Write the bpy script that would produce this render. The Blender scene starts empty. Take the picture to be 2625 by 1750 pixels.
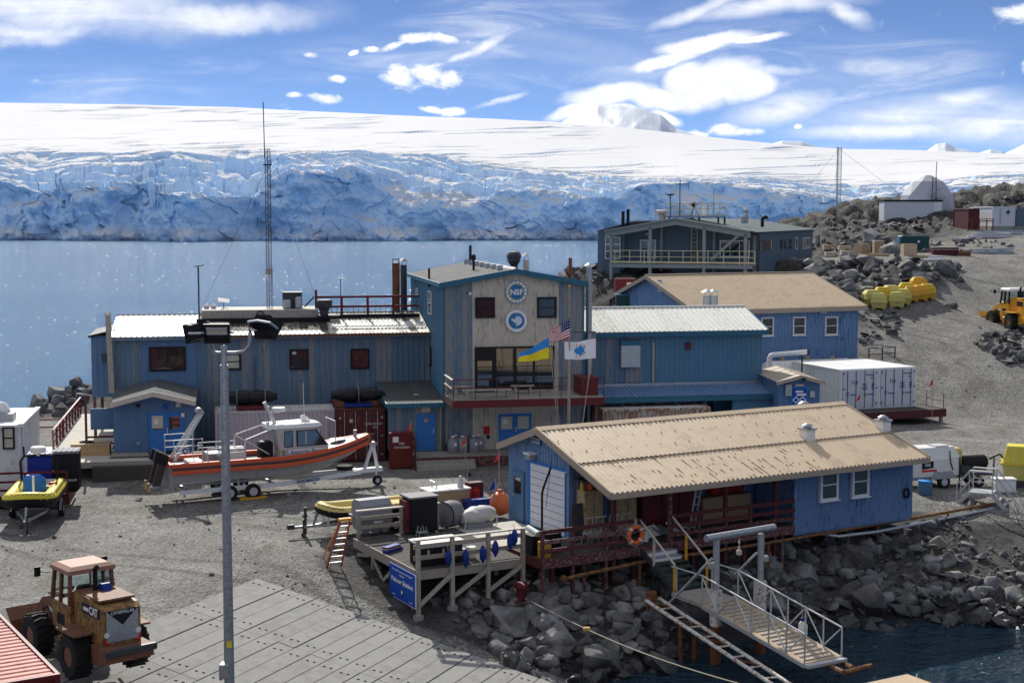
import bpy,bmesh,math,random
import numpy as np
from mathutils import Vector,Matrix,noise as mnoise
R = math.radians
C = bpy.context.scene.collection
random.seed(7)
rng = np.random.default_rng(7)

# ---------------------------------------------------------------- camera
F,V0,H = 3700.0,560.0,16.0          # focal length in photo pixels, horizon row, eye height above the sea
PITCH = math.atan((875 - V0) / F)
cam_d = bpy.data.cameras.new('camera'); cam = bpy.data.objects.new('camera',cam_d); C.objects.link(cam)
cam.location = (0,0,H); cam.rotation_euler = (math.pi / 2 - PITCH,0,0)
cam_d.sensor_width = 36; cam_d.lens = F / 2625 * 36; cam_d.clip_start = .5; cam_d.clip_end = 60000
sc = bpy.context.scene; sc.camera = cam
# ---------------------------------------------------------------- world, sun, exposure
SUN_AZ,SUN_EL = -15.0,35.0            # degrees left of the view axis, height
sc.view_settings.view_transform = 'Standard'; sc.view_settings.look = 'None'
sc.view_settings.exposure = 0.55; sc.view_settings.gamma = 1
sc.cycles.use_denoising = True
sc.cycles.max_bounces = 5; sc.cycles.adaptive_threshold = .02; sc.cycles.caustics_reflective = False; sc.cycles.caustics_refractive = False
S = Vector((math.sin(R(SUN_AZ)) * math.cos(R(SUN_EL)),math.cos(R(SUN_AZ)) * math.cos(R(SUN_EL)),math.sin(R(SUN_EL))))
sun_d = bpy.data.lights.new('sun','SUN'); sun = bpy.data.objects.new('sun',sun_d); C.objects.link(sun)
sun_d.energy = 3.7; sun_d.angle = R(.53); sun_d.color = (1,.955,.88)
sun.rotation_euler = S.to_track_quat('Z','Y').to_euler(); sun.location = (0,0,200)
w = bpy.data.worlds.new('World'); sc.world = w; w.use_nodes = True

class NG:
 """small node-tree helper"""
 def __init__(s,nt): s.nt = nt; s.n = nt.nodes; s.l = nt.links
 def add(s,t,**k):
  o = s.n.new(t)
  for a,b in k.items(): setattr(o,a,b)
  return o
 def put(s,sock,v):
  if isinstance(v,bpy.types.NodeSocket): s.l.new(v,sock)
  elif v is not None: sock.default_value = v
 def m(s,op,a,b=None,c=None,clamp=False):
  o = s.add('ShaderNodeMath',operation=op,use_clamp=clamp)
  for i,v in enumerate((a,b,c)):
   if v is not None: s.put(o.inputs[i],v)
  return o.outputs[0]
 def mix(s,f,a,b,mode='MIX'):
  o = s.add('ShaderNodeMix',data_type='RGBA',blend_type=mode)
  s.put(o.inputs[0],f); s.put(o.inputs[6],a); s.put(o.inputs[7],b); return o.outputs[2]
 def noise(s,vec,scale,detail=4,rough=.55,dist=0,out=0):
  o = s.add('ShaderNodeTexNoise'); s.put(o.inputs['Vector'],vec)
  o.inputs['Scale'].default_value = scale; o.inputs['Detail'].default_value = detail
  o.inputs['Roughness'].default_value = rough; o.inputs['Distortion'].default_value = dist
  return o.outputs[out]
 def ramp(s,f,a,b,lo=0.,hi=1.):
  o = s.add('ShaderNodeMapRange',interpolation_type='SMOOTHSTEP'); s.put(o.inputs[0],f)
  for i,v in zip((1,2,3,4),(a,b,lo,hi)): s.put(o.inputs[i],v)
  return o.outputs[0]
 def mapv(s,vec,scale=(1,1,1),loc=(0,0,0),rot=(0,0,0)):
  o = s.add('ShaderNodeMapping'); s.put(o.inputs[0],vec)
  o.inputs[1].default_value = loc; o.inputs[2].default_value = rot; o.inputs[3].default_value = scale
  return o.outputs[0]
 def xyz(s,x,y,z):
  o = s.add('ShaderNodeCombineXYZ')
  for i,v in enumerate((x,y,z)): s.put(o.inputs[i],v)
  return o.outputs[0]

def build_world():
 g = NG(w.node_tree); g.n.clear()
 sky = g.add('ShaderNodeTexSky',sky_type='NISHITA'); sky.sun_disc = False
 sky.sun_elevation = R(SUN_EL); sky.sun_rotation = R(SUN_AZ)
 sky.altitude = 0; sky.air_density = .36; sky.dust_density = 0; sky.ozone_density = 6
 tc = g.add('ShaderNodeTexCoord').outputs['Generated']
 sp = g.add('ShaderNodeSeparateXYZ'); g.put(sp.inputs[0],tc)
 x,y,z = sp.outputs
 az = g.m('MULTIPLY',g.m('ARCTAN2',x,y),1.0)          # azimuth and height angle of the direction, so clouds sit in the sky itself
 el = g.m('ARCSINE',z)
 p = g.xyz(az,el,0)
 wob = g.noise(p,16,5,.6,0,1)
 wv = g.add('ShaderNodeVectorMath',operation='SUBTRACT'); g.put(wv.inputs[0],wob); wv.inputs[1].default_value = (.5,.5,.5)
 def warped(amt):
  ws = g.add('ShaderNodeVectorMath',operation='MULTIPLY_ADD'); g.put(ws.inputs[0],wv.outputs[0])
  ws.inputs[1].default_value = (amt * 1.3,amt * .8,0); g.put(ws.inputs[2],p)
  return ws.outputs[0]
 ang = lambda u,v: (math.atan((u - 1312.5) / F),math.atan((V0 - v) / F))
 def blob(pv,u,v,ru,rv,rot=0.,soft=.35):
  a,e = ang(u,v)
  m = g.add('ShaderNodeMapping',vector_type='TEXTURE'); g.put(m.inputs[0],pv)
  m.inputs[1].default_value = (a,e,0); m.inputs[2].default_value = (0,0,R(rot)); m.inputs[3].default_value = (ru / F,rv / F,1)
  ln = g.add('ShaderNodeVectorMath',operation='LENGTH'); g.put(ln.inputs[0],m.outputs[0])
  return g.ramp(ln.outputs['Value'],1.0,1.0 - soft)
 def union(lst):
  o = lst[0]
  for b in lst[1:]: o = g.m('MAXIMUM',o,b)
  return o
 pw,ps = warped(.045),warped(.02)
 # puffy small clouds
 puffs = [(1075,106,78,16,6),(1145,108,55,15,-8),(1010,128,55,12,20),(960,136,26,9,0),(912,146,16,7,20),(1035,208,64,34,-4),(1100,196,74,32,0),(1150,205,40,32,0),
    (868,210,24,10,0),(802,152,26,10,0),(762,250,24,8,0),(832,258,44,15,-6),(1112,287,40,9,-8),(1160,292,44,14,0),(1845,338,58,18,0),(1905,344,52,13,0),
    (2595,74,70,24,0),(2630,200,40,28,0),(1780,350,46,12,0),(2040,332,16,8,0)]
 A = union([blob(p,q[0],q[1],q[2] * 1.45,q[3] * 1.6,q[4],1.) for q in puffs])
 # smooth lens-shaped clouds over the mountain
 lens = [(1830,218,150,78,14),(1900,225,105,62,6),(1760,205,90,60,25),(1560,250,165,36,6),(1700,262,160,40,-4),(1700,162,150,26,14),(1800,122,190,30,7),(1880,118,170,14,3),
   (1480,285,110,26,20),(1560,288,130,18,-5),(1700,305,60,18,-20)]
 B = union([blob(ps,q[0],q[1],q[2] * 1.15,q[3] * 1.2,q[4],.9) for q in lens])
 veil = [(1960,38,310,34,3),(1780,40,180,26,20),(2160,60,90,30,-30),(1245,125,110,20,24),(1180,150,70,16,20),(2360,300,330,66,4),(2560,330,330,80,0),(2250,350,330,34,0),(2440,270,170,34,4),
   (2000,290,200,60,10),(1900,190,260,20,-2),(1290,262,100,12,18)]
 D = union([blob(ps,*q,soft=.95) for q in veil])
 n1 = g.noise(g.mapv(p,(5,30,1),rot=(0,0,R(4))),1.6,7,.62,1.2)
 n2 = g.noise(g.mapv(p,(3,12,1),loc=(3,1,0),rot=(0,0,R(7))),1.0,4,.55,.6)
 cir = g.m('MULTIPLY',g.ramp(n1,.36,.74),g.ramp(n2,.45,.70))
 big = union([blob(pw,120,40,620,110,-2,.9),blob(pw,560,60,380,60,3,.9),blob(pw,60,110,400,40,4,.9)])
 cir2 = g.m('MULTIPLY',big,g.ramp(n1,.22,.62,.35,1.0))
 faint = g.m('MULTIPLY',g.ramp(n2,.5,.8),.35)
 n3 = g.noise(g.mapv(p,(1,1.5,1)),55,8,.64,.4); n4 = g.noise(g.mapv(p,(1,2.6,1),rot=(0,0,R(-12))),14,5,.6,.8)
 A = g.ramp(g.m('ADD',A,g.m('MULTIPLY',g.m('SUBTRACT',n3,.5),2.0)),.22,.95)
 B = g.ramp(g.m('ADD',B,g.m('MULTIPLY',g.m('SUBTRACT',n4,.5),.6)),.08,.78)
 veilA = g.m('MULTIPLY',D,g.ramp(n1,.2,.62,.45,1))
 dens = g.m('MAXIMUM',g.m('MAXIMUM',A,g.m('MULTIPLY',B,.93)),g.m('MAXIMUM',g.m('MULTIPLY',veilA,.85),g.m('MAXIMUM',g.m('MULTIPLY',cir2,.8),g.m('MAXIMUM',g.m('MULTIPLY',cir,.7),faint))))
 fill_cloud = g.m('MULTIPLY',g.m('MULTIPLY',g.ramp(g.noise(g.mapv(tc,(1.6,1.6,3.2)),1.5,4,.58,.4),.33,.58),g.ramp(el,.155,.34)),.6)   # cloud added just above the view to raise the fill light
 dens = g.m('MAXIMUM',dens,fill_cloud)
 dens = g.m('MULTIPLY',dens,g.ramp(el,-.01,.01))
 cloudc = g.mix(g.ramp(n3,.3,.7),(9.4,9.8,10.6,1),(11.6,11.8,12.2,1))
 hs = g.add('ShaderNodeHueSaturation'); hs.inputs['Saturation'].default_value = .95; hs.inputs['Hue'].default_value = .502; hs.inputs['Value'].default_value = 1.0
 g.put(hs.inputs['Color'],sky.outputs[0])
 col = g.mix(dens,hs.outputs[0],cloudc)
 bg = g.add('ShaderNodeBackground'); g.put(bg.inputs[0],col); bg.inputs[1].default_value = .07
 out = g.add('ShaderNodeOutputWorld'); g.put(out.inputs[0],bg.outputs[0])
build_world()
w.cycles.sampling_method = 'MANUAL'; w.cycles.sample_map_resolution = 256

# ---------------------------------------------------------------- surveying: photo pixel -> point in the place
CP,SP = math.cos(PITCH),math.sin(PITCH)
def ray(u,v):
 cx,cy = (u - 1312.5) / F,(875 - v) / F
 return Vector((cx,CP + cy * SP,-SP + cy * CP))
def at(u,v,Y=None,z=None):
 d = ray(u,v); t = Y / d.y if Y is not None else (z - H) / d.z
 return Vector((0,0,H)) + d * t
def zoomer(X0,Y0,k=660 / 2352): return lambda a,b: (X0 + a * k,Y0 + b * k)
zA,zB,zC,zD = zoomer(200,760),zoomer(860,640),zoomer(1480,480),zoomer(1965,400)
zE,zF,zG,zH = zoomer(1480,780),zoomer(1965,860),zoomer(0,980),zoomer(380,980)
zI,zJ,zK,zL = zoomer(0,1310),zoomer(720,1200),zoomer(1280,1060),zoomer(1600,1310)
zM,zN,zO,zP = zoomer(1965,1120),zoomer(1100,1310),zoomer(440,640),zoomer(840,960)
class Frame:
 """local frame of a building: x along its front to the right, y into it, z up"""
 def __init__(s,o,th): s.o = Vector((o[0],o[1],0)); s.th = R(th); s.ax = Vector((math.cos(s.th),math.sin(s.th),0)); s.ay = Vector((-math.sin(s.th),math.cos(s.th),0))
 def y(s,u,v,y=0):                # on the plane y = const -> (x, z)
  d = ray(u,v); e = Vector((0,0,H)); t = (y - (e - s.o).dot(s.ay)) / d.dot(s.ay); p = e + d * t
  return (p - s.o).dot(s.ax),p.z
 def x(s,u,v,x=0):
  d = ray(u,v); e = Vector((0,0,H)); t = (x - (e - s.o).dot(s.ax)) / d.dot(s.ax); p = e + d * t
  return (p - s.o).dot(s.ay),p.z
 def z(s,u,v,z):
  p = at(u,v,z=z) - s.o
  return p.dot(s.ax),p.dot(s.ay)
 def w(s,x,y,z=0): p = s.o + s.ax * x + s.ay * y; return Vector((p.x,p.y,z))

# ---------------------------------------------------------------- mesh builder
class B:
 def __init__(s): s.v = []; s.f = []; s.mi = []; s.k = 0
 def slot(s,k): s.k = k; return s
 def add(s,vs,fs):
  o = len(s.v); s.v += [tuple(p) for p in vs]; s.f += [tuple(i + o for i in f) for f in fs]; s.mi += [s.k] * len(fs); return s
 def box(s,x0,x1,y0,y1,z0,z1):
  return s.add([(x0,y0,z0),(x1,y0,z0),(x1,y1,z0),(x0,y1,z0),(x0,y0,z1),(x1,y0,z1),(x1,y1,z1),(x0,y1,z1)],
      [(3,2,1,0),(4,5,6,7),(0,1,5,4),(1,2,6,5),(2,3,7,6),(3,0,4,7)])
 def cbox(s,x0,x1,y0,y1,z0,z1,c):      # box with chamfered edges
  X = (x0,x0 + c,x1 - c,x1); bm = bmesh.new()
  for x in (x0,x1):
   for y in (y0,y1):
    for z in (z0,z1):
     sx = c if x == x0 else -c; sy = c if y == y0 else -c; sz = c if z == z0 else -c
     bm.verts.new((x,y + sy,z + sz)); bm.verts.new((x + sx,y,z + sz)); bm.verts.new((x + sx,y + sy,z))
  bmesh.ops.convex_hull(bm,input=bm.verts); bm.verts.index_update()
  s.add([v.co[:] for v in bm.verts],[[v.index for v in f.verts] for f in bm.faces]); bm.free(); return s
 def beam(s,p,q,w,h=None):
  p,q = Vector(p),Vector(q); h = h or w; d = (q - p)
  if d.length < 1e-6: return s
  d.normalize(); up = Vector((0,0,1)) if abs(d.z) < .99 else Vector((0,1,0))
  a = d.cross(up).normalized() * (w / 2); b = a.cross(d).normalized() * (h / 2)
  return s.add([p - a - b,p + a - b,p + a + b,p - a + b,q - a - b,q + a - b,q + a + b,q - a + b],
      [(0,1,2,3),(7,6,5,4),(0,4,5,1),(1,5,6,2),(2,6,7,3),(3,7,4,0)])
 def cyl(s,p,q,r,n=10,r2=None,caps=True):
  p,q = Vector(p),Vector(q); d = (q - p).normalized(); r2 = r if r2 is None else r2
  up = Vector((0,0,1)) if abs(d.z) < .95 else Vector((1,0,0)); a = d.cross(up).normalized(); b = d.cross(a)
  vs = [p + (a * math.cos(t) + b * math.sin(t)) * r for t in [2 * math.pi * i / n for i in range(n)]]
  vs += [q + (a * math.cos(t) + b * math.sin(t)) * r2 for t in [2 * math.pi * i / n for i in range(n)]]
  fs = [(i,i + n,(i + 1) % n + n,(i + 1) % n) for i in range(n)]
  if caps: fs += [tuple(range(n)),tuple(range(2 * n - 1,n - 1,-1))]
  return s.add(vs,fs)
 def tube(s,path,r,n=8,closed=False):
  P = [Vector(p) for p in path]; m = len(P); rs = r if isinstance(r,(list,tuple)) else [r] * m; vs = []; pa = None
  for i in range(m):
   d = (P[(i + 1) % m] - P[i - 1]) if closed else (P[min(i + 1,m - 1)] - P[max(i - 1,0)])
   d.normalize(); up = Vector((0,0,1)) if abs(d.z) < .9 else Vector((0,1,0))
   a = d.cross(up).normalized() if pa is None else (pa - d * pa.dot(d)).normalized(); pa = a; b = d.cross(a)
   vs += [P[i] + (a * math.cos(2 * math.pi * j / n) + b * math.sin(2 * math.pi * j / n)) * rs[i] for j in range(n)]
  fs = [(i * n + j,((i + 1) % m) * n + j,((i + 1) % m) * n + (j + 1) % n,i * n + (j + 1) % n) for i in range(m if closed else m - 1) for j in range(n)]
  if not closed: fs += [tuple(range(n)),tuple(range(m * n - 1,(m - 1) * n - 1,-1))]
  return s.add(vs,fs)
 def lathe(s,prof,n=16,c=(0,0,0),axis='z',caps=True):
  vs = []
  for r,h in prof:
   for j in range(n):
    t = 2 * math.pi * j / n; p = (r * math.cos(t),r * math.sin(t),h)
    if axis == 'x': p = (p[2],p[0],p[1])
    if axis == 'y': p = (p[0],p[2],p[1])
    vs.append((p[0] + c[0],p[1] + c[1],p[2] + c[2]))
  m = len(prof); fs = [(i * n + j,i * n + (j + 1) % n,(i + 1) * n + (j + 1) % n,(i + 1) * n + j) for i in range(m - 1) for j in range(n)]
  if caps: fs += [tuple(range(n - 1,-1,-1)),tuple(range((m - 1) * n,m * n))]
  return s.add(vs,fs)
 def prism(s,pts,a,b,axis='y'):           # polygon extruded: axis y -> pts are (x,z); x -> (y,z); z -> (x,y)
  n = len(pts)
  mk = {'y': lambda p,t: (p[0],t,p[1]),'x': lambda p,t: (t,p[0],p[1]),'z': lambda p,t: (p[0],p[1],t)}[axis]
  vs = [mk(p,a) for p in pts] + [mk(p,b) for p in pts]
  return s.add(vs,[tuple(range(n)),tuple(range(2 * n - 1,n - 1,-1))] + [(i,i + n,(i + 1) % n + n,(i + 1) % n) for i in range(n)])
 def loft(s,rings,cap=True,closed=True):
  n = len(rings[0]); vs = [p for r in rings for p in r]; fs = []
  for i in range(len(rings) - 1):
   for j in range(n if closed else n - 1):
    fs.append((i * n + j,i * n + (j + 1) % n,(i + 1) * n + (j + 1) % n,(i + 1) * n + j))
  if cap and closed: fs += [tuple(range(n - 1,-1,-1)),tuple(range((len(rings) - 1) * n,len(rings) * n))]
  return s.add(vs,fs)
 def mesh(s,name,mats,smooth=False):
  me = bpy.data.meshes.new(name); me.from_pydata(s.v,[],s.f)
  for m in (mats if isinstance(mats,(list,tuple)) else [mats]): me.materials.append(MT(m))
  if any(s.mi): me.polygons.foreach_set('material_index',s.mi)
  bm = bmesh.new(); bm.from_mesh(me); bmesh.ops.recalc_face_normals(bm,faces=bm.faces); bm.to_mesh(me); bm.free()
  if smooth:
   me.polygons.foreach_set('use_smooth',[True] * len(me.polygons))
   try: me.set_sharp_from_angle(angle=R(38))
   except Exception: pass
  return me
 def make(s,name,mats,parent=None,loc=None,rot=None,smooth=False):
  return link(name,s.mesh(name,mats,smooth),parent,loc,rot)
def link(name,me,parent=None,loc=None,rot=None):
 o = bpy.data.objects.new(name,me); C.objects.link(o)
 if parent is not None: o.parent = parent
 if loc is not None: o.location = loc
 if rot is not None: o.rotation_euler = rot
 return o
def thing(name,label,cat,loc=(0,0,0),rz=0,group=None):
 o = bpy.data.objects.new(name,None); C.objects.link(o); o.location = loc; o.rotation_euler = (0,0,rz)
 return tag(o,label,cat,group)
def tag(o,label,cat=None,group=None,kind=None):
 o['label'] = label
 if cat: o['category'] = cat
 if group: o['group'] = group
 if kind: o['kind'] = kind
 return o
def struct(o,label=None): o['kind'] = 'structure'; (label and o.__setitem__('label',label)); return o
def copy_tree(o,parent=None):
 c = o.copy(); C.objects.link(c); c.parent = parent
 for ch in list(o.children): copy_tree(ch,c)
 return c
def bx(par,name,mat,x0,x1,y0,y1,z0,z1,c=0,**k):
 b = B(); (b.cbox(x0,x1,y0,y1,z0,z1,c) if c else b.box(x0,x1,y0,y1,z0,z1)); return b.make(name,mat,par,**k)
def beam(par,name,mat,p,q,w,h=None): return B().beam(p,q,w,h).make(name,mat,par)
def rod(par,name,mat,p,q,r,n=8,r2=None): return B().cyl(p,q,r,n,r2).make(name,mat,par,smooth=True)
def tube(par,name,mat,path,r,n=8,closed=False): return B().tube(path,r,n,closed).make(name,mat,par,smooth=True)
def ngon(par,name,mat,pts,y0,y1,**k): return B().prism(pts,y0,y1,'y').make(name,mat,par,**k)
_font = {}
def text(par,name,s,mat,loc,size,rot=(R(90),0,0),align='CENTER',sx=1.,ext=.004,bold=0.):
 cu = bpy.data.curves.new('lettering','FONT'); cu.body = s; cu.size = size; cu.align_x = align; cu.align_y = 'CENTER'; cu.extrude = ext; cu.resolution_u = 2
 cu.offset = bold
 o = bpy.data.objects.new('lettering',cu); me = bpy.data.meshes.new_from_object(o); bpy.data.objects.remove(o); bpy.data.curves.remove(cu)
 me.materials.clear(); me.materials.append(MT(mat))
 t = link(name,me,par,loc,rot); t.scale = (sx,1,1); return t

# ---------------------------------------------------------------- materials
_M = {}
def MT(m): return m if not isinstance(m,str) else _M[m]
def mat(name,col,rough=.6,metal=0.,var=.12,scale=3.,stretch=(1,1,1),col2=None,wear=.5,bump=0.,bscale=40.,rnd=0.,spec=.2,gen=False,edge=(.42,.62)):
 """painted or plain surface: base colour varied by noise, worn to col2 in patches, each object a little different (rnd)"""
 m = bpy.data.materials.new(name); m.use_nodes = True; g = NG(m.node_tree); p = g.n['Principled BSDF']
 tc = g.add('ShaderNodeTexCoord').outputs['Object']
 oi = g.add('ShaderNodeObjectInfo').outputs['Random']
 off = g.xyz(g.m('MULTIPLY',oi,37.),g.m('MULTIPLY',oi,91.),g.m('MULTIPLY',oi,13.))
 ad = g.add('ShaderNodeVectorMath',operation='ADD'); g.put(ad.inputs[0],tc); g.put(ad.inputs[1],off); vec = ad.outputs[0]
 n = g.noise(g.mapv(vec,stretch),scale,5,.6)
 c = g.mix(n,tuple(x * (1 - var) for x in col) + (1,),tuple(min(1,x * (1 + var)) for x in col) + (1,))
 if col2:
  n2 = g.noise(g.mapv(vec,stretch,loc=(5,3,1)),scale * 2.3,7,.68)
  f = g.ramp(g.m('ADD',n2,g.m('MULTIPLY',g.m('SUBTRACT',oi,.5),rnd)),edge[0] + (.5 - wear) * .3,edge[1] + (.5 - wear) * .3)
  c = g.mix(f,c,tuple(col2) + (1,))
 elif rnd:
  c = g.mix(1.0,c,g.xyz(*[g.m('ADD',g.m('MULTIPLY',oi,rnd),1 - rnd / 2)] * 3),'MULTIPLY')
 g.put(p.inputs['Base Color'],c); p.inputs['Roughness'].default_value = rough; p.inputs['Metallic'].default_value = metal
 p.inputs['Specular IOR Level'].default_value = spec
 if bump:
  b = g.add('ShaderNodeBump'); b.inputs['Strength'].default_value = min(1,bump); b.inputs['Distance'].default_value = .02
  g.put(b.inputs['Height'],g.noise(vec,bscale,5,.65)); g.put(p.inputs['Normal'],b.outputs[0])
 _M[name] = m; return m
def glass_mat(name,col=(.02,.025,.03),rough=.04):
 m = bpy.data.materials.new(name); m.use_nodes = True; g = NG(m.node_tree); p = g.n['Principled BSDF']
 tc = g.add('ShaderNodeTexCoord').outputs['Object']
 p.inputs['Base Color'].default_value = col + (1,); p.inputs['Roughness'].default_value = rough; p.inputs['Specular IOR Level'].default_value = .9; p.inputs['IOR'].default_value = 1.6
 b = g.add('ShaderNodeBump'); b.inputs['Strength'].default_value = .02; b.inputs['Distance'].default_value = .05; g.put(b.inputs['Height'],g.noise(tc,1.5,2)); g.put(p.inputs['Normal'],b.outputs[0])
 _M[name] = m
def clear_mat(name,tint=(.75,.85,.85)):
 m = bpy.data.materials.new(name); m.use_nodes = True; g = NG(m.node_tree); g.n.clear()
 t = g.add('ShaderNodeBsdfTransparent'); t.inputs[0].default_value = tint + (1,); gl = g.add('ShaderNodeBsdfGlossy'); gl.inputs['Roughness'].default_value = .03
 fr = g.add('ShaderNodeFresnel'); fr.inputs[0].default_value = 1.5; mx = g.add('ShaderNodeMixShader'); g.put(mx.inputs[0],fr.outputs[0]); g.put(mx.inputs[1],t.outputs[0]); g.put(mx.inputs[2],gl.outputs[0])
 o = g.add('ShaderNodeOutputMaterial'); g.put(o.inputs[0],mx.outputs[0]); _M[name] = m
mat('slate_panel',(.115,.185,.255),.55,0,.25,2.,(3,3,.35),(.25,.245,.24),.36,.1,30,rnd=.4)      # weathered station cladding
mat('teal_panel',(.09,.205,.31),.5,0,.15,2.,(3,3,.4),(.13,.19,.22),.15,rnd=.2)
mat('teal_trim',(.035,.13,.20),.5,0,.15)
mat('beige_panel',(.55,.49,.40),.6,0,.08,1.5,(2,2,.5),(.30,.27,.22),.25,rnd=.1)
mat('entry_blue',(.10,.185,.32),.5,0,.1,2.,(2,2,.5),rnd=.08)
mat('royal_panel',(.16,.265,.44),.45,0,.12,1.5,(2,2,.5),(.06,.12,.25),.25,rnd=.08)
mat('lab_panel',(.10,.145,.19),.5,0,.12,1.5,(2,2,.4),rnd=.1)
mat('door_blue',(.04,.18,.50),.4,0,.08,rnd=.05)
mat('white_roof',(.72,.72,.66),.35,0,.05,1.2,(2,2,2),(.42,.40,.34),.25,rnd=.12)
mat('rust_roof',(.62,.60,.50),.45,0,.1,1.4,(1,1,1),(.10,.075,.055),.42,rnd=.25)
mat('soot_roof',(.055,.047,.042),.8,0,.3,1.4,(1,1,1),(.36,.33,.27),.2,rnd=.2)
mat('dark_roof',(.11,.12,.125),.6,0,.15,1.4,(1,1,1),(.22,.22,.21),.3,rnd=.1)
mat('grey_roof',(.085,.09,.09),.8,0,.12,1.2,(1,1,1),(.125,.13,.13),.4,rnd=.12)
mat('tan_roof',(.60,.475,.325),.45,0,.05,.8,(1,1,1),(.48,.37,.26),.3,rnd=.08)
mat('tan_trim',(.40,.325,.25),.55,0,.06)
mat('cream_trim',(.55,.49,.42),.55,0,.06)
mat('lab_roof',(.10,.125,.125),.6,0,.12,1.,(1,1,1),(.15,.175,.17),.3,rnd=.05)
mat('lab_steel',(.25,.29,.30),.5,0,.1)
mat('yellow_rail',(.62,.56,.33),.5,0,.1)
mat('white_paint',(.78,.78,.76),.4,0,.05,2.,(1,1,1),(.5,.45,.38),.05)
mat('dirty_white',(.72,.71,.67),.45,0,.06,1.5,(1,1,.5),(.42,.33,.24),.12)
mat('black_frame',(.012,.011,.013),.4)
mat('white_frame',(.72,.73,.74),.4,0,.04)
glass_mat('glass')
clear_mat('clear_glass')
mat('paper',(.75,.75,.72),.8,0,.04)
mat('blind',(.52,.50,.40),.7,0,.1,4)
mat('red_wood',(.095,.026,.028),.65,0,.2,5.,(1,1,1),(.24,.18,.17),.12,.2,60,rnd=.25)
mat('rail_red',(.13,.022,.028),.55,0,.2,5.,rnd=.15)
mat('deck_wood',(.36,.33,.29),.8,0,.2,4.,(1,1,1),(.25,.22,.19),.4,.2,60,rnd=.3)
mat('deck_pale',(.55,.52,.46),.8,0,.12,4.,(1,1,1),(.40,.37,.32),.3,.2,60,rnd=.2)
mat('deck_mat',(.075,.068,.066),.9,0,.25,3.,(1,1,1),(.12,.11,.10),.4,.3,90,rnd=.2)
mat('timber',(.31,.27,.22),.8,0,.22,4.,(1,1,1),(.42,.38,.32),.4,.2,50,rnd=.25)
mat('pine',(.46,.30,.16),.7,0,.15,3.,rnd=.15)
mat('galv',(.42,.44,.45),.42,.55,.12,6.,(1,1,1),(.30,.31,.32),.4,rnd=.1)
mat('alloy',(.56,.57,.57),.38,.5,.08,3.,rnd=.05)
mat('steel_dark',(.06,.062,.068),.5,.3,.15,rnd=.1)
mat('black',(.012,.012,.014),.55,0,.2,rnd=.1)
mat('black_tarp',(.014,.015,.018),.42,0,.25,3.,bump=.3,bscale=6)
mat('rubber',(.018,.018,.019),.8,0,.2)
mat('rust',(.22,.085,.03),.85,0,.35,6.,(1,1,1),(.10,.05,.03),.5,.3,40)
mat('rust_pipe',(.34,.165,.055),.8,0,.35,4.,(1,1,1),(.09,.05,.035),.62,.3,40)
mat('rust_white',(.66,.65,.60),.6,0,.08,3.,(1,1,1),(.27,.12,.05),.35,.2,40)
mat('rust_striped',(.52,.50,.45),.6,0,.1,1.6,(2,2,.3),(.30,.13,.055),.62,.2,40)
mat('lilac_box',(.52,.46,.49),.55,0,.06,1.2,(2,2,.4),(.30,.22,.20),.1)
mat('maroon',(.085,.018,.022),.55,0,.2,2.,(2,2,.5),(.14,.055,.04),.35)
mat('red_box',(.13,.018,.016),.5,0,.12,2.)
mat('pink_roof',(.52,.20,.165),.6,0,.12,1.3,(1,1,1),(.24,.10,.07),.28)
mat('orange',(.62,.105,.045),.5,0,.1,3.,(1,1,1),(.50,.14,.08),.3)
mat('orange_bright',(.75,.16,.05),.5,0,.06)
mat('fender_grey',(.075,.055,.055),.6,0,.12)
mat('hull_grey',(.40,.40,.39),.42,.3,.08,1.5,(1,1,1),(.30,.30,.29),.3)
mat('cabin_grey',(.46,.45,.43),.45,.15,.04)
mat('rib_yellow',(.66,.55,.055),.5,0,.06,2.)
mat('rib_old',(.60,.47,.16),.55,0,.08,2.)
mat('tote_yellow',(.62,.46,.05),.55,0,.12,2.,rnd=.2)
mat('tote_pale',(.60,.53,.16),.55,0,.12,2.,rnd=.2)
mat('tote_amber',(.62,.34,.04),.55,0,.12,2.,rnd=.2)
mat('cat_yellow',(.33,.19,.06),.55,0,.2,2.5,(1,1,1),(.13,.07,.04),.52)
mat('cat_fresh',(.66,.33,.035),.45,0,.08,2.)
mat('cat_rust',(.19,.095,.06),.65,0,.2,2.,(1,1,1),(.16,.06,.035),.45)
mat('cat_roof',(.33,.18,.13),.6,0,.08,2.)
mat('cat_black',(.012,.013,.02),.5)
mat('blue_plastic',(.012,.03,.25),.4,0,.1)
mat('blue_bag',(.03,.16,.48),.45,0,.15,3.,bump=.3,bscale=8)
mat('navy_fender',(.012,.035,.20),.45,0,.1)
mat('sign_blue',(.012,.075,.42),.4,0,.04)
mat('tote_grey',(.25,.26,.28),.55,0,.06)
mat('tarp_grey',(.22,.22,.23),.7,0,.15,3.,bump=.3,bscale=8)
mat('bag_white',(.50,.49,.48),.6,0,.1,3.,bump=.3,bscale=8)
mat('concrete',(.285,.28,.265),.85,0,.08,.9,(1,1,1),(.235,.23,.215),.42,.25,60,rnd=.14)
mat('concrete_dark',(.20,.19,.18),.9,0,.15,2.)
mat('hole',(.008,.008,.008),1)
mat('barrel_grey',(.26,.27,.29),.45,.2,.08)
mat('flag_red',(.45,.02,.03),.7); mat('flag_white',(.75,.75,.77),.7); mat('flag_navy',(.02,.03,.14),.7)
mat('flag_blue',(.04,.25,.62),.7); mat('flag_yellow',(.80,.66,.02),.7); mat('flag_signal',(.62,.05,.04),.7); mat('flag_bluetip',(.015,.05,.40),.7)
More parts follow.
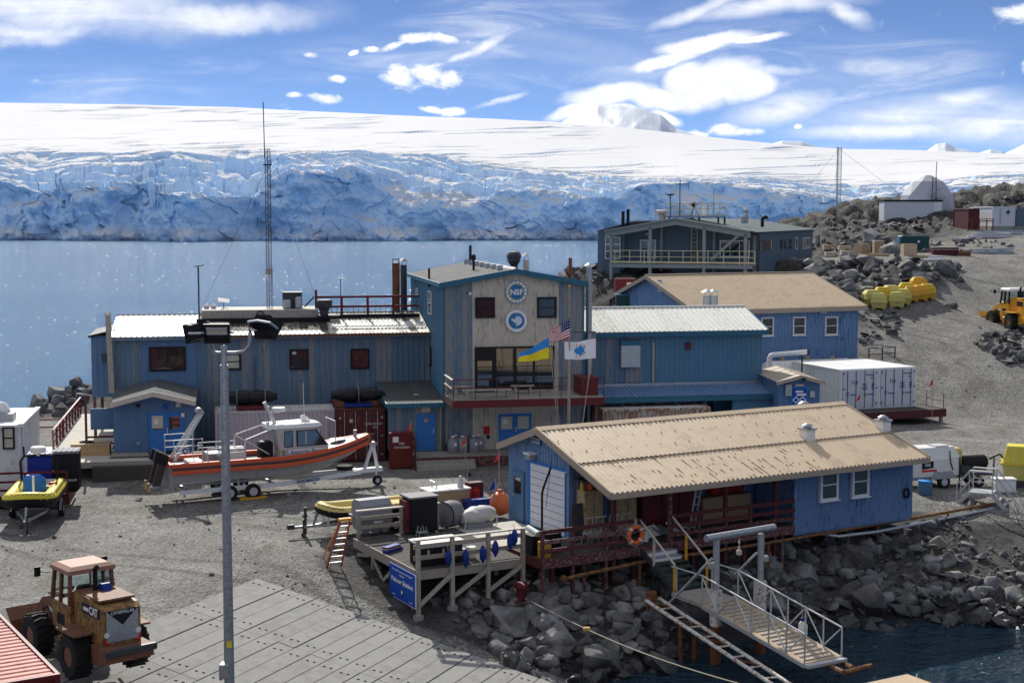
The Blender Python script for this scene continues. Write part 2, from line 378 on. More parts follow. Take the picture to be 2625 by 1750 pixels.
mat('logo_white',(.78,.78,.76),.5); mat('logo_blue',(.03,.16,.36),.5,0,.25,3.); mat('logo_gold',(.36,.38,.18),.5); mat('logo_navy',(.02,.075,.22),.5)
mat('logo_pale',(.60,.66,.74),.5); mat('gold',(.45,.30,.10),.5)
mat('ladder_red',(.42,.075,.035),.5,0,.12); mat('ladder_yellow',(.70,.34,.03),.5)
mat('jerry_red',(.42,.03,.02),.45); mat('lens',(.75,.60,.42),.25); mat('heater_white',(.70,.69,.66),.45,0,.06); mat('heater_grey',(.33,.35,.37),.5)
mat('crate_wood',(.48,.37,.25),.75,0,.15,3.,rnd=.2); mat('teal_box',(.02,.07,.07),.5); mat('green_step',(.045,.065,.055),.7,0,.2)
mat('radome',(.44,.44,.49),.5,0,.04,rnd=.12); mat('trailer_white',(.60,.61,.64),.5,0,.04)
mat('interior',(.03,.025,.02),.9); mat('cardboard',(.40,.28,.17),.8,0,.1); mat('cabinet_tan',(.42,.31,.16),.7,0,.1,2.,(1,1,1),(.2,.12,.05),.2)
mat('rope',(.42,.38,.30),.9)
mat('ship_red',(.15,.022,.018),.5,0,.1,.2); mat('ship_white',(.75,.75,.74),.5,0,.05,.3)

# ================================================================ THE SETTING
def _hash(ix,iy,s):
 n = (ix.astype(np.int64) * 374761393 + iy.astype(np.int64) * 668265263 + s * 974634777) & 0xFFFFFFFF
 n = ((n ^ (n >> 13)) * 1274126177) & 0xFFFFFFFF
 return ((n ^ (n >> 16)) & 0xFFFFFF) / float(0xFFFFFF)
def vnoise(x,y,s=0):
 ix,iy = np.floor(x),np.floor(y); fx,fy = x - ix,y - iy; fx = fx * fx * fx * (fx * (fx * 6 - 15) + 10); fy = fy * fy * fy * (fy * (fy * 6 - 15) + 10)
 a,b,c,d = _hash(ix,iy,s),_hash(ix + 1,iy,s),_hash(ix,iy + 1,s),_hash(ix + 1,iy + 1,s)
 return (a + (b - a) * fx) * (1 - fy) + (c + (d - c) * fx) * fy
def fbm(x,y,s=0,o=5,g=.5):
 r,a,t = 0,1,0
 for i in range(o): r = r + a * (vnoise(x * 2 ** i + 17 * i,y * 2 ** i - 9 * i,s + i) - .5); t += a; a *= g
 return r / t * 2
def ridged(x,y,s=0,o=5):
 r,a,t = 0,1,0
 for i in range(o): r = r + a * (1 - abs(2 * vnoise(x * 2 ** i,y * 2 ** i,s + i) - 1)); t += a; a *= .5
 return r / t
def worley(x,y,s=0):
 ix,iy = np.floor(x),np.floor(y); d1 = np.full(x.shape,9.); d2 = np.full(x.shape,9.); cid = np.zeros(x.shape); sy = np.zeros(x.shape)
 for i in (-1,0,1):
  for j in (-1,0,1):
   cx,cy = ix + i,iy + j; px,py = cx + _hash(cx,cy,s),cy + _hash(cx,cy,s + 1); d = (px - x) ** 2 + (py - y) ** 2
   near = d < d1; d2 = np.where(near,d1,np.minimum(d2,d)); cid = np.where(near,_hash(cx,cy,s + 2),cid); sy = np.where(near,py,sy); d1 = np.where(near,d,d1)
 return np.sqrt(d1),np.sqrt(d2),cid,sy
def grid_mesh(name,X,Y,Z,m,smooth=True,attrs={}):
 ny,nx = X.shape; me = bpy.data.meshes.new(name); co = np.stack([X,Y,Z],-1).reshape(-1,3).astype(np.float32)
 i = np.arange((ny - 1) * (nx - 1)); r,c = i // (nx - 1),i % (nx - 1); a = r * nx + c
 q = np.stack([a,a + 1,a + nx + 1,a + nx],-1).astype(np.int32)
 me.vertices.add(len(co)); me.vertices.foreach_set('co',co.ravel()); me.loops.add(q.size); me.loops.foreach_set('vertex_index',q.ravel())
 me.polygons.add(len(q)); me.polygons.foreach_set('loop_start',np.arange(0,q.size,4,dtype=np.int32)); me.polygons.foreach_set('loop_total',np.full(len(q),4,np.int32))
 me.polygons.foreach_set('use_smooth',np.full(len(q),smooth)); me.update(calc_edges=True)
 for k,v in attrs.items(): at_ = me.attributes.new(k,'FLOAT','POINT'); at_.data.foreach_set('value',v.ravel().astype(np.float32))
 me.materials.append(MT(m)); return link(name,me)

# ---- materials of the setting
def setting_mats():
 m = bpy.data.materials.new('sea'); m.use_nodes = True; _M['sea'] = m; g = NG(m.node_tree); p = g.n['Principled BSDF']
 tc = g.add('ShaderNodeTexCoord').outputs['Object']
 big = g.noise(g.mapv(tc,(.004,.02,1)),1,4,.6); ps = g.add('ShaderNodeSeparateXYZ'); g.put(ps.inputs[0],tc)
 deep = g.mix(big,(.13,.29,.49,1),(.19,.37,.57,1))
 g.put(p.inputs['Base Color'],g.mix(g.ramp(ps.outputs[1],62,110),(.010,.040,.070,1),deep))  # near water darkened in its colour for shade and the dark rocks it mirrors
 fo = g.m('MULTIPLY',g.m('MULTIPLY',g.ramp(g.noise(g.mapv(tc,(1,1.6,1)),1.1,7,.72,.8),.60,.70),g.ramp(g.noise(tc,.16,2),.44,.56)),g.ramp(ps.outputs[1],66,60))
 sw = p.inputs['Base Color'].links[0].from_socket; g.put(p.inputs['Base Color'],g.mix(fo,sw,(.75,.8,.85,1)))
 p.inputs['Roughness'].default_value = .12; p.inputs['IOR'].default_value = 1.33; p.inputs['Specular IOR Level'].default_value = .45
 h = g.m('ADD',g.m('MULTIPLY',g.noise(g.mapv(tc,(.45,.8,1)),1.0,3,.6),1.0),g.m('MULTIPLY',g.noise(g.mapv(tc,(2.2,3.4,1)),1.0,3,.6),.45))
 b = g.add('ShaderNodeBump'); b.inputs['Strength'].default_value = 1; b.inputs['Distance'].default_value = 1.7; g.put(b.inputs['Height'],h); g.put(p.inputs['Normal'],b.outputs[0])

 m = bpy.data.materials.new('gravel'); m.use_nodes = True; _M['gravel'] = m; g = NG(m.node_tree); p = g.n['Principled BSDF']
 tc = g.add('ShaderNodeTexCoord').outputs['Object']; rk = g.add('ShaderNodeAttribute',attribute_name='rock').outputs['Fac']
 v = g.add('ShaderNodeTexVoronoi'); g.put(v.inputs['Vector'],tc); v.inputs['Scale'].default_value = 13.; v.inputs['Randomness'].default_value = 1
 stone = g.add('ShaderNodeSeparateXYZ'); g.put(stone.inputs[0],v.outputs['Color'])
 n1 = g.noise(tc,.35,5,.6); n2 = g.noise(g.mapv(tc,(1,.35,1),rot=(0,0,R(-35))),.8,4,.6); n3 = g.noise(tc,22,3,.7)
 base = g.mix(g.ramp(n1,.35,.7),(.168,.163,.152,1),(.25,.242,.223,1))
 base = g.mix(g.m('MULTIPLY',g.ramp(n2,.5,.72),.75),base,(.115,.10,.08,1))
 base = g.mix(g.ramp(n2,.30,.22,0,.4),base,(.30,.285,.255,1))
 wx = g.add('ShaderNodeSeparateXYZ'); g.put(wx.inputs[0],tc); q = g.m('ADD',g.m('ADD',g.m('MULTIPLY',wx.outputs[0],.55),g.m('MULTIPLY',wx.outputs[1],.84)),g.m('MULTIPLY',g.noise(tc,.05,2),14))
 q = g.m('ABSOLUTE',g.m('SUBTRACT',g.m('ABSOLUTE',g.m('SUBTRACT',g.m('MODULO',q,7.),3.5)),.85)); rut = g.m('MULTIPLY',g.ramp(q,.34,.12),g.ramp(g.noise(tc,.12,3),.42,.6))
 base = g.mix(g.m('MULTIPLY',rut,.6),base,(.095,.09,.08,1))     # wheel tracks pressed into the gravel
 sv = g.m('ADD',g.m('MULTIPLY',stone.outputs[0],.95),.42)
 sv = g.m('MULTIPLY',sv,g.ramp(n3,.25,.7,.75,1.2))
 base = g.mix(1.0,base,g.xyz(sv,sv,sv),'MULTIPLY')
 r1 = g.noise(tc,1.1,6,.65); r2 = g.noise(tc,4.5,5,.7)
 rock = g.mix(g.ramp(r1,.35,.68),(.042,.042,.045,1),(.125,.119,.108,1))
 rock = g.mix(g.m('MULTIPLY',g.ramp(r2,.56,.72),.6),rock,(.26,.245,.21,1))
 rock = g.mix(g.m('MULTIPLY',g.ramp(g.noise(tc,.5,4,.6),.56,.72),.5),rock,(.16,.12,.075,1))
 wet = g.add('ShaderNodeSeparateXYZ'); g.put(wet.inputs[0],tc); low = g.ramp(wet.outputs[2],.9,.2)
 rock = g.mix(g.m('MULTIPLY',low,.75),rock,(.018,.019,.021,1))
 f = g.ramp(g.m('ADD',rk,g.m('MULTIPLY',g.m('SUBTRACT',r1,.5),.5)),.4,.6)
 g.put(p.inputs['Base Color'],g.mix(f,base,rock)); p.inputs['Roughness'].default_value = .9; p.inputs['Specular IOR Level'].default_value = .25
 hh = g.m('ADD',g.m('MULTIPLY',v.outputs['Distance'],-.05),g.m('MULTIPLY',g.m('MULTIPLY',r2,f),.25))
 b = g.add('ShaderNodeBump'); b.inputs['Strength'].default_value = 1; b.inputs['Distance'].default_value = 1.; g.put(b.inputs['Height'],hh); g.put(p.inputs['Normal'],b.outputs[0])

 m = bpy.data.materials.new('boulder_rock'); m.use_nodes = True; _M['boulder_rock'] = m; g = NG(m.node_tree); p = g.n['Principled BSDF']
 tc = g.add('ShaderNodeTexCoord').outputs['Object']; oi = g.add('ShaderNodeObjectInfo'); geo = g.add('ShaderNodeNewGeometry')
 pos = geo.outputs['Position']; n1 = g.noise(pos,1.3,6,.65); n2 = g.noise(pos,6,5,.7); n4 = g.noise(pos,.45,2)
 c = g.mix(g.ramp(n1,.3,.7),(.085,.088,.095,1),(.20,.197,.188,1))
 c = g.mix(1.0,c,g.xyz(*[g.m('ADD',g.m('MULTIPLY',oi.outputs['Random'],.6),.7)] * 3),'MULTIPLY')
 tv = g.ramp(g.noise(pos,1.0,1),.3,.7,.62,1.45); c = g.mix(1.0,c,g.xyz(tv,tv,tv),'MULTIPLY')
 c = g.mix(g.m('MULTIPLY',g.ramp(n4,.55,.75),.5),c,(.20,.165,.125,1))
 c = g.mix(g.m('MULTIPLY',g.ramp(n2,.58,.7),.5),c,(.33,.32,.29,1))
 wz = g.add('ShaderNodeSeparateXYZ'); g.put(wz.inputs[0],pos); wet = g.ramp(g.m('ADD',wz.outputs[2],g.m('MULTIPLY',n1,.5)),1.15,.5)
 c = g.mix(g.m('MULTIPLY',wet,.85),c,(.020,.021,.023,1))
 g.put(p.inputs['Base Color'],c); g.put(p.inputs['Roughness'],g.ramp(wet,0,1,.88,.35))
 b = g.add('ShaderNodeBump'); b.inputs['Strength'].default_value = .8; b.inputs['Distance'].default_value = .06; g.put(b.inputs['Height'],n2); g.put(p.inputs['Normal'],b.outputs[0])

 m = bpy.data.materials.new('glacier_ice'); m.use_nodes = True; _M['glacier_ice'] = m; g = NG(m.node_tree); p = g.n['Principled BSDF']
 tc = g.add('ShaderNodeTexCoord').outputs['Object']; geo = g.add('ShaderNodeNewGeometry')
 sz = g.add('ShaderNodeSeparateXYZ'); g.put(sz.inputs[0],geo.outputs['Normal']); pz = g.add('ShaderNodeSeparateXYZ'); g.put(pz.inputs[0],geo.outputs['Position'])
 n1 = g.noise(g.mapv(tc,(.02,.02,.05)),1,5,.6); n2 = g.noise(g.mapv(tc,(.09,.09,.12)),1,5,.65)
 ice = g.mix(n1,(.54,.74,1.0,1),(.72,.87,1.0,1))
 st = g.noise(g.mapv(tc,(.11,.03,.022),rot=(0,R(14),0)),1,6,.7)
 ice = g.mix(g.m('MULTIPLY',g.ramp(st,.52,.66),.75),ice,(.40,.63,.95,1))
 ice = g.mix(g.m('MULTIPLY',g.ramp(n2,.62,.75),.6),ice,(.34,.60,.96,1))
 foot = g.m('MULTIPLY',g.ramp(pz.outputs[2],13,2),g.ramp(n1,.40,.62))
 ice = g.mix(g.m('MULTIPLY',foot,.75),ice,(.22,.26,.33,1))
 cre = g.add('ShaderNodeAttribute',attribute_name='crevasse').outputs['Fac']
 col = g.mix(g.ramp(sz.outputs[2],.60,.90),ice,(.68,.685,.70,1))
 col = g.mix(g.m('MULTIPLY',cre,.8),col,(.30,.36,.47,1))  # shade inside the crevasses, put into the colour as a darker blue-grey
 g.put(p.inputs['Base Color'],col); p.inputs['Roughness'].default_value = .9; p.inputs['Specular IOR Level'].default_value = .03
 b = g.add('ShaderNodeBump'); b.inputs['Strength'].default_value = .9; b.inputs['Distance'].default_value = 3.
 g.put(b.inputs['Height'],g.m('ADD',g.noise(g.mapv(tc,(.16,.16,.05)),1,6,.65),g.m('MULTIPLY',g.noise(g.mapv(tc,(.5,.5,.3)),1,4,.6),.3)));
 mb = g.m('MULTIPLY',g.ramp(sz.outputs[2],.97,.8),1.0); g.put(b.inputs['Strength'],mb); g.put(p.inputs['Normal'],b.outputs[0])
 mat('snow',(.76,.76,.78),.6,0,.03,.002); mat('floe_and_glint',(.86,.90,.94),.5,0,.05,.5)
 m = bpy.data.materials.new('peak_snow'); m.use_nodes = True; _M['peak_snow'] = m; g = NG(m.node_tree); p = g.n['Principled BSDF']
 geo = g.add('ShaderNodeNewGeometry'); sz = g.add('ShaderNodeSeparateXYZ'); g.put(sz.inputs[0],geo.outputs['Normal']); tc = g.add('ShaderNodeTexCoord').outputs['Object']
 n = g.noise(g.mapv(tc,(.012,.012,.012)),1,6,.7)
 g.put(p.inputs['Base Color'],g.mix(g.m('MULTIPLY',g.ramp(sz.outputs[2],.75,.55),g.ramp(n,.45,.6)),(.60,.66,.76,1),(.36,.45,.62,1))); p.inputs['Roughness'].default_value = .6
setting_mats()

# ---- sea
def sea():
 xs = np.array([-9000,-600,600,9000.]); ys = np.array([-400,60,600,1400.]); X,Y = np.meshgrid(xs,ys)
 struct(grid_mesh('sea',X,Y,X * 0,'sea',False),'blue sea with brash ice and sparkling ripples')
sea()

# ---- ground
GP = []   # x, y, z, rockiness
def gp(x,y,z,r=0): GP.append((x,y,z,r))
def gpx(u,v,z,r=0): p = at(u,v,z=z); gp(p.x,p.y,z,r)
def gpy(u,v,Y,r=0): p = at(u,v,Y=Y); gp(p.x,Y,p.z,r)
for q in [(-45,40),(-30,40),(-20,38),(-13.4,44),(-16,38),(-25,50),(-15,52),(-11,54),(-25,62),(-14,62),(-6.5,60),(-2,64),(-20,72),(-10,72),(0,70),(6,68),(-12,78),(0,78),(10,84),(-30,74),(-9.6,53.5)]: gp(*q,3.0)
for q in [(-40,62),(-40,75),(-34,88),(-30,82),(-20,88),(-8,88),(14,76),(20,72),(26,70),(30,66),(22,84),(28,90),(33,93),(26,97)]: gp(*q,2.9)
for q in [(-4.6,50.2,1.7),(.9,47.7,.4),(4,46.2,-.4),(-2.4,40.4,.3),(-8.7,41,1.6),(-13.3,43,2.75),(-11.5,47,2.75),(-12,38,1.9),(-6,34,.0),(1,36,-1.2)]: gp(*q,0)
for q in [(-3.4,51.6,1.75),(-1.5,52.6,1.9),(.4,53.4,2.1),(-1,55.5,2.3),(-5.5,55.2,2.6),(3,55.5,2.0),(3,58,2.4),(6,57,1.9),(10,59,1.9),(14,61.3,2.0),(18.2,63,2.4),(9,63,2.6),(1,49.6,.7),(3,51.5,1.0),(5,53.5,1.1),(8,55.3,.7),(12,57.6,.7),
    (15,58.5,.7),(4,48.4,-.3),(7,50.5,-.6),(10.5,53.8,-.3),(14,55.2,-.3),(17,57,.3),(20,57.5,.7),(24,58.5,.9),(22,62.5,2.0),(27,62,1.9),(10,47,-2),(16,50,-2),(24,52.5,-1.2),(30,54,-1),(32,60,1.5),(2,42,-2),(8,36,-3),(20,40,-3)]: gp(*q,1)
gp(20.5,65.5,2.7); gp(25,66,2.8)
for q in [(-40,100,-.5),(-45,96,-1),(-26,106,1.5),(-22,100,2),(-10,100,1.5),(-20,110,-1.5),(-32,110,-1.5),(-8,118,-1.5),(-3,124,-1),(0,106,2.5),(1,126,5),(2.2,126,8),(5,125,10.2),(8,127,12.3),(12,128,12),(4,118,6),(9,116,8),(-4,135,-2),(6,140,4),(4,155,-2),(-45,120,-3),(-10,150,-4),(10,180,-1),(8,220,-3),(20,230,2),(15,260,-3),(30,290,-3)]: gp(*q,1)
for q in [(6,96,4.2),(22,103,5.2),(8,104,4.8),(15,92,3.4),(10,112,8.2),(16,115,8.8),(22,120,9.2),(15,140,9.6),(25,108,6.6),(29.5,116,8.7),(34,118,8.8),(37.7,112,7.6),(31,101,4.8),(33,106,6.2),(42,112,7.2),(48,100,5),(40,122,9.0),(44,130,10.8),(48,140,12.3),(56,130,10.5),(70,120,8),(55,150,13.4),(62,165,14.6),(70,170,14.8),(46,150,12.9),(80,150,12),(110,120,8),(110,60,2),(60,60,1.),(45,80,3),(40,95,4.)]: gp(*q,0)
for q in [(90,1048,97),(150,1015,100),(200,1032,97),(232,994,103),(120,1030,101)]: gpy(*q,1)
for q in [(-21,74.6),(-17,75),(-13.5,75.6)]: gp(*q,3.35)
gpy(2100,668,131,.3); gpy(2200,664,134,.3); gpy(2320,655,138,.2)
for q in [(2060,740,118),(2130,735,121),(2200,735,121.5),(2270,715,124),(2320,700,126),(2050,690,128),(2140,690,128.5),(2080,600,178),(2180,598,195),(2290,600,212),(2250,622,165),(2380,612,190),(2077,571,222),(2000,592,215),(2160,545,236),(2260,527,250),(2400,525,255),(2460,508,258),(2540,503,262),(2625,496,262),(2500,560,215),(2600,552,215)]: gpy(*q,1)
for q in [(110,255,20),(110,200,16),(60,300,6),(90,310,6),(60,330,-2),(110,330,0),(40,270,6)]: gp(*q,1)
G = np.array(GP)
def rbf(vals,px,py,cc=2.2):
 d = np.sqrt((G[:,None,0] - G[None,:,0]) ** 2 + (G[:,None,1] - G[None,:,1]) ** 2 + cc * cc); n = len(G); A = np.zeros((n + 1,n + 1)); A[:n,:n] = d - np.eye(n) * .05; A[:n,n] = 1; A[n,:n] = 1
 wgt = np.linalg.solve(A,np.append(vals,0)); out = np.full(px.shape,wgt[n])
 for i in range(n): out += wgt[i] * np.sqrt((px - G[i,0]) ** 2 + (py - G[i,1]) ** 2 + cc * cc)
 return out
GX = np.concatenate([np.arange(-60,-34,1.2),np.arange(-34,40,.5),np.arange(40,114,.9)]); GY = np.concatenate([np.arange(28,72,.42),np.arange(72,140,.62),np.arange(140,335,1.1)])
def smoothst(a,b,x): t = np.clip((x - a) / (b - a),0,1); return t * t * (3 - 2 * t)
def ground():
 X,Y = np.meshgrid(GX,GY); Z = rbf(G[:,2],X,Y); K = rbf(G[:,3],X,Y)
 k = smoothst(.35,.7,K)
 amp = k * (.25 + .02 * np.clip(Y - 60,0,150))
 Z = Z + amp * (ridged(X * .23,Y * .23,3,5) - .55) * 1.6 + k * .5 * np.clip((Y - 90) / 100,.1,1.2) * (worley(X * .55,Y * .55,9)[2] - .5) + .05 * fbm(X * .3,Y * .3,5,4)
 tr = np.exp(-((X * .86 + Y * .2 - 41 - 2.2 * np.sin(Y * .06)) % 2.3 - 1.15) ** 2 * 8) * (Y > 84) * (1 - k)
 Z = Z - .05 * tr
 o = grid_mesh('ground',X,Y,Z,'gravel',True,{'rock': K}); struct(o,'grey gravel yard, road and dark rocky shore')
 return o,Z
GROUND,GZ = ground()
import bisect
GXl,GYl = GX.tolist(),GY.tolist()
def hgt(x,y):
 i = min(max(bisect.bisect(GXl,x) - 1,0),len(GXl) - 2); j = min(max(bisect.bisect(GYl,y) - 1,0),len(GYl) - 2)
 fx = min(1,max(0,(x - GX[i]) / (GX[i + 1] - GX[i]))); fy = min(1,max(0,(y - GY[j]) / (GY[j + 1] - GY[j])))
 return float((GZ[j,i] * (1 - fx) + GZ[j,i + 1] * fx) * (1 - fy) + (GZ[j + 1,i] * (1 - fx) + GZ[j + 1,i + 1] * fx) * fy)
from mathutils.bvhtree import BVHTree
def _bvh():
 X,Y = np.meshgrid(GX,GY); co = np.stack([X,Y,GZ],-1).reshape(-1,3).tolist(); nx = len(GX)
 i = np.arange((len(GY) - 1) * (nx - 1)); a = i // (nx - 1) * nx + i % (nx - 1)
 return BVHTree.FromPolygons(co,np.stack([a,a + 1,a + nx + 1,a + nx],-1).tolist())
BVH = _bvh()
def onground(u,v):
 """where the line of sight through a photo pixel meets the ground"""
 d = ray(u,v); h = BVH.ray_cast(Vector((0,0,H)),d)[0]
 return h if h is not None else Vector((0,0,H)) + d * 320
# ---- glacier
def glacier():
 nc = 1480; a = np.linspace(-.62,.62,nc); u = a * F + 1312.5
 it = lambda pts: np.interp(u,[p[0] for p in pts],[p[1] for p in pts])
 vc = it([(-400,490),(0,481),(120,500),(210,486),(345,484),(420,502),(460,508),(640,505),(720,460),(760,443),(900,441),(970,454),(1055,489),(1190,492),(1236,512),(1275,489),(1430,485),(1500,500),(1580,505),(1640,470),(1725,464),(1880,470),(1955,486),(2050,497),(2140,508),(2190,520),(2260,500),(2450,478),(2700,470),(3100,470)])
 vs = it([(-400,388),(0,387),(300,386),(600,383),(900,384),(1100,392),(1250,415),(1450,436),(1620,452),(1725,450),(1900,452),(2100,470),(2300,468),(2450,455),(2700,440),(3100,430)])
 vk = it([(-400,262),(0,268),(300,271),(600,278),(800,289),(1000,299),(1200,306),(1400,315),(1600,330),(1750,346),(1900,362),(2050,376),(2150,384),(2350,388),(2625,398),(3100,410)])
 vc = vc + fbm(u * .02,u * 0,40,4) * 9; vs = np.minimum(vs + fbm(u * .006,u * 0,41,2) * 4,vc - 6); vk = vk + fbm(u * .004,u * 0,42,2) * 1.5
 Yc = 1050 + fbm(a * 14,a * 0,43,3) * 55 + 45 * np.exp(-((u - 470) / 95) ** 2) * -1 + np.where(u > 2050,(u - 2050) * .15,0)
 Zc = H + (V0 - vc) / F * Yc
 nb,ns,nk = 130,190,150
 X,Y,Z,K = [],[],[],[]
 for i in range(nb):                                   # ice cliff
  t = i / (nb - 1); zz = -3 + (Zc + 3) * t; xx = a * Yc
  f1,f2,fc,_ = worley(xx / 21. + zz * .02 + fbm(xx * .025,zz * .05,48,4) * 1.5,zz / 52. + fbm(xx * .03,zz * .02,49,3) * .9,56); h1,h2,hc,_ = worley(xx / 7. + zz * .03 + fbm(xx * .08,zz * .1,61,3),zz / 17. + fbm(xx * .07,zz * .05,62,3) * .6,58)
  ledge = np.clip(fbm(xx * .012,zz * .05 + 3,47,3),-.5,1)
  y = Yc + 10 * t ** 1.5 + fbm(xx * .014,zz * .022,44,5) * 30 + ridged(xx * .03 + zz * .02,zz * .02,45,4) * 15 + fbm(xx * .11,zz * .09,46,4) * 3 + fc * 6 + hc * 2.6 + smoothst(.08,.02,f2 - f1) * .6 * (fc > .5) + ledge * 10 * t - 7 * np.exp(-((zz - 2) / 5) ** 2)
  X.append(a * Yc); Y.append(y); Z.append(zz); K.append(a * 0)
 Ytop = Y[-1]; zsa = H + (V0 - vs) / F * (Yc + 355)
 for i in range(1,ns):                                # broken ice-fall
  t = i / (ns - 1); y = Ytop * (1 - t) + (Yc + 25) * t + 330 * t; xx = a * y
  rough = np.clip((vc - vs) / 95,.10,1) * min(1,(1 - t) * 5) * np.clip(fbm(xx * .004,y * .006,53,2) * 1.2 + .85,.25,1.15)
  wx,wy = xx + fbm(xx * .02,y * .02,57,3) * 26,y + fbm(xx * .015,y * .02,58,3) * 30 + xx * .10
  kx,ky = 1 / 62.,1 / 46.; d1,d2,cid,sy = worley(wx * kx,wy * ky,52); d3,d4,cid2,sy2 = worley(wx / 19.,wy / 16.,55)
  off = lambda q,k_: np.clip(((q / k_ - wy) + y - Ytop) / 330,0,1)           # each block stands level with its own middle
  tb,ts = off(sy,ky),off(sy2,1 / 16.); crumb = smoothst(.1,.4,fbm(xx * .008,y * .012,59,2))
  te = tb * (1 - crumb * .75) + ts * crumb * .75; te = t * (1 - rough) + te * rough
  gap = smoothst(.13,.02,d2 - d1) * 9 + smoothst(.14,.02,d4 - d3) * 3 * (.35 + crumb)
  z = Zc + (zsa - Zc) * te + rough * ((cid - .5) * 9 + (cid2 - .5) * (3 + 4 * crumb) + fbm(xx * .06,y * .06,54,4) * 3 - gap); base = Zc + (zsa - Zc) * t
  X.append(xx); Y.append(y); Z.append(z); K.append(a * 0)
 Y1 = Y[-1]; Yk = 3900.; zb = base
 prof = [0.]
 for i in range(1,nk):                                # snow slope up to the skyline and over it
  t = i / (nk - 9); y = Y1 + (Yk - Y1) * t ** 1.35; xx = a * y
  vv = vs + (vk - vs) * (1 - (1 - min(t,1)) ** 1.25); z = H + (V0 - vv) / F * y
  if t > 1: z = H + (V0 - vk) / F * Yk - (y - Yk) * .06
  bl = smoothst(0,.08,np.full(nc,t)); z = zb * 0 + (1 - bl) * (Z[nb + ns - 2] + (z - (H + (V0 - vs) / F * Y1))) + bl * z
  lv = vv + (u - 1300) * .028 + fbm(u * .006,vv * .03,60,3) * 6
  msk = np.clip(fbm(u * .0035,lv * .045,61,4) * 1.7 + .12 * (u < 1000),0,1) + .9 * np.exp(-((t - .04) / .14) ** 2) * np.clip(fbm(u * .012,lv * .1,66,3) * 2 + .25,0,1)
  cr = smoothst(.60,.80,vnoise(u * .008 + lv * .06,lv * .50,62)) * np.clip(msk + .06,0,1) * (t < .93)
  z = z - cr * (y * .0016 + .8)
  X.append(xx); Y.append(y); Z.append(z); K.append(cr)
 f = lambda L: np.stack([np.broadcast_to(q,(nc,)) for q in L])
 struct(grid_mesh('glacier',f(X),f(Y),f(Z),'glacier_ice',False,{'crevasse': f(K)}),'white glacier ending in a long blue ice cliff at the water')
glacier()
def peak(name,pts,Yd,dep,seed,label,rough=1.):
 us = np.linspace(pts[0][0],pts[-1][0],150); top = np.interp(us,[p[0] for p in pts],[p[1] for p in pts]) + fbm(us * .02,us * 0,seed,3) * 3 * rough
 ts = np.linspace(-1,1,60); U,T = np.meshgrid(us,ts); y = Yd + T * dep; foot = 470
 hp = np.maximum(0,(foot - top))[None,:] * (1 - np.abs(T) ** 1.1) ; hp = hp * (1 + .22 * rough * (ridged(U * .008 + T * 2.6,T * 1.1 - U * .006,seed + 5,4) - .6) * np.minimum(1,np.abs(T) * 3))
 Zp = H + (V0 - foot + hp) / F * y; struct(grid_mesh(name,(U - 1312.5) / F * y,y,Zp,'peak_snow',True),label)
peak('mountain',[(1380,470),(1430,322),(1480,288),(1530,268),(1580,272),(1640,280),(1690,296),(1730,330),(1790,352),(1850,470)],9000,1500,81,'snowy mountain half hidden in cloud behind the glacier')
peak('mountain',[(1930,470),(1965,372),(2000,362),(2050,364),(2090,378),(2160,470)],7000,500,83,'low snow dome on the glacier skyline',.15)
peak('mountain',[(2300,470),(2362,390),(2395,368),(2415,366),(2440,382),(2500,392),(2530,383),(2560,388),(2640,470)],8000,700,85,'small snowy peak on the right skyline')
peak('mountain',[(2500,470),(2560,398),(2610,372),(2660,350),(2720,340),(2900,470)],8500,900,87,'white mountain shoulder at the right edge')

# ---- floating ice, plus tiny white pieces standing in for sun glints
def floes_and_glints():
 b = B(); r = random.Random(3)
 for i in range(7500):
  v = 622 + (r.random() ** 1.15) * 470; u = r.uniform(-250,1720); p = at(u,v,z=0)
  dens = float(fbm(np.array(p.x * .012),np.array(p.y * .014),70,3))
  if dens + r.uniform(-.45,.45) - abs(u - 350) * .00025 < -.12 or (p.y < 118 and p.x > -22): continue  # denser towards the sun's bearing, like the glitter the tiny pieces imitate
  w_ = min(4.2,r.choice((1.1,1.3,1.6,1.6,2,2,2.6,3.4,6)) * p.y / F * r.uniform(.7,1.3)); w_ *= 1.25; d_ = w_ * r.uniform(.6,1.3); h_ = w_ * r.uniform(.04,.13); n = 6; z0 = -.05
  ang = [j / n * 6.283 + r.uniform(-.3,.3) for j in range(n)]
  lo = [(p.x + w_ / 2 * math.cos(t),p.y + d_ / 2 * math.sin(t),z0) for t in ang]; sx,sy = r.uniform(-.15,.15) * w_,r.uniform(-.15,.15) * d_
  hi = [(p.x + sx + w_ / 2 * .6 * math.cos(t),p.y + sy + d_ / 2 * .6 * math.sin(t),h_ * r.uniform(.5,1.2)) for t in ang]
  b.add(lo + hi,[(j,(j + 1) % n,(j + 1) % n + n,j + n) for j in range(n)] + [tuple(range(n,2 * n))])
 o = b.make('brash_ice_and_glints','floe_and_glint'); tag(o,'small white pieces of brash ice, the tiniest standing in for sun glitter',kind='stuff')
floes_and_glints()

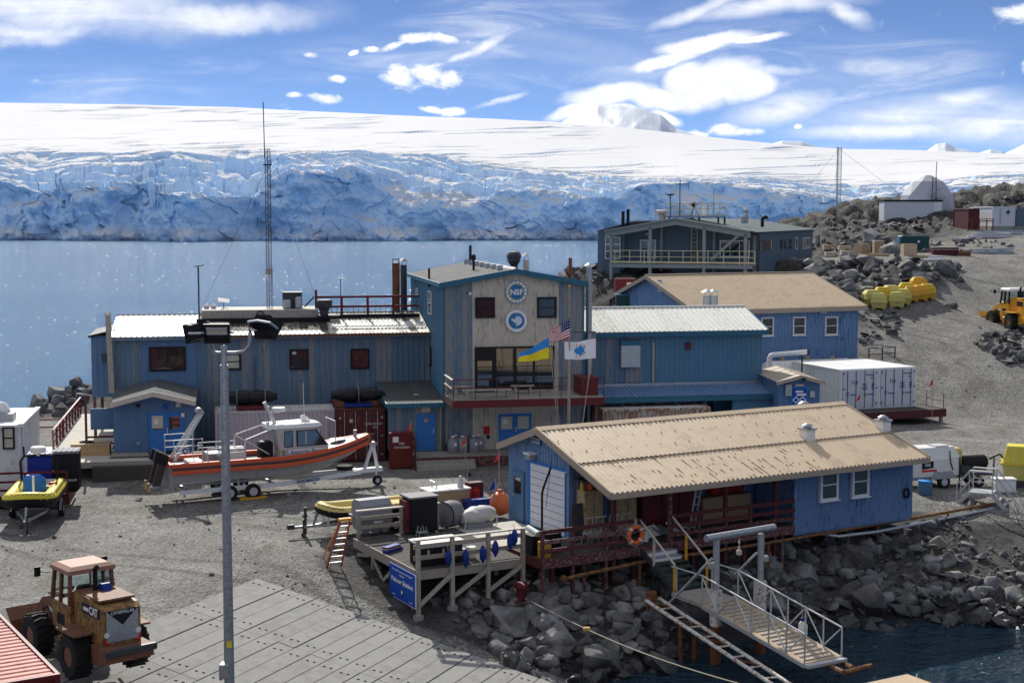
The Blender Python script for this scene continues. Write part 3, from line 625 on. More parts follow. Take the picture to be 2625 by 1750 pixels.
# ---- boulders
def rock_mesh(seed,n=16,sub=1):
 r = random.Random(seed); bm = bmesh.new()
 sc_ = Vector((r.uniform(.8,1.2),r.uniform(.65,1.0),r.uniform(.5,.85)))
 for i in range(n):
  d = Vector((r.gauss(0,1),r.gauss(0,1),r.gauss(0,1))).normalized() * r.uniform(.82,1.05)
  bm.verts.new((d.x * sc_.x / 2,d.y * sc_.y / 2,d.z * sc_.z / 2))
 res = bmesh.ops.convex_hull(bm,input=bm.verts); bmesh.ops.delete(bm,geom=[g for g in res['geom_interior'] if isinstance(g,bmesh.types.BMVert)],context='VERTS')
 if sub:
  bmesh.ops.bevel(bm,geom=list(bm.edges),offset=.035,segments=1,affect='EDGES',clamp_overlap=True)
  bmesh.ops.triangulate(bm,faces=bm.faces)
  for v in bm.verts: v.co += v.co.normalized() * (mnoise.noise(v.co * 3.1 + Vector((seed,0,0))) * .07)
 bmesh.ops.recalc_face_normals(bm,faces=bm.faces)
 me = bpy.data.meshes.new('boulder'); bm.to_mesh(me); bm.free(); me.materials.append(_M['boulder_rock']);
 me.polygons.foreach_set('use_smooth',[False] * len(me.polygons)); return me
ROCKS = [rock_mesh(100 + i) for i in range(14)]
SMALL = [rock_mesh(200 + i,10,0) for i in range(8)]
_rocks = []     # (size, x, y, z, kind)
def boulders():
 r = random.Random(11); used = []
 def lay(u,v,size):
  p = onground(u,v); _rocks.append((size * r.uniform(.85,1.15),p.x,p.y))
 def zone(poly,n,lo,hi,k=2.2):
  c = 0; xs = [q[0] for q in poly]; ys = [q[1] for q in poly]; tries = 0
  while c < n and tries < n * 30:
   tries += 1; u,v = r.uniform(min(xs),max(xs)),r.uniform(min(ys),max(ys)); ins = False; j = len(poly) - 1
   for i in range(len(poly)):
    if (ys[i] > v) != (ys[j] > v) and u < (xs[j] - xs[i]) * (v - ys[i]) / (ys[j] - ys[i]) + xs[i]: ins = not ins
    j = i
   if ins: lay(u,v,lo + (hi - lo) * r.random() ** k); c += 1
 zone([(1180,1560),(1330,1480),(1480,1440),(1640,1410),(1760,1500),(1800,1640),(1700,1750),(1400,1750),(1220,1650)],430,.28,1.15,2.0)
 zone([(1830,1420),(2060,1385),(2380,1330),(2500,1400),(2640,1450),(2640,1620),(2300,1620),(2050,1650),(1900,1600)],720,.2,1.1,2.2)
 zone([(2390,1330),(2625,1290),(2640,1450),(2480,1400)],150,.12,.5,1.6)
 zone([(1060,1540),(1200,1500),(1340,1470),(1330,1560),(1190,1620)],40,.25,.9)
 zone([(1340,1470),(1640,1400),(1660,1440),(1400,1500)],40,.4,1.0)
 zone([(2040,690),(2150,660),(2300,665),(2440,680),(2470,725),(2300,750),(2240,775),(2120,790),(2060,740)],190,.5,2.3,1.7)
 zone([(2050,604),(2250,606),(2420,622),(2560,606),(2620,640),(2420,650),(2200,640),(2060,640)],160,.4,1.5,2)
 zone([(2060,585),(2160,550),(2270,530),(2400,540),(2500,512),(2625,505),(2625,560),(2440,590),(2200,600)],330,.4,1.4,2)
 zone([(2470,870),(2560,850),(2640,840),(2640,960),(2580,930)],90,.3,1.7,1.6)
 zone([(2200,800),(2300,800),(2330,850),(2210,880)],36,.3,1.3)
 zone([(80,1040),(150,1000),(240,985),(240,1020),(160,1060),(90,1070)],60,.5,1.8)
 zone([(1350,680),(1440,660),(1540,645),(1540,720),(1400,720)],60,.6,2.2)
 zone([(400,1660),(480,1690),(560,1750),(380,1750)],26,.15,.7)
 for u,v,s_ in [(2185,1440,2.2),(2230,1560,1.9),(1540,1715,2.2),(1420,1650,1.7),(1310,1600,1.7),(1600,1600,1.6),(1690,1720,1.8),(1440,1590,1.5),(2290,650,3.4),(2330,690,2.6),(2230,622,3.2),(2262,624,2.6),(2420,705,3),(2280,735,2.4),(2440,790,1.6),(355,1283,.5),(2060,1480,1.6),(1990,1560,1.7)]:
  p = onground(u,v); _rocks.append((s_,p.x,p.y))
 _rocks.sort(key=lambda q: -q[0] / math.hypot(q[1],q[2]))
 rest = B()
 def clear(x,y):                # keep the yard furniture and buildings free
  return not ((50 < x < 76 and 205 < y < 232) or (50 < x < 70 and 155 < y < 178 and False) or (20.3 < x < 28 and 61.5 < y < 70) or (-7 < x < .8 and 53 < y < 60 and False))
 for i,(s_,x,y) in enumerate(_rocks):
  if not clear(x,y): continue
  z = hgt(x,y) + s_ * r.uniform(-.02,.16); rot = (r.uniform(-.5,.5),r.uniform(-.5,.5),r.uniform(0,6.28))
  if i < 298:
   o = link('boulder',ROCKS[i % len(ROCKS)],GROUND,(x,y,z),rot); o.scale = (s_,s_,s_ * r.uniform(.8,1.15))
  else:
   me = SMALL[i % len(SMALL)]; M_ = Matrix.LocRotScale(Vector((x,y,z)),Matrix.Rotation(rot[2],3,'Z') @ Matrix.Rotation(rot[0],3,'X'),Vector((s_,) * 3))
   rest.add([M_ @ v.co for v in me.vertices],[tuple(p.vertices) for p in me.polygons])
 for i in range(2600):           # loose stones over the yard edges and shore
  u,v = r.uniform(0,2625),r.uniform(640,1750); p = onground(u,v)
  if p.y > 315: continue
  kk = float(vnoise(np.array(p.x * .15),np.array(p.y * .15),90)); s_ = r.uniform(.05,.16) if r.random() < .85 else r.uniform(.15,.35)
  if kk < .45: continue
  me = SMALL[i % len(SMALL)]; M_ = Matrix.LocRotScale(Vector((p.x,p.y,hgt(p.x,p.y) + s_ * .1)),Matrix.Rotation(r.uniform(0,6),3,'Z'),Vector((s_,) * 3))
  rest.add([M_ @ v_.co for v_ in me.vertices],[tuple(q.vertices) for q in me.polygons])
 o = rest.make('loose_stones','boulder_rock',GROUND); o['kind'] = 'stuff'
boulders()

# ================================================================ BUILDING HELPERS
def clad(par,x0,y0,rz,L,z0,top,pw,m,rib=.03,k=1,name='wall_panel',skip=None):
 """vertical ribbed metal sheets, each a part of its own; they face local -y turned by rz"""
 n = max(1,round(L / pw)); pw = L / n; base = []
 for j in range(k):
  q = pw / k; base += [(j * q,0),(j * q + q * .62,0),(j * q + q * .70,-rib),(j * q + q * .92,-rib)]
 base.append((pw,0)); shared = None
 for i in range(n):
  xa = i * pw
  if callable(top) or shared is None:
   t = [top(xa + p[0]) if callable(top) else top for p in base]
   if callable(top):                       # a sheet under the ridge gets a vertex there
    pass
   vs = [(p[0],p[1],z0) for p in base] + [(p[0],p[1],t[j]) for j,p in enumerate(base)]; nb = len(base)
   b = B(); b.add(vs,[(j,j + 1,j + 1 + nb,j + nb) for j in range(nb - 1)]); me = b.mesh(name,m); shared = me
  link(name,shared,par,(x0 + xa * math.cos(rz),y0 + xa * math.sin(rz),0),(0,0,rz))
def roof(par,A,Bq,Cq,D,n,k,amp,m,name='roof_sheet',wave=True,thick=0):
 """roof sheets from eave A-B up to ridge D-C"""
 A,Bq,Cq,D = (Vector(p) for p in (A,Bq,Cq,D)); nrm = (Bq - A).cross(D - A).normalized()
 for i in range(n):
  b = B(); lo,hi = [],[]
  if wave: fr = [(j / (k * 4),math.sin(j / 4 * 2 * math.pi) * amp) for j in range(k * 4 + 1)]
  else:
   fr = []
   for j in range(k): fr += [(j / k,0),((j + .72) / k,0),((j + .76) / k,amp),((j + .94) / k,amp)]
   fr.append((1,0))
  for t,h in fr:
   s_ = (i + t) / n; lo.append(A.lerp(Bq,s_) + nrm * h); hi.append(D.lerp(Cq,s_) + nrm * h)
  q = len(lo); b.add(lo + hi,[(j,j + 1,j + 1 + q,j + q) for j in range(q - 1)]); b.make(name,m,par)
def win(par,x0,x1,z0,z1,ox=0,oy=0,rz=0,fm='black_frame',gm='glass',fw=.08,cols=1,rows=1,out=.07,sill=False,bars=.05,label=None,name='window'):
 """window standing a little proud of the sheets: frame, panes, bars"""
 b = B(); W,Hh = x1 - x0,z1 - z0
 b.box(0,fw,-out,.02,0,Hh).box(W - fw,W,-out,.02,0,Hh).box(fw,W - fw,-out,.02,0,fw).box(fw,W - fw,-out,.02,Hh - fw,Hh)
 c,s_ = math.cos(rz),math.sin(rz)
 w_ = b.make(name,fm,par,(ox + x0 * c,oy + x0 * s_,z0),(0,0,rz))
 for i in range(cols):
  for j in range(rows):
   pw_,ph = (W - 2 * fw) / cols,(Hh - 2 * fw) / rows
   bx(w_,'pane',gm,fw + i * pw_,fw + (i + 1) * pw_,-out * .45,-out * .45 + .01,fw + j * ph,fw + (j + 1) * ph)
 for i in range(1,cols): xx = fw + (W - 2 * fw) * i / cols; bx(w_,'mullion',fm,xx - bars / 2,xx + bars / 2,-out * .9,-.005,fw,Hh - fw)
 for j in range(1,rows): zz = fw + (Hh - 2 * fw) * j / rows; bx(w_,'glazing_bar',fm,fw,W - fw,-out * .86,-.006,zz - bars / 2,zz + bars / 2)
 if sill: bx(w_,'sill',fm,-.06,W + .06,-out - .06,0,-.05,0)
 if label: w_['label'] = label
 return w_
def pwin(par,fr,y,za,a,b,**k):
 """window given by two opposite corners in the photo, on the wall plane y of frame fr"""
 x0,z1 = fr.y(*za(*a),y); x1,z0 = fr.y(*za(*b),y)
 return win(par,min(x0,x1),max(x0,x1),min(z0,z1),max(z0,z1),oy=y,**k)
def door(par,x0,x1,z0,z1,y,m='door_blue',leaves=1,frame='door_blue',win_frac=None,glassm='glass',name='door'):
 fw = .07; b = B().box(0,fw,-.05,.02,0,z1 - z0).box(x1 - x0 - fw,x1 - x0,-.05,.02,0,z1 - z0).box(fw,x1 - x0 - fw,-.05,.02,z1 - z0 - fw,z1 - z0)
 d = b.make(name,frame,par,(x0,y,z0)); lw = (x1 - x0 - 2 * fw) / leaves
 for i in range(leaves):
  xa = fw + i * lw + .006; xb = fw + (i + 1) * lw - .006; bx(d,'door_leaf',m,xa,xb,-.04,.01,.02,z1 - z0 - fw - .01)
  if win_frac:
   hh = z1 - z0; bx(d,'door_window',glassm,xa + lw * .16,xb - lw * .16,-.05,-.041,hh * win_frac[0],hh * win_frac[1])
 hx = fw + (lw if leaves == 2 else lw - .1); bx(d,'door_handle','alloy',hx + .02,hx + .07,-.10,-.042,.95,1.2)
 return d
def rail_run(par,P,Q,h,m,rails=(1.,.55),post=.09,rl=.06,step=1.6,skip_first=False,posts=True,top_flat=False):
 """railing between two points: posts and rails, each a part"""
 P,Q = Vector(P),Vector(Q); L = (Q - P).length; n = max(1,round(L / step))
 if posts:
  for i in range(1 if skip_first else 0,n + 1):
   p = P.lerp(Q,i / n); beam(par,'post',m,p,p + Vector((0,0,h)),post)
 for f in rails: beam(par,'rail',m,P + Vector((0,0,h * f)),Q + Vector((0,0,h * f)),rl if not (top_flat and f == rails[0]) else rl * 2.2,rl * (1.6 if not top_flat or f != rails[0] else .6))
def planks(par,name,m,x0,x1,y0,y1,z,pw,along='x',gap=.012,th=.04):
 L = (y1 - y0) if along == 'x' else (x1 - x0); n = max(1,round(L / pw)); q = L / n
 me = None
 for i in range(n):
  if along == 'x':
   if me is None: me = B().box(0,x1 - x0,gap / 2,q - gap / 2,-th,0).mesh(name,m)
   link(name,me,par,(x0,y0 + i * q,z))
  else:
   if me is None: me = B().box(gap / 2,q - gap / 2,0,y1 - y0,-th,0).mesh(name,m)
   link(name,me,par,(x0 + i * q,y0,z))
def vent_cowl(name,label,loc,h=.5,w_=.42,m='galv'):

 t = thing(name,label,'roof vent',loc); bx(t,'vent_box','white_paint',-w_ / 2,w_ / 2,-w_ / 2,w_ / 2,-.25,h,c=.01)
 bx(t,'vent_collar',m,-w_ / 2 - .05,w_ / 2 + .05,-w_ / 2 - .05,w_ / 2 + .05,h,h + .07)
 B().lathe([(.15,h + .07),(.15,h + .11),(.25,h + .14),(.22,h + .19),(.11,h + .25),(.02,h + .28)],14).make('vent_cap',m,t,smooth=True); return t
def flue(name,label,loc,h,r,m='steel_dark',cap=None,group=None):
 t = thing(name,label,'flue pipe',loc,group=group); rod(t,'pipe',m,(0,0,-.2),(0,0,h),r,12)
 if cap == 'cone':
  for a in (0,2.1,4.2): rod(t,'strut',m,(r * .9 * math.cos(a),r * .9 * math.sin(a),h),(r * .9 * math.cos(a),r * .9 * math.sin(a),h + .25),.012,5)
  B().lathe([(r * 1.5,h + .22),(r * .4,h + .38),(.01,h + .4)],12).make('rain_cap',m,t,smooth=True)
 elif cap == 'ring':
  B().lathe([(r * 1.12,h - .5),(r * 1.12,h - .42)],12).make('collar',m,t,smooth=True); B().lathe([(r * 1.1,h - .06),(r * 1.1,h)],12).make('rim',m,t)
  for a in (0,3.14): rod(t,'strut',m,(r * .8 * math.cos(a),0,h),(r * .8 * math.cos(a),0,h + .22),.03,5)
  bx(t,'bridge',m,-r,r,-.05,.05,h + .2,h + .26)
 elif cap == 'bird':
  B().lathe([(r * 1.05,h),(r * 1.9,h + .08),(r * 1.9,h + .3),(r * 1.1,h + .36)],8).make('rain_cap',m,t)
 return t

# ================================================================ THE STATION
_o = at(1138.4,1158,Y=77); S_ = Frame((_o.x,_o.y),11); RS = S_.th
ZB = 3.55                                                # floor of the lower doors
TW = S_.y(*zB(2262,900),0)[0]                          # width of the tall block
ZE = S_.y(*zB(992,300),0)[1]; ZR = S_.y(*zB(1640,175),0)[1]; TD = 14.5
def main_block():
 t = thing('station_building','tall station block with beige centre panel and two round emblems above a balcony','building',(S_.o.x,S_.o.y,0),RS)
 xr = S_.y(*zB(1640,175),0)[0]
 topf = lambda x: ZE + (ZR - ZE) * (x / xr if x < xr else (TW - x) / (TW - xr)) - .12
 B().prism([(.03,2.6),(TW - .03,2.6),(TW - .03,ZE - .15),(xr,ZR - .16),(.03,ZE - .15)],.06,TD,'y').make('wall','teal_trim',t)
 xa,xb = S_.y(*zB(1252,600),0)[0],S_.y(*zB(2040,600),0)[0]
 for a,b_,m,pw in ((0,xa,'slate_panel',.26),(xa,xb,'beige_panel',.30),(xb,TW,'slate_panel',.26)):
  clad(t,a,.03,0,b_ - a,2.9,(lambda x,a=a: topf(a + x)),pw,m,.025)
 clad(t,.03,TD,-math.pi / 2,TD,2.9,ZE - .1,.26,'teal_panel',.03)
 bx(t,'corner_trim','teal_trim',-.05,.06,-.03,.1,2.9,ZE - .1); bx(t,'corner_trim','teal_trim',TW - .06,TW + .05,-.03,.1,2.9,ZE - .1)
 ov = .22
 roof(t,(-.16,-ov,ZE - .02),(-.16,TD + .2,ZE - .02),(xr,TD + .2,ZR),(xr,-ov,ZR),15,3,.035,'grey_roof',wave=False)
 roof(t,(TW + .16,TD + .2,ZE - .02),(TW + .16,-ov,ZE - .02),(xr,-ov,ZR),(xr,TD + .2,ZR),15,3,.035,'grey_roof',wave=False)
 for p,q in (((-.2,ZE - .03),(xr,ZR - .02)),((xr,ZR - .02),(TW + .2,ZE - .03))):
  B().prism([(p[0],p[1] - .26),(q[0],q[1] - .26),(q[0],q[1] + .04),(p[0],p[1] + .04)],-ov - .06,-ov + .03,'y').make('fascia','teal_trim',t)
  B().prism([(p[0],p[1] - .16),(q[0],q[1] - .16),(q[0],q[1] - .12),(p[0],p[1] - .12)],-ov + .04,.02,'y').make('soffit','teal_trim',t)
 bx(t,'gutter','teal_trim',-.26,-.15,-ov,TD + .2,ZE - .24,ZE - .02)
 B().prism([(xr - .12,ZR - .02),(xr + .12,ZR - .02),(xr,ZR + .09)],-ov - .02,TD + .2,'y').make('ridge_cap','white_roof',t)
 for i in range(7):                                    # snow guards along the ridge
  y = 1.2 + i * 1.9; B().box(xr - .75,xr - .45,y - .03,y + .03,ZR - .12,ZR + .16).make('snow_guard','galv',t)
 # windows
 pwin(t,S_,.0,zB,(1275,435),(1455,622),rows=2,fw=.11); pwin(t,S_,.0,zB,(1842,433),(2017,620),rows=2,fw=.11)
 x0,z1 = S_.y(*zB(1272,888),0); x1,z0 = S_.y(*zB(1998,1222),0); ZD = S_.y(*zB(1300,1302),0)[1]
 dw = (x1 - x0) * .245
 win(t,x0 + dw,x1,z0,z1,fw=.1,cols=3,rows=1,bars=.13,label='three tall dark-framed panes beside the balcony door')
 bx(t,'transom','black_frame',x0 + dw + .1,x1 - .1,-.08,-.04,z0 + (z1 - z0) * .22,z0 + (z1 - z0) * .27)
 win(t,x0,x0 + dw,ZD + .02,z1,fw=.13,rows=1,label='glazed balcony door',name='door')
 bx(t,'apron','black_frame',x0 + dw,x1,-.03,.02,ZD + .1,z0);
 bx(t,'door_lintel','black_frame',x0 + .1,x0 + dw - .1,-.09,-.045,z1 - .75,z1 - .1)
 # lower doors
 xa_,zt = S_.y(*zP(1545,345),0); xb_,zb = S_.y(*zP(1872,708),0)
 d = door(t,xa_,xb_,ZB,zt,.0,leaves=2,frame='galv',win_frac=(.54,.88),glassm='blind'); bx(d,'notice','paper',.34,.58,-.062,-.052,1.35,1.62)
 bx(t,'alarm_box','flag_red',*sorted((S_.y(*zP(1428,470),0)[0],S_.y(*zP(1476,470),0)[0])),-.12,0,S_.y(*zP(1428,540),0)[1],S_.y(*zP(1428,470),0)[1])
 bx(t,'bell','black',*sorted((S_.y(*zP(1452,550),0)[0],S_.y(*zP(1478,550),0)[0])),-.08,0,S_.y(*zP(1452,582),0)[1],S_.y(*zP(1452,550),0)[1])
 # side windows of the west wall
 for (a,b_) in (((845,370),(872,592)),((848,880),(872,1060)),((735,345),(752,420))):
  y0,z1_ = S_.x(*zB(*a),0); y1,z0_ = S_.x(*zB(*b_),0); ya,yb = min(y0,y1),max(y0,y1); yc = (ya + yb) / 2
  win(t,0,max(.55,yb - ya),min(z0_,z1_),max(z0_,z1_),ox=-.0,oy=yc + .3,rz=-math.pi / 2,rows=2,fm='white_frame' if a[0] != 848 else 'black_frame',fw=.06)
 # flood lamp and camera on the wall
 x,z = S_.y(*zB(1222,400),0); rod(t,'camera_arm','black',(x - .2,-.02,z + .03),(x,-.25,z),.02); B().lathe([(.02,-.09),(.075,-.05),(.075,.05),(.02,.09)],10,(x,-.28,z)).make('camera_dome','white_paint',t,smooth=True)
 # emblems
 for (c,kind) in (((1650,385),0),((1650,648),1)):
  x,z = S_.y(*zB(*c),0); r_ = .60
  e = B().lathe([(r_,0),(r_,.04)],40,(0,0,0),'y').make('emblem','logo_white',t,(x,-.10,z))
  e['label'] = ('white round emblem with blue globe, gold gear ring and the letters NSF','white round emblem with a white continent on a blue disc')[kind]
  ring = B().lathe([(r_ * 1.0,-.012),(r_ * 1.0,.02),(r_ * .955,.02),(r_ * .955,-.012),(r_,-.012)],40,axis='y',caps=False); ring.make('rim','logo_blue' if kind == 0 else 'logo_pale',e)
  if kind == 0:
   gr = B(); n = 15
   for i in range(n):
    a = 2 * math.pi * i / n; p = lambda rr,da: (rr * math.cos(a + da),-.008,rr * math.sin(a + da))
    gr.add([p(.43,-.12),p(.54,-.045),p(.54,.045),p(.43,.12)],[(0,1,2,3)])
   gr.lathe([(.45,-.012),(.45,-.004),(.40,-.004),(.40,-.012),(.45,-.012)],40,axis='y',caps=False); gr.make('gear_ring','logo_gold',e)
   B().lathe([(.395,-.02),(.395,-.004)],36,axis='y').make('globe','logo_blue',e)
   text(e,'lettering','NSF','logo_white',(0,-.026,-.02),.42,sx=1.0,bold=.012)
  else:
   B().lathe([(.44,-.012),(.44,-.002)],36,axis='y').make('blue_disc','logo_blue',e)
   cont = [(-.10,.26),(-.03,.17),(.06,.24),(.18,.25),(.26,.17),(.31,.05),(.30,-.10),(.20,-.20),(.06,-.27),(-.02,-.22),(-.03,-.12),(-.12,-.10),(-.20,-.02),(-.31,.07),(-.24,.12),(-.28,.20),(-.20,.12),(-.12,.08),(-.06,.12)]
   B().prism([(p[0] * 1.0,p[1]) for p in cont],-.022,-.013,'y').make('continent','logo_pale',e)
   B().prism([(-.01,-.44),(.01,-.44),(.01,.44),(-.01,.44)],-.016,-.0125,'y').make('meridian','logo_pale',e)
 # balcony
 DD = 3.2; zdk = ZD; x0b,x1b = -.02,TW + .4
 bal = bx(t,'balcony','rail_red',x0b,x1b,-DD,-DD + .12,zdk - .42,zdk - .02); bal['label'] = 'timber balcony with a dark red edge board'
 bx(bal,'edge_board','red_wood',x0b,x0b + .1,-DD + .12,0,zdk - .40,zdk - .02); bx(bal,'edge_board','red_wood',x1b - .1,x1b,-DD + .12,0,zdk - .40,zdk - .02)
 bx(bal,'underside','timber',x0b + .1,x1b - .1,-DD + .13,-.03,zdk - .25,zdk - .06)
 planks(bal,'deck_board','deck_wood',x0b + .02,x1b,-DD,-.02,zdk,.145)
 for i in range(8):
  x = x0b + .06 + (x1b - x0b - .12) * i / 7; rod(bal,'post','steel_dark',(x,-DD + .05,zdk - .3),(x,-DD + .05,zdk + 1.05),.022,6)
 for h in (1.05,.62): rod(bal,'rail','rail_red',(x0b,-DD + .05,zdk + h),(x1b,-DD + .05,zdk + h),.02,6)
 for h in (1.05,.6): beam(bal,'side_rail','deck_pale',(x0b,-DD + .05,zdk + h),(x0b,-.6,zdk + h),.12,.05)
 for x in (x0b + .05,): beam(bal,'side_post','timber',(x,-.7,zdk),(x,-.7,zdk + 1.05),.09)
 rod(bal,'drain_spout','rust',(x0b + .05,-DD - .05,zdk - .35),(x0b + .02,-DD - .05,zdk - .55),.05,8)
 for x in (x0b + .5,x0b + 3.8,x1b - .4): beam(bal,'column','red_wood',(x,-DD + .25,2.7),(x,-DD + .25,zdk - .26),.14) if x > 5 else None
 return t,zdk
TALL,ZDECK = main_block()
def bench(label,x,y,z,L,m='timber',rz=0):
 p = S_.w(x,y,z); t = thing('bench',label,'bench',p,RS + rz,'wooden benches on the balcony')
 bx(t,'seat',m,-L / 2,L / 2,-.2,.2,.40,.46)
 for sx in (-1,1): bx(t,'leg',m,sx * (L / 2 - .22) - .05,sx * (L / 2 - .22) + .05,-.18,.18,.002,.40)
 return t
bench('wooden bench under the balcony windows',4.1,-1.05,ZDECK,1.25); bench('long wooden bench along the balcony rail',1.9,-2.55,ZDECK,2.6); bench('wooden bench beside the balcony door, against the slate panels',.85,-.75,ZDECK,1.1)
def balcony_locker():
 p = S_.w(7.45,-1.6,ZDECK); t = thing('locker','dark red wooden locker at the right end of the balcony','locker',p,RS)
 bx(t,'body','rail_red',-.45,.45,-.9,.9,.002,.85); bx(t,'lid','rail_red',-.5,.5,-.95,.95,.85,.93)
balcony_locker()

# ---- west wing
WY = 5.4
XL = S_.y(*zA(330,600),WY)[0]; ZWE = S_.y(*zA(700,358),WY)[1]; WD = 9.; ZWR = ZWE + .85
def west_wing():
 t = thing('station_wing','long weathered blue station wing with rusty and white metal roof','building',(S_.o.x,S_.o.y,0),RS)
 B().prism([(WY + .05,2.4),(WY + WD,2.4),(WY + WD,ZWE - .1),(WY + WD / 2,ZWR - .14),(WY + .05,ZWE - .1)],XL + .03,-.05,'x').make('wall','slate_panel',t)
 clad(t,XL,WY,0,-XL,2.6,ZWE - .02,.31,'slate_panel',.035)
 # smoother repainted sheets round the big window
 xs0,xs1 = S_.y(*zA(590,600),WY)[0],S_.y(*zA(1080,600),WY)[0]
 clad(t,xs0,WY - .04,0,xs1 - xs0,5.6,ZWE - .06,.31,'entry_blue',.012,name='wall_panel')
 bx(t,'fascia','slate_panel',XL - .12,-.02,WY - .36,WY - .26,ZWE - .22,ZWE - .01)
 xm = S_.y(*zA(1085,300),WY)[0]
 roof(t,(XL - .15,WY - .4,ZWE),(xm,WY - .4,ZWE),(xm,WY + WD / 2,ZWR),(XL - .15,WY + WD / 2,ZWR),8,2,.045,'white_roof',wave=False)
 xm2 = S_.y(*zO(1440,700),WY)[0]
 f2 = .9 / (WD / 2 + .4); zq = ZWE + (ZWR - ZWE) * f2
 roof(t,(xm,WY - .4,ZWE),(xm2,WY - .4,ZWE),(xm2,WY + .5,zq),(xm,WY + .5,zq),9,3,.04,'rust_roof',wave=False)
 roof(t,(xm,WY + .45,zq + .012),(xm2,WY + .45,zq + .012),(xm2,WY + WD / 2,ZWR),(xm,WY + WD / 2,ZWR),9,3,.04,'soot_roof',wave=False)
 nrm = (ZWR - ZWE) / (WD / 2 + .4)
 roof(t,(xm2,WY - .4,ZWE),(-.05,WY - .4,ZWE),(-.05,WY + WD / 2,ZWR),(xm2,WY + WD / 2,ZWR),9,3,.04,'rust_roof',wave=False)
 roof(t,(xm2 + .1,WY + .5,ZWE + .9 * nrm + .05),(-.15,WY + .5,ZWE + .9 * nrm + .05),(-.15,WY + 1.9,ZWE + 2.3 * nrm + .06),(xm2 + .1,WY + 1.9,ZWE + 2.3 * nrm + .06),12,2,.04,'white_roof',wave=False)
 roof(t,(-.05,WY + WD + .3,ZWE),(XL - .15,WY + WD + .3,ZWE),(XL - .15,WY + WD / 2,ZWR),(-.05,WY + WD / 2,ZWR),22,2,.04,'dark_roof',wave=False)
 bx(t,'ridge_cap','grey_roof',XL - .15,-.05,WY + WD / 2 - .12,WY + WD / 2 + .12,ZWR - .01,ZWR + .06)
 bx(t,'gutter','rust',xm,-.05,WY - .46,WY - .34,ZWE - .12,ZWE - .02)
 pwin(t,S_,WY - .05,zA,(648,460),(988,676),cols=2,fw=.1,label='wide brown-framed window reflecting red')
 pwin(t,S_,WY - .03,zO,(480,945),(636,1096),rows=2,fw=.11,gm='blind',label='window with pale drawn blinds')
 w3 = pwin(t,S_,WY - .03,zO,(1075,908),(1252,1092),fw=.12); bx(w3,'notice','blind',.16,.38,-.055,-.045,.86,1.02)
 pwin(t,S_,WY - .03,zO,(1633,903),(1806,1086),fw=.1,gm='maroon',label='window boarded up in dark red')
 x,z = S_.y(*zA(1700,440),WY); bx(t,'wall_lamp','galv',x - .05,x + .05,WY - .12,WY - .03,z - .12,z + .12)
 beam(t,'conduit','steel_dark',(x - .55,WY - .06,6.3),(x - .5,WY - .06,8.2),.03)
 # flat duct rising at the west corner
 x,z = S_.y(*zA(293,140),WY - .3); z0 = S_.y(*zA(305,880),WY - .3)[1]
 d = B().beam((x,WY - .3,z0),(x - .12,WY - .3,z),.28,.3).make('duct','timber',t); bx(d,'duct_mouth','white_paint',x - .22,x - .02,WY - .47,WY - .44,z - .16,z - .03)
 return t
WING = west_wing()
def west_annex():
 t = thing('annex','dark blue box annex on posts at the far left end of the wing','building',(S_.o.x,S_.o.y,0),RS)
 y0 = WY + 1.2; x0 = S_.y(*zA(125,600),y0)[0]; x1 = XL; z1 = S_.y(*zA(125,375),y0)[1]; z0 = S_.y(*zA(130,920),y0)[1]
 bx(t,'wall','entry_blue',x0 + .02,x1,y0 + .04,y0 + 5,z0,z1 + .1); clad(t,x0,y0,0,x1 - x0,z0,z1,.34,'entry_blue',.02)
 clad(t,x0,y0 + 5,-math.pi / 2,5,z0,z1,.34,'entry_blue',.02)
 B().prism([(x0 - .15,z1),(x1 + .02,z1 + .34),(x1 + .02,z1 + .46),(x0 - .15,z1 + .12)],y0 - .2,y0 + 5.1,'y').make('roof','black',t)
 xa,za_ = S_.y(*zA(207,505),y0); xb,zb = S_.y(*zA(275,608),y0)
 lv = bx(t,'louvre','entry_blue',xa,xb,y0 - .05,y0 - .01,zb,za_)
 for i in range(6): bx(lv,'blade','steel_dark',xa + .03,xb - .03,y0 - .08,y0 - .04,zb + .05 + i * (za_ - zb - .1) / 6,zb + .1 + i * (za_ - zb - .1) / 6)
 for x in (x0 + .1,x1 - .15):
  for y in (y0 + .15,y0 + 4.8): beam(t,'post','red_wood',(x,y,2.0),(x,y,z0),.16)
west_annex()
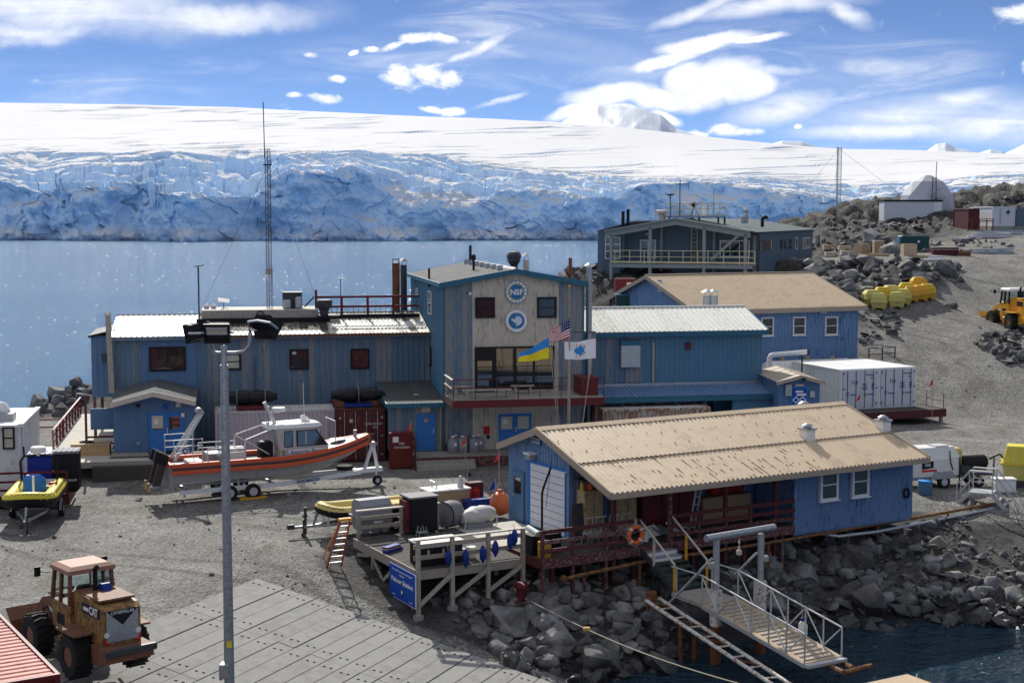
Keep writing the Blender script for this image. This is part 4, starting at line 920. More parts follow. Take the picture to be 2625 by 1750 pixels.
def entry():
 y0 = -.15; t = thing('entry_porch','small gabled blue entry porch with blue double doors','porch',(S_.o.x,S_.o.y,0),RS)
 x0 = S_.y(*zA(330,1200),y0)[0]; x1 = S_.y(*zA(1062,1200),y0)[0]; zf = S_.y(*zA(700,1415),y0)[1]; ze = S_.y(*zA(330,965),y0)[1]; zr = S_.y(*zA(705,880),y0)[1]; xm = (x0 + x1) / 2
 tf = lambda x: ze + (zr - ze) * (1 - abs(x + x0 - xm) / (x1 - xm))
 B().prism([(x0 + .03,2.4),(x1 - .03,2.4),(x1 - .03,ze - .05),(xm,zr - .05),(x0 + .03,ze - .05)],y0 + .05,WY - .02,'y').make('wall','entry_blue',t)
 clad(t,x0,y0,0,x1 - x0,zf,tf,.34,'entry_blue',.02,k=2); clad(t,x0,WY - .1,-math.pi / 2,WY - .1 - y0,zf,ze - .02,.34,'entry_blue',.02,k=2)
 for sg in (-1,1):
  xe = x0 - .15 if sg < 0 else x1 + .12; r_ = [(xe,y0 - .55,ze + .02),(xe,WY - .05,ze + .02),(xm,WY - .05,zr + .12),(xm,y0 - .55,zr + .12)]
  if sg > 0: r_ = [r_[1],r_[0],r_[3],r_[2]]
  roof(t,*r_,4,3,.02,'grey_roof',wave=False)
  B().prism([(xe,ze - .22),(xm,zr - .12),(xm,zr + .15),(xe,ze + .05)],y0 - .62,y0 - .55,'y').make('fascia','cream_trim',t)
 xa,zt = S_.y(*zA(640,1060),y0); xb,_ = S_.y(*zA(968,1060),y0)
 d = door(t,xa,xb,zf + .02,zt,y0 - .02,leaves=2,win_frac=(.56,.88)); bx(d,'notice','paper',.30,.50,-.062,-.052,1.42,1.66); bx(d,'door_blind','blind',.18,.74,-.0535,-.051,1.2,1.85)
 for (u,v,nm,m,s_) in ((552,993,'flood_lamp','black',.09),(918,985,'loudspeaker','galv',.13),(957,1078,'call_box','paper',.08),(553,1335,'socket_box','galv',.07),(798,1003,'name_plate','sign_blue',.13)):
  x,z = S_.y(*zA(u,v),y0); bx(t,nm,m,x - s_,x + s_,y0 - .12,y0 - .03,z - s_ * (1.3 if nm == 'call_box' else .9),z + s_ * (1.3 if nm == 'call_box' else .9))
 # low landing in front
 lx0,lx1 = x0 - .15,x1 + 1.2; ld = bx(t,'landing','deck_mat',lx0,lx1,y0 - 1.1,y0 - .06,2.6,zf - .05); planks(ld,'deck_board','deck_wood',lx0,lx1,y0 - 1.1,y0 - .06,zf,.15)
 bx(ld,'door_mat','black',xa,xb + .3,y0 - .95,y0 - .2,zf + .001,zf + .02)
 bx(t,'side_screen','entry_blue',x0 - 1.25,x0 - .06,y0 + .9,y0 + .98,zf + 1.1,zf + 2.2)
 bx(t,'bench_rail','red_wood',x0 - 1.4,x0 - .06,y0 + .3,y0 + .36,zf + .75,zf + .85); bx(t,'bench_rail','red_wood',x0 - 1.4,x0 - .06,y0 + .3,y0 + .36,zf + .42,zf + .5); beam(t,'post','red_wood',(x0 - 1.42,y0 + .33,2.6),(x0 - 1.42,y0 + .33,7.0),.12)
 return x0,x1,zf
EX0,EX1,EZF = entry()
def tool_shed():
 y0 = .05; t = thing('shed','small weathered shed with a single blue door beside the tall block','shed',(S_.o.x,S_.o.y,0),RS)
 x0 = S_.y(*zP(570,500),y0)[0]; x1 = -.06; zf = ZB; z1 = S_.y(*zP(570,270),y0)[1]
 bx(t,'wall','slate_panel',x0 + .03,x1,y0 + .05,WY - .05,2.5,z1 + .1); clad(t,x0,y0,0,x1 - x0,zf,z1,.30,'slate_panel',.03); clad(t,x0,WY - .05,-math.pi / 2,WY - .1,zf,z1 + .2,.3,'slate_panel',.03)
 roof(t,(x0 - .2,y0 - .35,z1 + .06),(x1,y0 - .35,z1 + .06),(x1,WY - .06,z1 + .62),(x0 - .2,WY - .06,z1 + .62),5,3,.03,'grey_roof',wave=False)
 bx(t,'fascia','teal_trim',x0 - .22,x1,y0 - .42,y0 - .34,z1 - .16,z1 + .08)
 B().prism([(y0 - .4,z1 - .14),(WY - .06,z1 + .42),(WY - .06,z1 + .64),(y0 - .4,z1 + .08)],x0 - .26,x0 - .2,'x').make('fascia','teal_trim',t)
 xa,zt = S_.y(*zP(810,360),y0); xb,_ = S_.y(*zP(985,360),y0); d = door(t,xa,xb,zf + .02,zt,y0 - .03); bx(d,'notice','gold',.42,.62,-.062,-.052,1.55,1.75)
 xa,zt = S_.y(*zP(858,295),y0); xb,zb = S_.y(*zP(935,338),y0); bx(t,'name_plate','cream_trim',xa,xb,y0 - .08,y0 - .04,zb,zt)
 x,z = S_.y(*zP(1028,665),y0); bx(t,'socket_box','paper',x - .05,x + .05,y0 - .1,y0 - .04,z - .08,z + .08); beam(t,'downpipe','timber',(x,y0 - .08,zf),(x,y0 - .08,z1 - .2),.09)
 bx(t,'roof_plate','white_roof',x0 + 1.45,x0 + 1.7,y0 + 1.2,y0 + 1.5,z1 + .3,z1 + .33)
tool_shed()
def lower_porch():
 t = thing('platform','dark red wooden platform with steps under the balcony','platform',(S_.o.x,S_.o.y,0),RS)
 x0 = S_.z(*zP(790,740),ZB)[0]; x1 = TW + .5; planks(t,'deck_board','deck_wood',x0,x1,-1.95,-.06,ZB,.15)
 bx(t,'skirt','red_wood',x0,x1,-1.95,-1.88,2.9,ZB - .045)
 xs = x0 + 3.1
 for i in range(2): bx(t,'step','deck_wood',x0,xs,-1.97 - .32 * (i + 1),-1.965 - .32 * i,2.7,ZB - .17 * (i + 1))
 for y in (-2.5,-.2): beam(t,'post','red_wood',(x0 - .08,y,2.7),(x0 - .08,y,ZB + 1.05),.1)
 for h in (1.0,.55): beam(t,'rail','red_wood',(x0 - .08,-2.55,ZB + h),(x0 - .08,-.15,ZB + h),.06,.12)
lower_porch()

# ---- east wing with white roof and lean-to
EY = 2.6
def east_wing():
 t = thing('station_wing','blue station wing with a white ribbed roof to the right of the flagpoles','building',(S_.o.x,S_.o.y,0),RS)
 x0 = TW + .08; x1,ze = S_.y(*zE(1692,232),EY); zb = S_.y(*zE(900,720),EY)[1]; D = 7.5; zr = ze + 1.15
 B().prism([(EY + .05,2.4),(EY + D,2.4),(EY + D,ze - .05),(EY + D / 2,zr - .1),(EY + .05,ze - .05)],x0,x1 - .03,'x').make('wall','slate_panel',t)
 clad(t,x0,EY,0,x1 - x0,2.6,ze - .02,.29,'teal_panel',.03)
 xs = S_.y(*zE(580,500),EY)[0]; clad(t,x0 + .2,EY - .035,0,xs - x0 - .2,zb + .1,ze - .03,.29,'slate_panel',.03)
 roof(t,(x0,EY - .35,ze + .02),(x1 + .2,EY - .35,ze + .02),(x1 + .2,EY + D / 2,zr),(x0,EY + D / 2,zr),13,3,.04,'white_roof',wave=False)
 roof(t,(x1 + .2,EY + D + .3,ze),(x0,EY + D + .3,ze),(x0,EY + D / 2,zr),(x1 + .2,EY + D / 2,zr),13,3,.04,'white_roof',wave=False)
 bx(t,'fascia','teal_trim',x0,x1 + .2,EY - .42,EY - .34,ze - .26,ze); bx(t,'ridge_cap','white_roof',x0,x1 + .22,EY + D / 2 - .15,EY + D / 2 + .15,zr,zr + .06)
 B().prism([(EY - .4,ze - .2),(EY + D / 2,zr - .2),(EY + D / 2,zr + .04),(EY - .4,ze + .05)],x1 + .18,x1 + .26,'x').make('fascia','teal_trim',t)
 xa,zt = S_.y(*zE(388,325),EY); xb,zbb = S_.y(*zE(560,566),EY)
 h = bx(t,'vent_panel','galv',xa,xb,EY - .32,EY - .04,zbb,zt - .3); B().prism([(xa - .02,zt - .3),(xb + .02,zt - .3),(xb + .02,zt),(xa - .02,zt)],EY - .34,EY - .03,'y').make('vent_hood','teal_trim',h)
 for q in (((xa,zbb),(xb,zt - .3)),((xa,zt - .3),(xb,zbb))): beam(h,'crease','alloy',(q[0][0] + .05,EY - .325,q[0][1] + .05),(q[1][0] - .05,EY - .325,q[1][1] - .05),.012,.012)
 xa,zt = S_.y(*zE(985,345),EY); xb,zbb = S_.y(*zE(1028,412),EY); bx(t,'wall_box','maroon',xa,xb,EY - .2,EY - .04,zbb,zt)
 xa,zt = S_.y(*zE(690,345),EY); zbb = S_.y(*zE(690,710),EY)[1]; bx(t,'downpipe','timber',xa - .06,xa + .06,EY - .14,EY - .04,zbb,zt)
 bx(t,'flashing','galv',x0,x1 - .1,EY - .12,EY - .03,zb - .12,zb + .06)
 # lean-to
 fy = EY - 2.7; xe = S_.y(*zE(1835,800),fy)[0]; zl = S_.y(*zE(1000,835),fy)[1]
 roof(t,(x0 + .3,fy,zl),(xe,fy,zl),(x1 + .4,EY - .04,zb - .1),(x0 + .3,EY - .04,zb - .1),14,3,.035,'royal_panel','canopy_sheet',wave=False)
 bx(t,'canopy_fascia','teal_trim',x0 + .3,xe,fy - .05,fy + .03,zl - .3,zl - .02)
 clad(t,xe - 2.6,fy + .25,0,2.5,2.8,zl - .2,.3,'teal_panel',.03); bx(t,'canopy_wall','teal_trim',xe - 2.6,xe - .12,fy + .3,fy + .4,2.8,zl - .1)
 for x in (x0 + 2.2,x0 + 5.3,x0 + 7): beam(t,'post','teal_trim',(x,fy + .3,2.7),(x,fy + .3,zl - .1),.14)
 bx(t,'dark_door','steel_dark',xe - 5.1,xe - 2.9,EY - .1,EY - .05,2.9,zl - .3)
 return x1,ze
EX1_,EZE = east_wing()
def duct_pipe():
 t = thing('duct','tall grey flue duct braced to the right wall of the tall block','duct',S_.w(TW + .62,1.2,0),RS)
 zt = S_.y(*zB(2320,160),1.2)[1]; rod(t,'pipe','galv',(0,0,3.2),(0,0,zt),.17,12); B().lathe([(.27,zt + .1),(.03,zt + .25)],10).make('rain_cap','galv',t)
 for z in (zt - 1.8,zt - 4.3): B().prism([(-.55,z - .35),(-.15,z + .1),(-.55,z + .1)],-.03,.03,'y').make('bracket','galv',t)
duct_pipe()

# ---- small gabled hut with warning signs
HY = -4.2
def hut():
 fr = Frame(S_.w(TW + 10,0)[:2],4); y0 = -1.2
 t = thing('hut','small blue hut with tan gable roof and diamond hazard signs on its door','hut',fr.o,fr.th)
 g = lambda a,b: fr.y(*zE(a,b),y0)
 x0 = g(1840,800)[0]; x1 = g(2215,800)[0]; ze = g(1840,700)[1]; zr = g(2030,655)[1]; xm = g(2030,655)[0]; zf = 3.1
 tf = lambda x: ze - .05 + (zr - ze) * (1 - abs(x + x0 - xm) / ((x1 - x0) / 2))
 B().prism([(x0 + .03,2.6),(x1 - .03,2.6),(x1 - .03,ze - .1),(xm,zr - .1),(x0 + .03,ze - .1)],y0 + .05,y0 + 5.2,'y').make('wall','entry_blue',t)
 clad(t,x0,y0,0,x1 - x0,zf,tf,.3,'entry_blue',.02); clad(t,x0,y0 + 5.2,-math.pi / 2,5.2,zf,ze,.3,'entry_blue',.02)
 for sg in (-1,1):
  xe = x0 - .2 if sg < 0 else x1 + .2; r_ = [(xe,y0 - .3,ze - .02),(xe,y0 + 5.3,ze - .02),(xm,y0 + 5.3,zr + .06),(xm,y0 - .3,zr + .06)]
  if sg > 0: r_ = [r_[1],r_[0],r_[3],r_[2]]
  roof(t,*r_,5,1,.03,'tan_trim',wave=False)
  B().prism([(xe,ze - .2),(xm,zr - .1),(xm,zr + .09),(xe,ze + .01)],y0 - .36,y0 - .3,'y').make('fascia','tan_trim',t)
 xa,zt = g(1950,755); xb,_ = g(2105,755); d = door(t,xa,xb,zf,zt,y0 - .03,m='sign_blue',frame='door_blue')
 for (a,b) in ((1993,870),(2055,868)):
  x,z = g(a,b); s_ = .21; B().prism([(x,z - s_),(x + s_,z),(x,z + s_),(x - s_,z)],y0 - .1,y0 - .09,'y').make('hazard_sign','paper',t); B().prism([(x,z - .13),(x + .13,z),(x,z + .13),(x - .13,z)],y0 - .108,y0 - .101,'y').make('hazard_symbol','sign_blue',t)
 for (a,b,c_,e,m,nm) in ((1990,785,2058,803,'paper','name_plate'),(2000,812,2088,832,'paper','name_plate'),(1895,730,1950,832,'galv','meter_box'),(2118,788,2160,845,'galv','meter_box'),(1988,728,2066,745,'cream_trim','name_plate')):
  xa,z1 = g(a,b); xb,z0 = g(c_,e); bx(t,nm,m,xa,xb,y0 - (.2 if 'box' in nm else .085),y0 - .05,z0,z1)
 x,z = g(2050,675); bx(t,'flood_lamp','black',x - .1,x + .1,y0 - .5,y0 - .37,z - .06,z + .06)
hut()

# ---- second blue building with tan roof
def tan_building():
 Yf = 100.; p = at(*zC(1095,1120),Y=Yf); fr = Frame((p.x,p.y),24)
 t = thing('workshop_building','blue corrugated workshop with a wide tan ridged roof in mid distance','building',fr.o,fr.th)
 g = lambda za,a,b,y=0: fr.y(*za(a,b),y)
 L = g(zD,838,1400)[0]; ze = g(zC,1095,1112)[1]; D = 13.;
 xr,yr = 0,D / 2
 zr = fr.x(*zC(765,820),-.45)[1]; zb = 3.8
 B().prism([(.05,zb),(D - .05,zb),(D - .05,ze - .1),(D / 2,zr - .15),(.05,ze - .1)],.04,L - .04,'x').make('wall','royal_panel',t)
 clad(t,0,.0,0,L,zb,ze - .02,1.0,'royal_panel',.03,k=4)
 clad(t,0,D,-math.pi / 2,D,zb,lambda s: ze - .1 + (zr - ze) * (1 - abs(s - D / 2) / (D / 2)),.5,'royal_panel',.03,k=2)
 ov = .45; sl = (zr - ze) / (D / 2)
 roof(t,(-ov,-ov,ze - ov * sl + .05),(L + ov,-ov,ze - ov * sl + .05),(L + ov,D / 2,zr + .05),(-ov,D / 2,zr + .05),18,4,.06,'tan_roof')
 roof(t,(L + ov,D + ov,ze - ov * sl + .05),(-ov,D + ov,ze - ov * sl + .05),(-ov,D / 2,zr + .05),(L + ov,D / 2,zr + .05),18,4,.035,'tan_roof')
 bx(t,'fascia','tan_trim',-ov,L + ov,-ov - .06,-ov + .02,ze - ov * sl - .28,ze - ov * sl + .03)
 for x in (-ov - .05,L + ov):
  for s_ in (0,1):
   a,b_ = ((-ov,ze - ov * sl),(D / 2,zr)) if s_ == 0 else ((D / 2,zr),(D + ov,ze - ov * sl))
   B().prism([(a[0],a[1] - .22),(b_[0],b_[1] - .22),(b_[0],b_[1] + .08),(a[0],a[1] + .08)],x,x + .06,'x').make('fascia','tan_trim',t)
 bx(t,'ridge_cap','tan_trim',-ov,L + ov,D / 2 - .15,D / 2 + .15,zr + .07,zr + .12)
 for a,b_ in (((1675,1188),(1788,1356)),((1966,1183),(2080,1348))): pwin(t,fr,0,zC,a,b_,fm='white_frame',rows=2,fw=.1,out=.09,sill=True)
 pwin(t,fr,0,zD,(532,1466),(645,1632),fm='white_frame',rows=2,fw=.1,out=.09,sill=True)
 x,z = g(zC,2230,1135); bx(t,'wall_lamp','galv',x - .3,x + .3,-.25,-.04,z - .12,z + .12)
 yv,zv = fr.x(*zC(762,895),0); v = bx(t,'gable_vent','white_frame',-.1,-.03,yv - .3,yv + .3,zv - .45,zv + .45)
 for i in range(5): bx(v,'blade','royal_panel',-.13,-.1,yv - .25,yv + .25,zv - .38 + i * .17,zv - .30 + i * .17)
 # side landing with rail at the right corner
 ld = bx(t,'landing','red_wood',L + .05,L + 2.6,-1.2,2.2,zb + 1.6,zb + 1.75)
 for y in (-1.15,2.15):
  for x in (L + .15,L + 1.35,L + 2.5): beam(ld,'post','steel_dark',(x,y,zb - .5),(x,y,zb + 2.8),.07)
  for h in (2.8,2.35): beam(ld,'rail','steel_dark',(L + .1,y,zb + h),(L + 2.55,y,zb + h),.05)
 for h in (2.8,2.35): beam(ld,'rail','steel_dark',(L + 2.5,-1.15,zb + h),(L + 2.5,2.15,zb + h),.05)
 bx(t,'stair_cabinet','red_box',L - 2.2,L - 1.4,-.9,-.05,zb + .4,zb + 1.9)
 st = bx(t,'stair_landing','red_wood',L - 4.6,L - 2.6,-1.1,-.05,zb + .9,zb + 1.0)
 for x in (L - 4.6,L - 3.6,L - 2.6): beam(st,'post','rail_red',(x,-1.05,zb - .5),(x,-1.05,zb + 2.),.08)
 for h in (1.95,1.5): beam(st,'rail','rail_red',(L - 4.6,-1.05,zb + h),(L - 2.6,-1.05,zb + h),.07); beam(st,'rail','rail_red',(L - 2.6,-1.05,zb + h),(L - 1.3,-1.05,zb + h - 1.0),.07)
 return fr,L,ze,zr
TANF,TANL,TZE,TZR = tan_building()
for k_,(a,lab) in enumerate((((1185,1075),'left one of two short capped flues in front of the tan workshop roof'),((1243,1075),'right one of two short capped flues in front of the tan workshop roof'))):
 p = at(*zC(a[0],1145),Y=88.6); flue('flue_pipe',lab,(p.x,p.y,p.z),1.05,.27,'galv','cone','short capped flues')

# ---- far lab building with balcony frame
def lab():
 Yf = 122.5; p = at(*zC(300,1020),Y=Yf); fr = Frame((p.x,p.y),-20.0)
 t = thing('lab_building','large dark grey-blue lab building with exposed steel frame and upper gallery','building',fr.o,fr.th)
 gz = lambda a,b,y=0.: fr.y(*zC(a,b),y)
 zg = 8.9; DEP = 2.6                                    # the wall stands back behind the gallery
 W0 = 0.; W1 = gz(1545,700)[0]; xw1 = gz(1640,600,DEP - 1.2)[0]
 ze = gz(310,400)[1]; xr,zr = gz(905,285); zer = gz(1545,400)[1]
 zdk = gz(640,695)[1]
 xa = gz(205,600,DEP)[0]; LW = 30.
 # the body: front wall at DEP, east wall running back
 f = lambda x: ze + (zr - ze) * (1 - abs(x - xr) / (W1 - xr if x > xr else xr + .01)) - .25
 B().prism([(xa + 2,zg - .6),(xw1,zg - .6),(xw1,zer - .1),(xr,zr - .2),(xa + 2,ze - .2)],DEP,DEP + LW,'y').make('wall','lab_panel',t)
 clad(t,xw1 + .02,DEP - .1,math.pi / 2 - .0,LW,zg - .6,zer - .1,.6,'lab_panel',.025,k=2)
 clad(t,gz(400,600,DEP)[0],DEP - .02,0,xw1 - gz(400,600,DEP)[0],zg - .6,lambda x: f(min(W1,x + gz(400,600,DEP)[0])),.62,'lab_panel',.012,k=2)
 # west lean-to box
 xb = gz(400,600,DEP - .6)[0]; bx(t,'side_wall','lab_panel',xa,xb,DEP - .6,DEP + 12,zg - .6,gz(205,400,DEP - .6)[1]); clad(t,xa,DEP - .62,0,xb - xa,zg - .6,gz(205,400,DEP - .6)[1],.5,'lab_panel',.02)
 zl = gz(205,400,DEP - .6)[1]; roof(t,(xa - .15,DEP - .9,zl),(xa - .15,DEP + 9,zl),(gz(560,345,DEP)[0],DEP + 9,zl + .9),(gz(560,345,DEP)[0],DEP - .9,zl + .9),8,2,.03,'white_roof',wave=False)
 wf = DEP - .66; x0,z1 = gz(255,452,wf); x1,z0 = gz(395,655,wf); win(t,x0,x1,z0,z1,oy=wf,fm='white_frame',cols=2,rows=3,fw=.07,bars=.09)
 # roof
 zrb = zr; roof(t,(-.5,-.4,ze),(-.5,DEP + LW,ze),(xr,DEP + LW,zrb),(xr,-.4,zrb),14,2,.02,'lab_roof',wave=False)
 roof(t,(xw1 + .35,DEP + LW,zer - .08),(xw1 + .35,-.4,zer - .08),(xr,-.4,zrb),(xr,DEP + LW,zrb),14,2,.02,'lab_roof',wave=False)
 for (p_,q_) in (((-.45,ze - .02),(xr,zr - .02)),((xr,zr - .02),(W1 + .3,zer - .05))):
  B().prism([(p_[0],p_[1] - .5),(q_[0],q_[1] - .5),(q_[0],q_[1]),(p_[0],p_[1])],-.15,.15,'y').make('roof_beam','lab_steel',t); B().prism([(p_[0],p_[1] - .02),(q_[0],q_[1] - .02),(q_[0],q_[1] + .09),(p_[0],p_[1] + .09)],-.46,-.38,'y').make('fascia','lab_steel',t)
 for y in (.8,1.7): beam(t,'purlin','lab_steel',(-.2,y,ze - .05),(xr,y,zr - .15),.12,.2)
 # frame posts front and back
 for a,zt in ((310,ze),(666,None),(1158,None),(1535,zer)):
  x = gz(a,700)[0]; top = f(x) if zt is None else zt - .2; beam(t,'steel_post','lab_steel',(x,0,zg - .6),(x,0,top - .05),.24,.3)
 for a in (418,770,1250,1618): x = gz(a,600,DEP - .2)[0]; beam(t,'steel_post','lab_steel',(x,DEP - .2,zg - .6),(x,DEP - .2,f(min(W1,max(0,x))) - .1),.24,.24)
 pA,pB = gz(1215,665),gz(1500,415); beam(t,'brace','lab_steel',(pA[0],.1,pA[1]),(pB[0],.1,pB[1]),.22,.2)
 # gallery
 gal = bx(t,'gallery','lab_steel',-.1,W1 + .5,-.1,.08,zdk - .36,zdk - .06); gal['label'] = 'steel gallery with pale yellow railings'
 planks(gal,'deck_board','deck_wood',-.1,W1 + .5,.1,DEP - .1,zdk,.4);
 xs = [gz(a,640)[0] for a in (347,482,615,705,840,970,1105,1197,1340,1485,1567,1625)]
 for x in xs: beam(gal,'post','yellow_rail',(x,-.14,zdk - .1),(x,-.14,zdk + 1.08),.055)
 for h in (1.08,.56,.12): beam(gal,'rail','yellow_rail',(xs[0] - .3,-.14,zdk + h),(xs[-1],-.14,zdk + h),.05,.05 if h > .2 else .12)
 # doors and windows behind it
 wy = DEP - .03
 x0,z1 = gz(575,478,wy); x1,z0 = gz(655,672,wy); win(t,x0,x1,zdk,z1,oy=wy,fm='white_frame',cols=1,rows=2,fw=.12,name='door')
 x0,z1 = gz(668,478,wy); x1,z0 = gz(718,650,wy); win(t,x0,x1,z0,z1,oy=wy,fm='white_frame',rows=2,fw=.08)
 x0,z1 = gz(1302,483,wy); x1,z0 = gz(1575,640,wy); win(t,x0,x1,z0,z1,oy=wy,fm='white_frame',cols=3,fw=.1)
 for (a,b) in ((1040,345),(1095,345)): pass
 xa_,xb_ = gz(1043,400,DEP - .15)[0],gz(1096,400,DEP - .15)[0]; lad = beam(t,'ladder','yellow_rail',(xa_,DEP - .15,zdk),(xa_,DEP - .15,zr - .5),.06); beam(lad,'stile','yellow_rail',(xb_,DEP - .15,zdk),(xb_,DEP - .15,zr - .5),.06)
 for i in range(12): beam(lad,'rung','yellow_rail',(xa_,DEP - .15,zdk + .3 + i * .36),(xb_,DEP - .15,zdk + .3 + i * .36),.035)
 for a,b in ((640,430),(1440,432)): x,z = gz(a,b,wy); bx(t,'wall_lamp','cream_trim',x - .12,x + .12,wy - .3,wy,z - .12,z + .12)
 # slot windows of the east wall
 ex = xw1 + .03
 for (a,b,c_,e,cols) in ((1668,485,1684,578,1),(1698,483,1714,576,1),(1729,483,1744,574,1),(1764,482,1780,572,1),(1853,475,1868,564,1),(1887,474,1902,562,1),(1936,472,1950,560,1),(1992,458,2009,563,1),(2060,462,2122,556,4),(2172,460,2186,550,1),(2198,460,2210,545,1)):
  y0,z1 = fr.x(*zC(a,b),ex); y1,z0 = fr.x(*zC(c_,e),ex)
  if y1 - y0 < .3: y1 = y0 + .3
  wm = 'white_frame' if a in (1992,2060,2172) else 'steel_dark'; win(t,0,y1 - y0,z0,z1,ox=ex,oy=y0,rz=math.pi / 2,fm=wm,cols=cols,fw=.06 if wm != 'steel_dark' else .02,out=.05)
 y,z = fr.x(*zC(1950,662),ex); bx(t,'wall_vent','galv',ex,ex + .35,y - .4,y + .4,z - .28,z + .28)
 y0,z1 = fr.x(*zC(1920,790),ex); y1,_ = fr.x(*zC(2262,745),ex); B().prism([(ex,z1 + .55),(ex + 2.6,z1 - .1),(ex + 2.6,z1 - .02),(ex,z1 + .63)],y0,min(y1,LW),'y').make('awning','royal_panel',t)
 for y in (y0 + .3,min(y1,LW) - .4): beam(t,'awning_post','steel_dark',(ex + 2.4,y,zg - .6),(ex + 2.4,y,z1 - .08),.1)
 return fr,t,zr,xr,xw1,zer,zdk,zg
LABF,LAB,LZR,LXR,LXW,LZE,LZD,LZG = lab()
def lab_roof_deck():
 y = 4.; g = lambda a,b: LABF.y(*zC(a,b),y); x0,z1 = g(842,150); x1,_ = g(1330,150); z0 = g(842,262)[1]
 t = thing('roof_platform','roof platform with yellow guard rails on the lab building','platform',LABF.o,LABF.th)
 bx(t,'floor','lab_steel',x0,x1,y - 1.4,y + 1.4,z0 - .12,z0)
 for x in (x0 + .3,(x0 + x1) / 2,x1 - .1):
  for yy in (y - 1.3,y + 1.3): beam(t,'leg','steel_dark',(x,yy,z0 - 1.0),(x,yy,z0 - .12),.14)
 xs = [x0 + (x1 - x0) * i / 9 for i in range(10)]
 for yy in (y - 1.35,y + 1.35):
  for x in xs: beam(t,'post','yellow_rail',(x,yy,z0),(x,yy,z1),.05)
  for f in (1,.55,.08): beam(t,'rail','yellow_rail',(x0,yy,z0 + (z1 - z0) * f),(x1,yy,z0 + (z1 - z0) * f),.05)
 for x in (x0,x1):
  for f in (1,.55): beam(t,'end_rail','yellow_rail',(x,y - 1.35,z0 + (z1 - z0) * f),(x,y + 1.35,z0 + (z1 - z0) * f),.05)
 d = thing('antenna_drive','small black instrument on a tripod inside the roof platform rails','instrument',LABF.w(*(g(1063,255)[0],y),z0),0)
 for a in (0,2.1,4.2): rod(d,'leg','steel_dark',(.45 * math.cos(a),.45 * math.sin(a),.003),(0,0,.8),.03)
 B().lathe([(.02,.75),(.2,.8),(.22,1.05),(.05,1.2)],8).make('head','black',d); rod(d,'arm','black',(-.4,0,1.0),(.4,0,1.0),.03)
 c = thing('cone_marker','white cone-shaped cover on the lab roof platform','cover',LABF.w(g(1155,255)[0],y,z0),0); B().lathe([(.3,.003),(.12,.7),(.03,.85)],10).make('shell','white_paint',c,smooth=True)
 return z0,y
_LZ,_LY = lab_roof_deck()
def lab_roof_things():
 for (a,b,c_,r_,lab_,m,cap) in ((417,220,360,.14,'left one of two black flues at the left end of the lab roof','black',None),(463,200,352,.14,'right one of two black flues at the left end of the lab roof','black',None),(772,245,298,.3,'short pale capped flue behind the lab roof ridge','cream_trim','bird')):
  p = at(*zC(a,c_),Y=124.); q = at(*zC(a,b),Y=124.); flue('flue_pipe',lab_,(p.x,p.y,p.z),q.z - p.z,r_,m,cap,'lab flues')
 p = at(*zC(1540,312),Y=127.); t = thing('roof_vent','bulky grey exhaust hood on the lab roof','roof vent',(p.x,p.y,p.z),0); t.scale = (.45,.45,.4); B().lathe([(.45,-.5),(.45,.8),(.55,.85),(.5,1.3),(.25,1.9),(.4,2.0),(.42,2.6),(.1,2.7)],10).make('hood','galv',t); bx(t,'elbow_duct','galv',-1.,-.3,-.3,.3,-.4,1.2,c=.15)
 p = at(*zC(1690,345),Y=130.); t = thing('roof_vent','black gooseneck vent on the lab roof','roof vent',(p.x,p.y,p.z),0); t.scale = (.42,) * 3; tube(t,'pipe','black',[(0,0,-.4),(0,0,1.2),(.15,0,1.6),(.5,0,1.75),(.9,0,1.6),(1.1,0,1.45)],.36,10)
 for (a,b,c_,lab_,h_) in ((848,68,268,'thin dish pole at the left of the lab roof platform',0),(935,0,262,'tall antenna pole with crossbar on the lab roof platform',1),(1243,30,262,'thin whip antenna on the lab roof platform',2)):
  p = at(*zC(a,c_),Y=121.5); q = at(*zC(a,b if h_ != 1 else -70),Y=121.5); t = thing('antenna',lab_,'antenna',(p.x,p.y,p.z),0); hh = q.z - p.z; rod(t,'pole','steel_dark',(0,0,-.1),(0,0,hh),.045 if h_ < 2 else .015,6)
  if h_ == 0: B().lathe([(.45,hh + .06),(.25,hh - .05),(.05,hh - .1)],12).make('dish','steel_dark',t)
  if h_ == 1: beam(t,'crossbar','steel_dark',(-.25,0,hh - .4),(.72,0,hh - .4),.04); beam(t,'element','steel_dark',(.72,0,hh - .8),(.72,0,hh - .15),.04); beam(t,'element','steel_dark',(-.25,0,hh - .55),(-.25,0,hh - .25),.03)
 p = at(*zC(720,300),Y=125.); t = thing('antenna_mast','short mast carrying a long horizontal white antenna beside the lab roof','antenna',(p.x,p.y,p.z),0); t.scale = (.36,.36,.3)
 for dx in (-.3,.3): rod(t,'leg','steel_dark',(dx,0,-1),(dx * .5,0,5.2),.04,5)
 for i in range(6): beam(t,'brace','steel_dark',(-.28,0,i * .85),(.25,0,i * .85 + .6),.03)
 beam(t,'boom','white_paint',(-4.2,0,5.2),(4.2,0,5.1),.08)
 for x in (-3.8,-1.5,1.6,3.9): beam(t,'element','steel_dark',(x,0,4.8),(x,0,5.5),.05)
lab_roof_things()
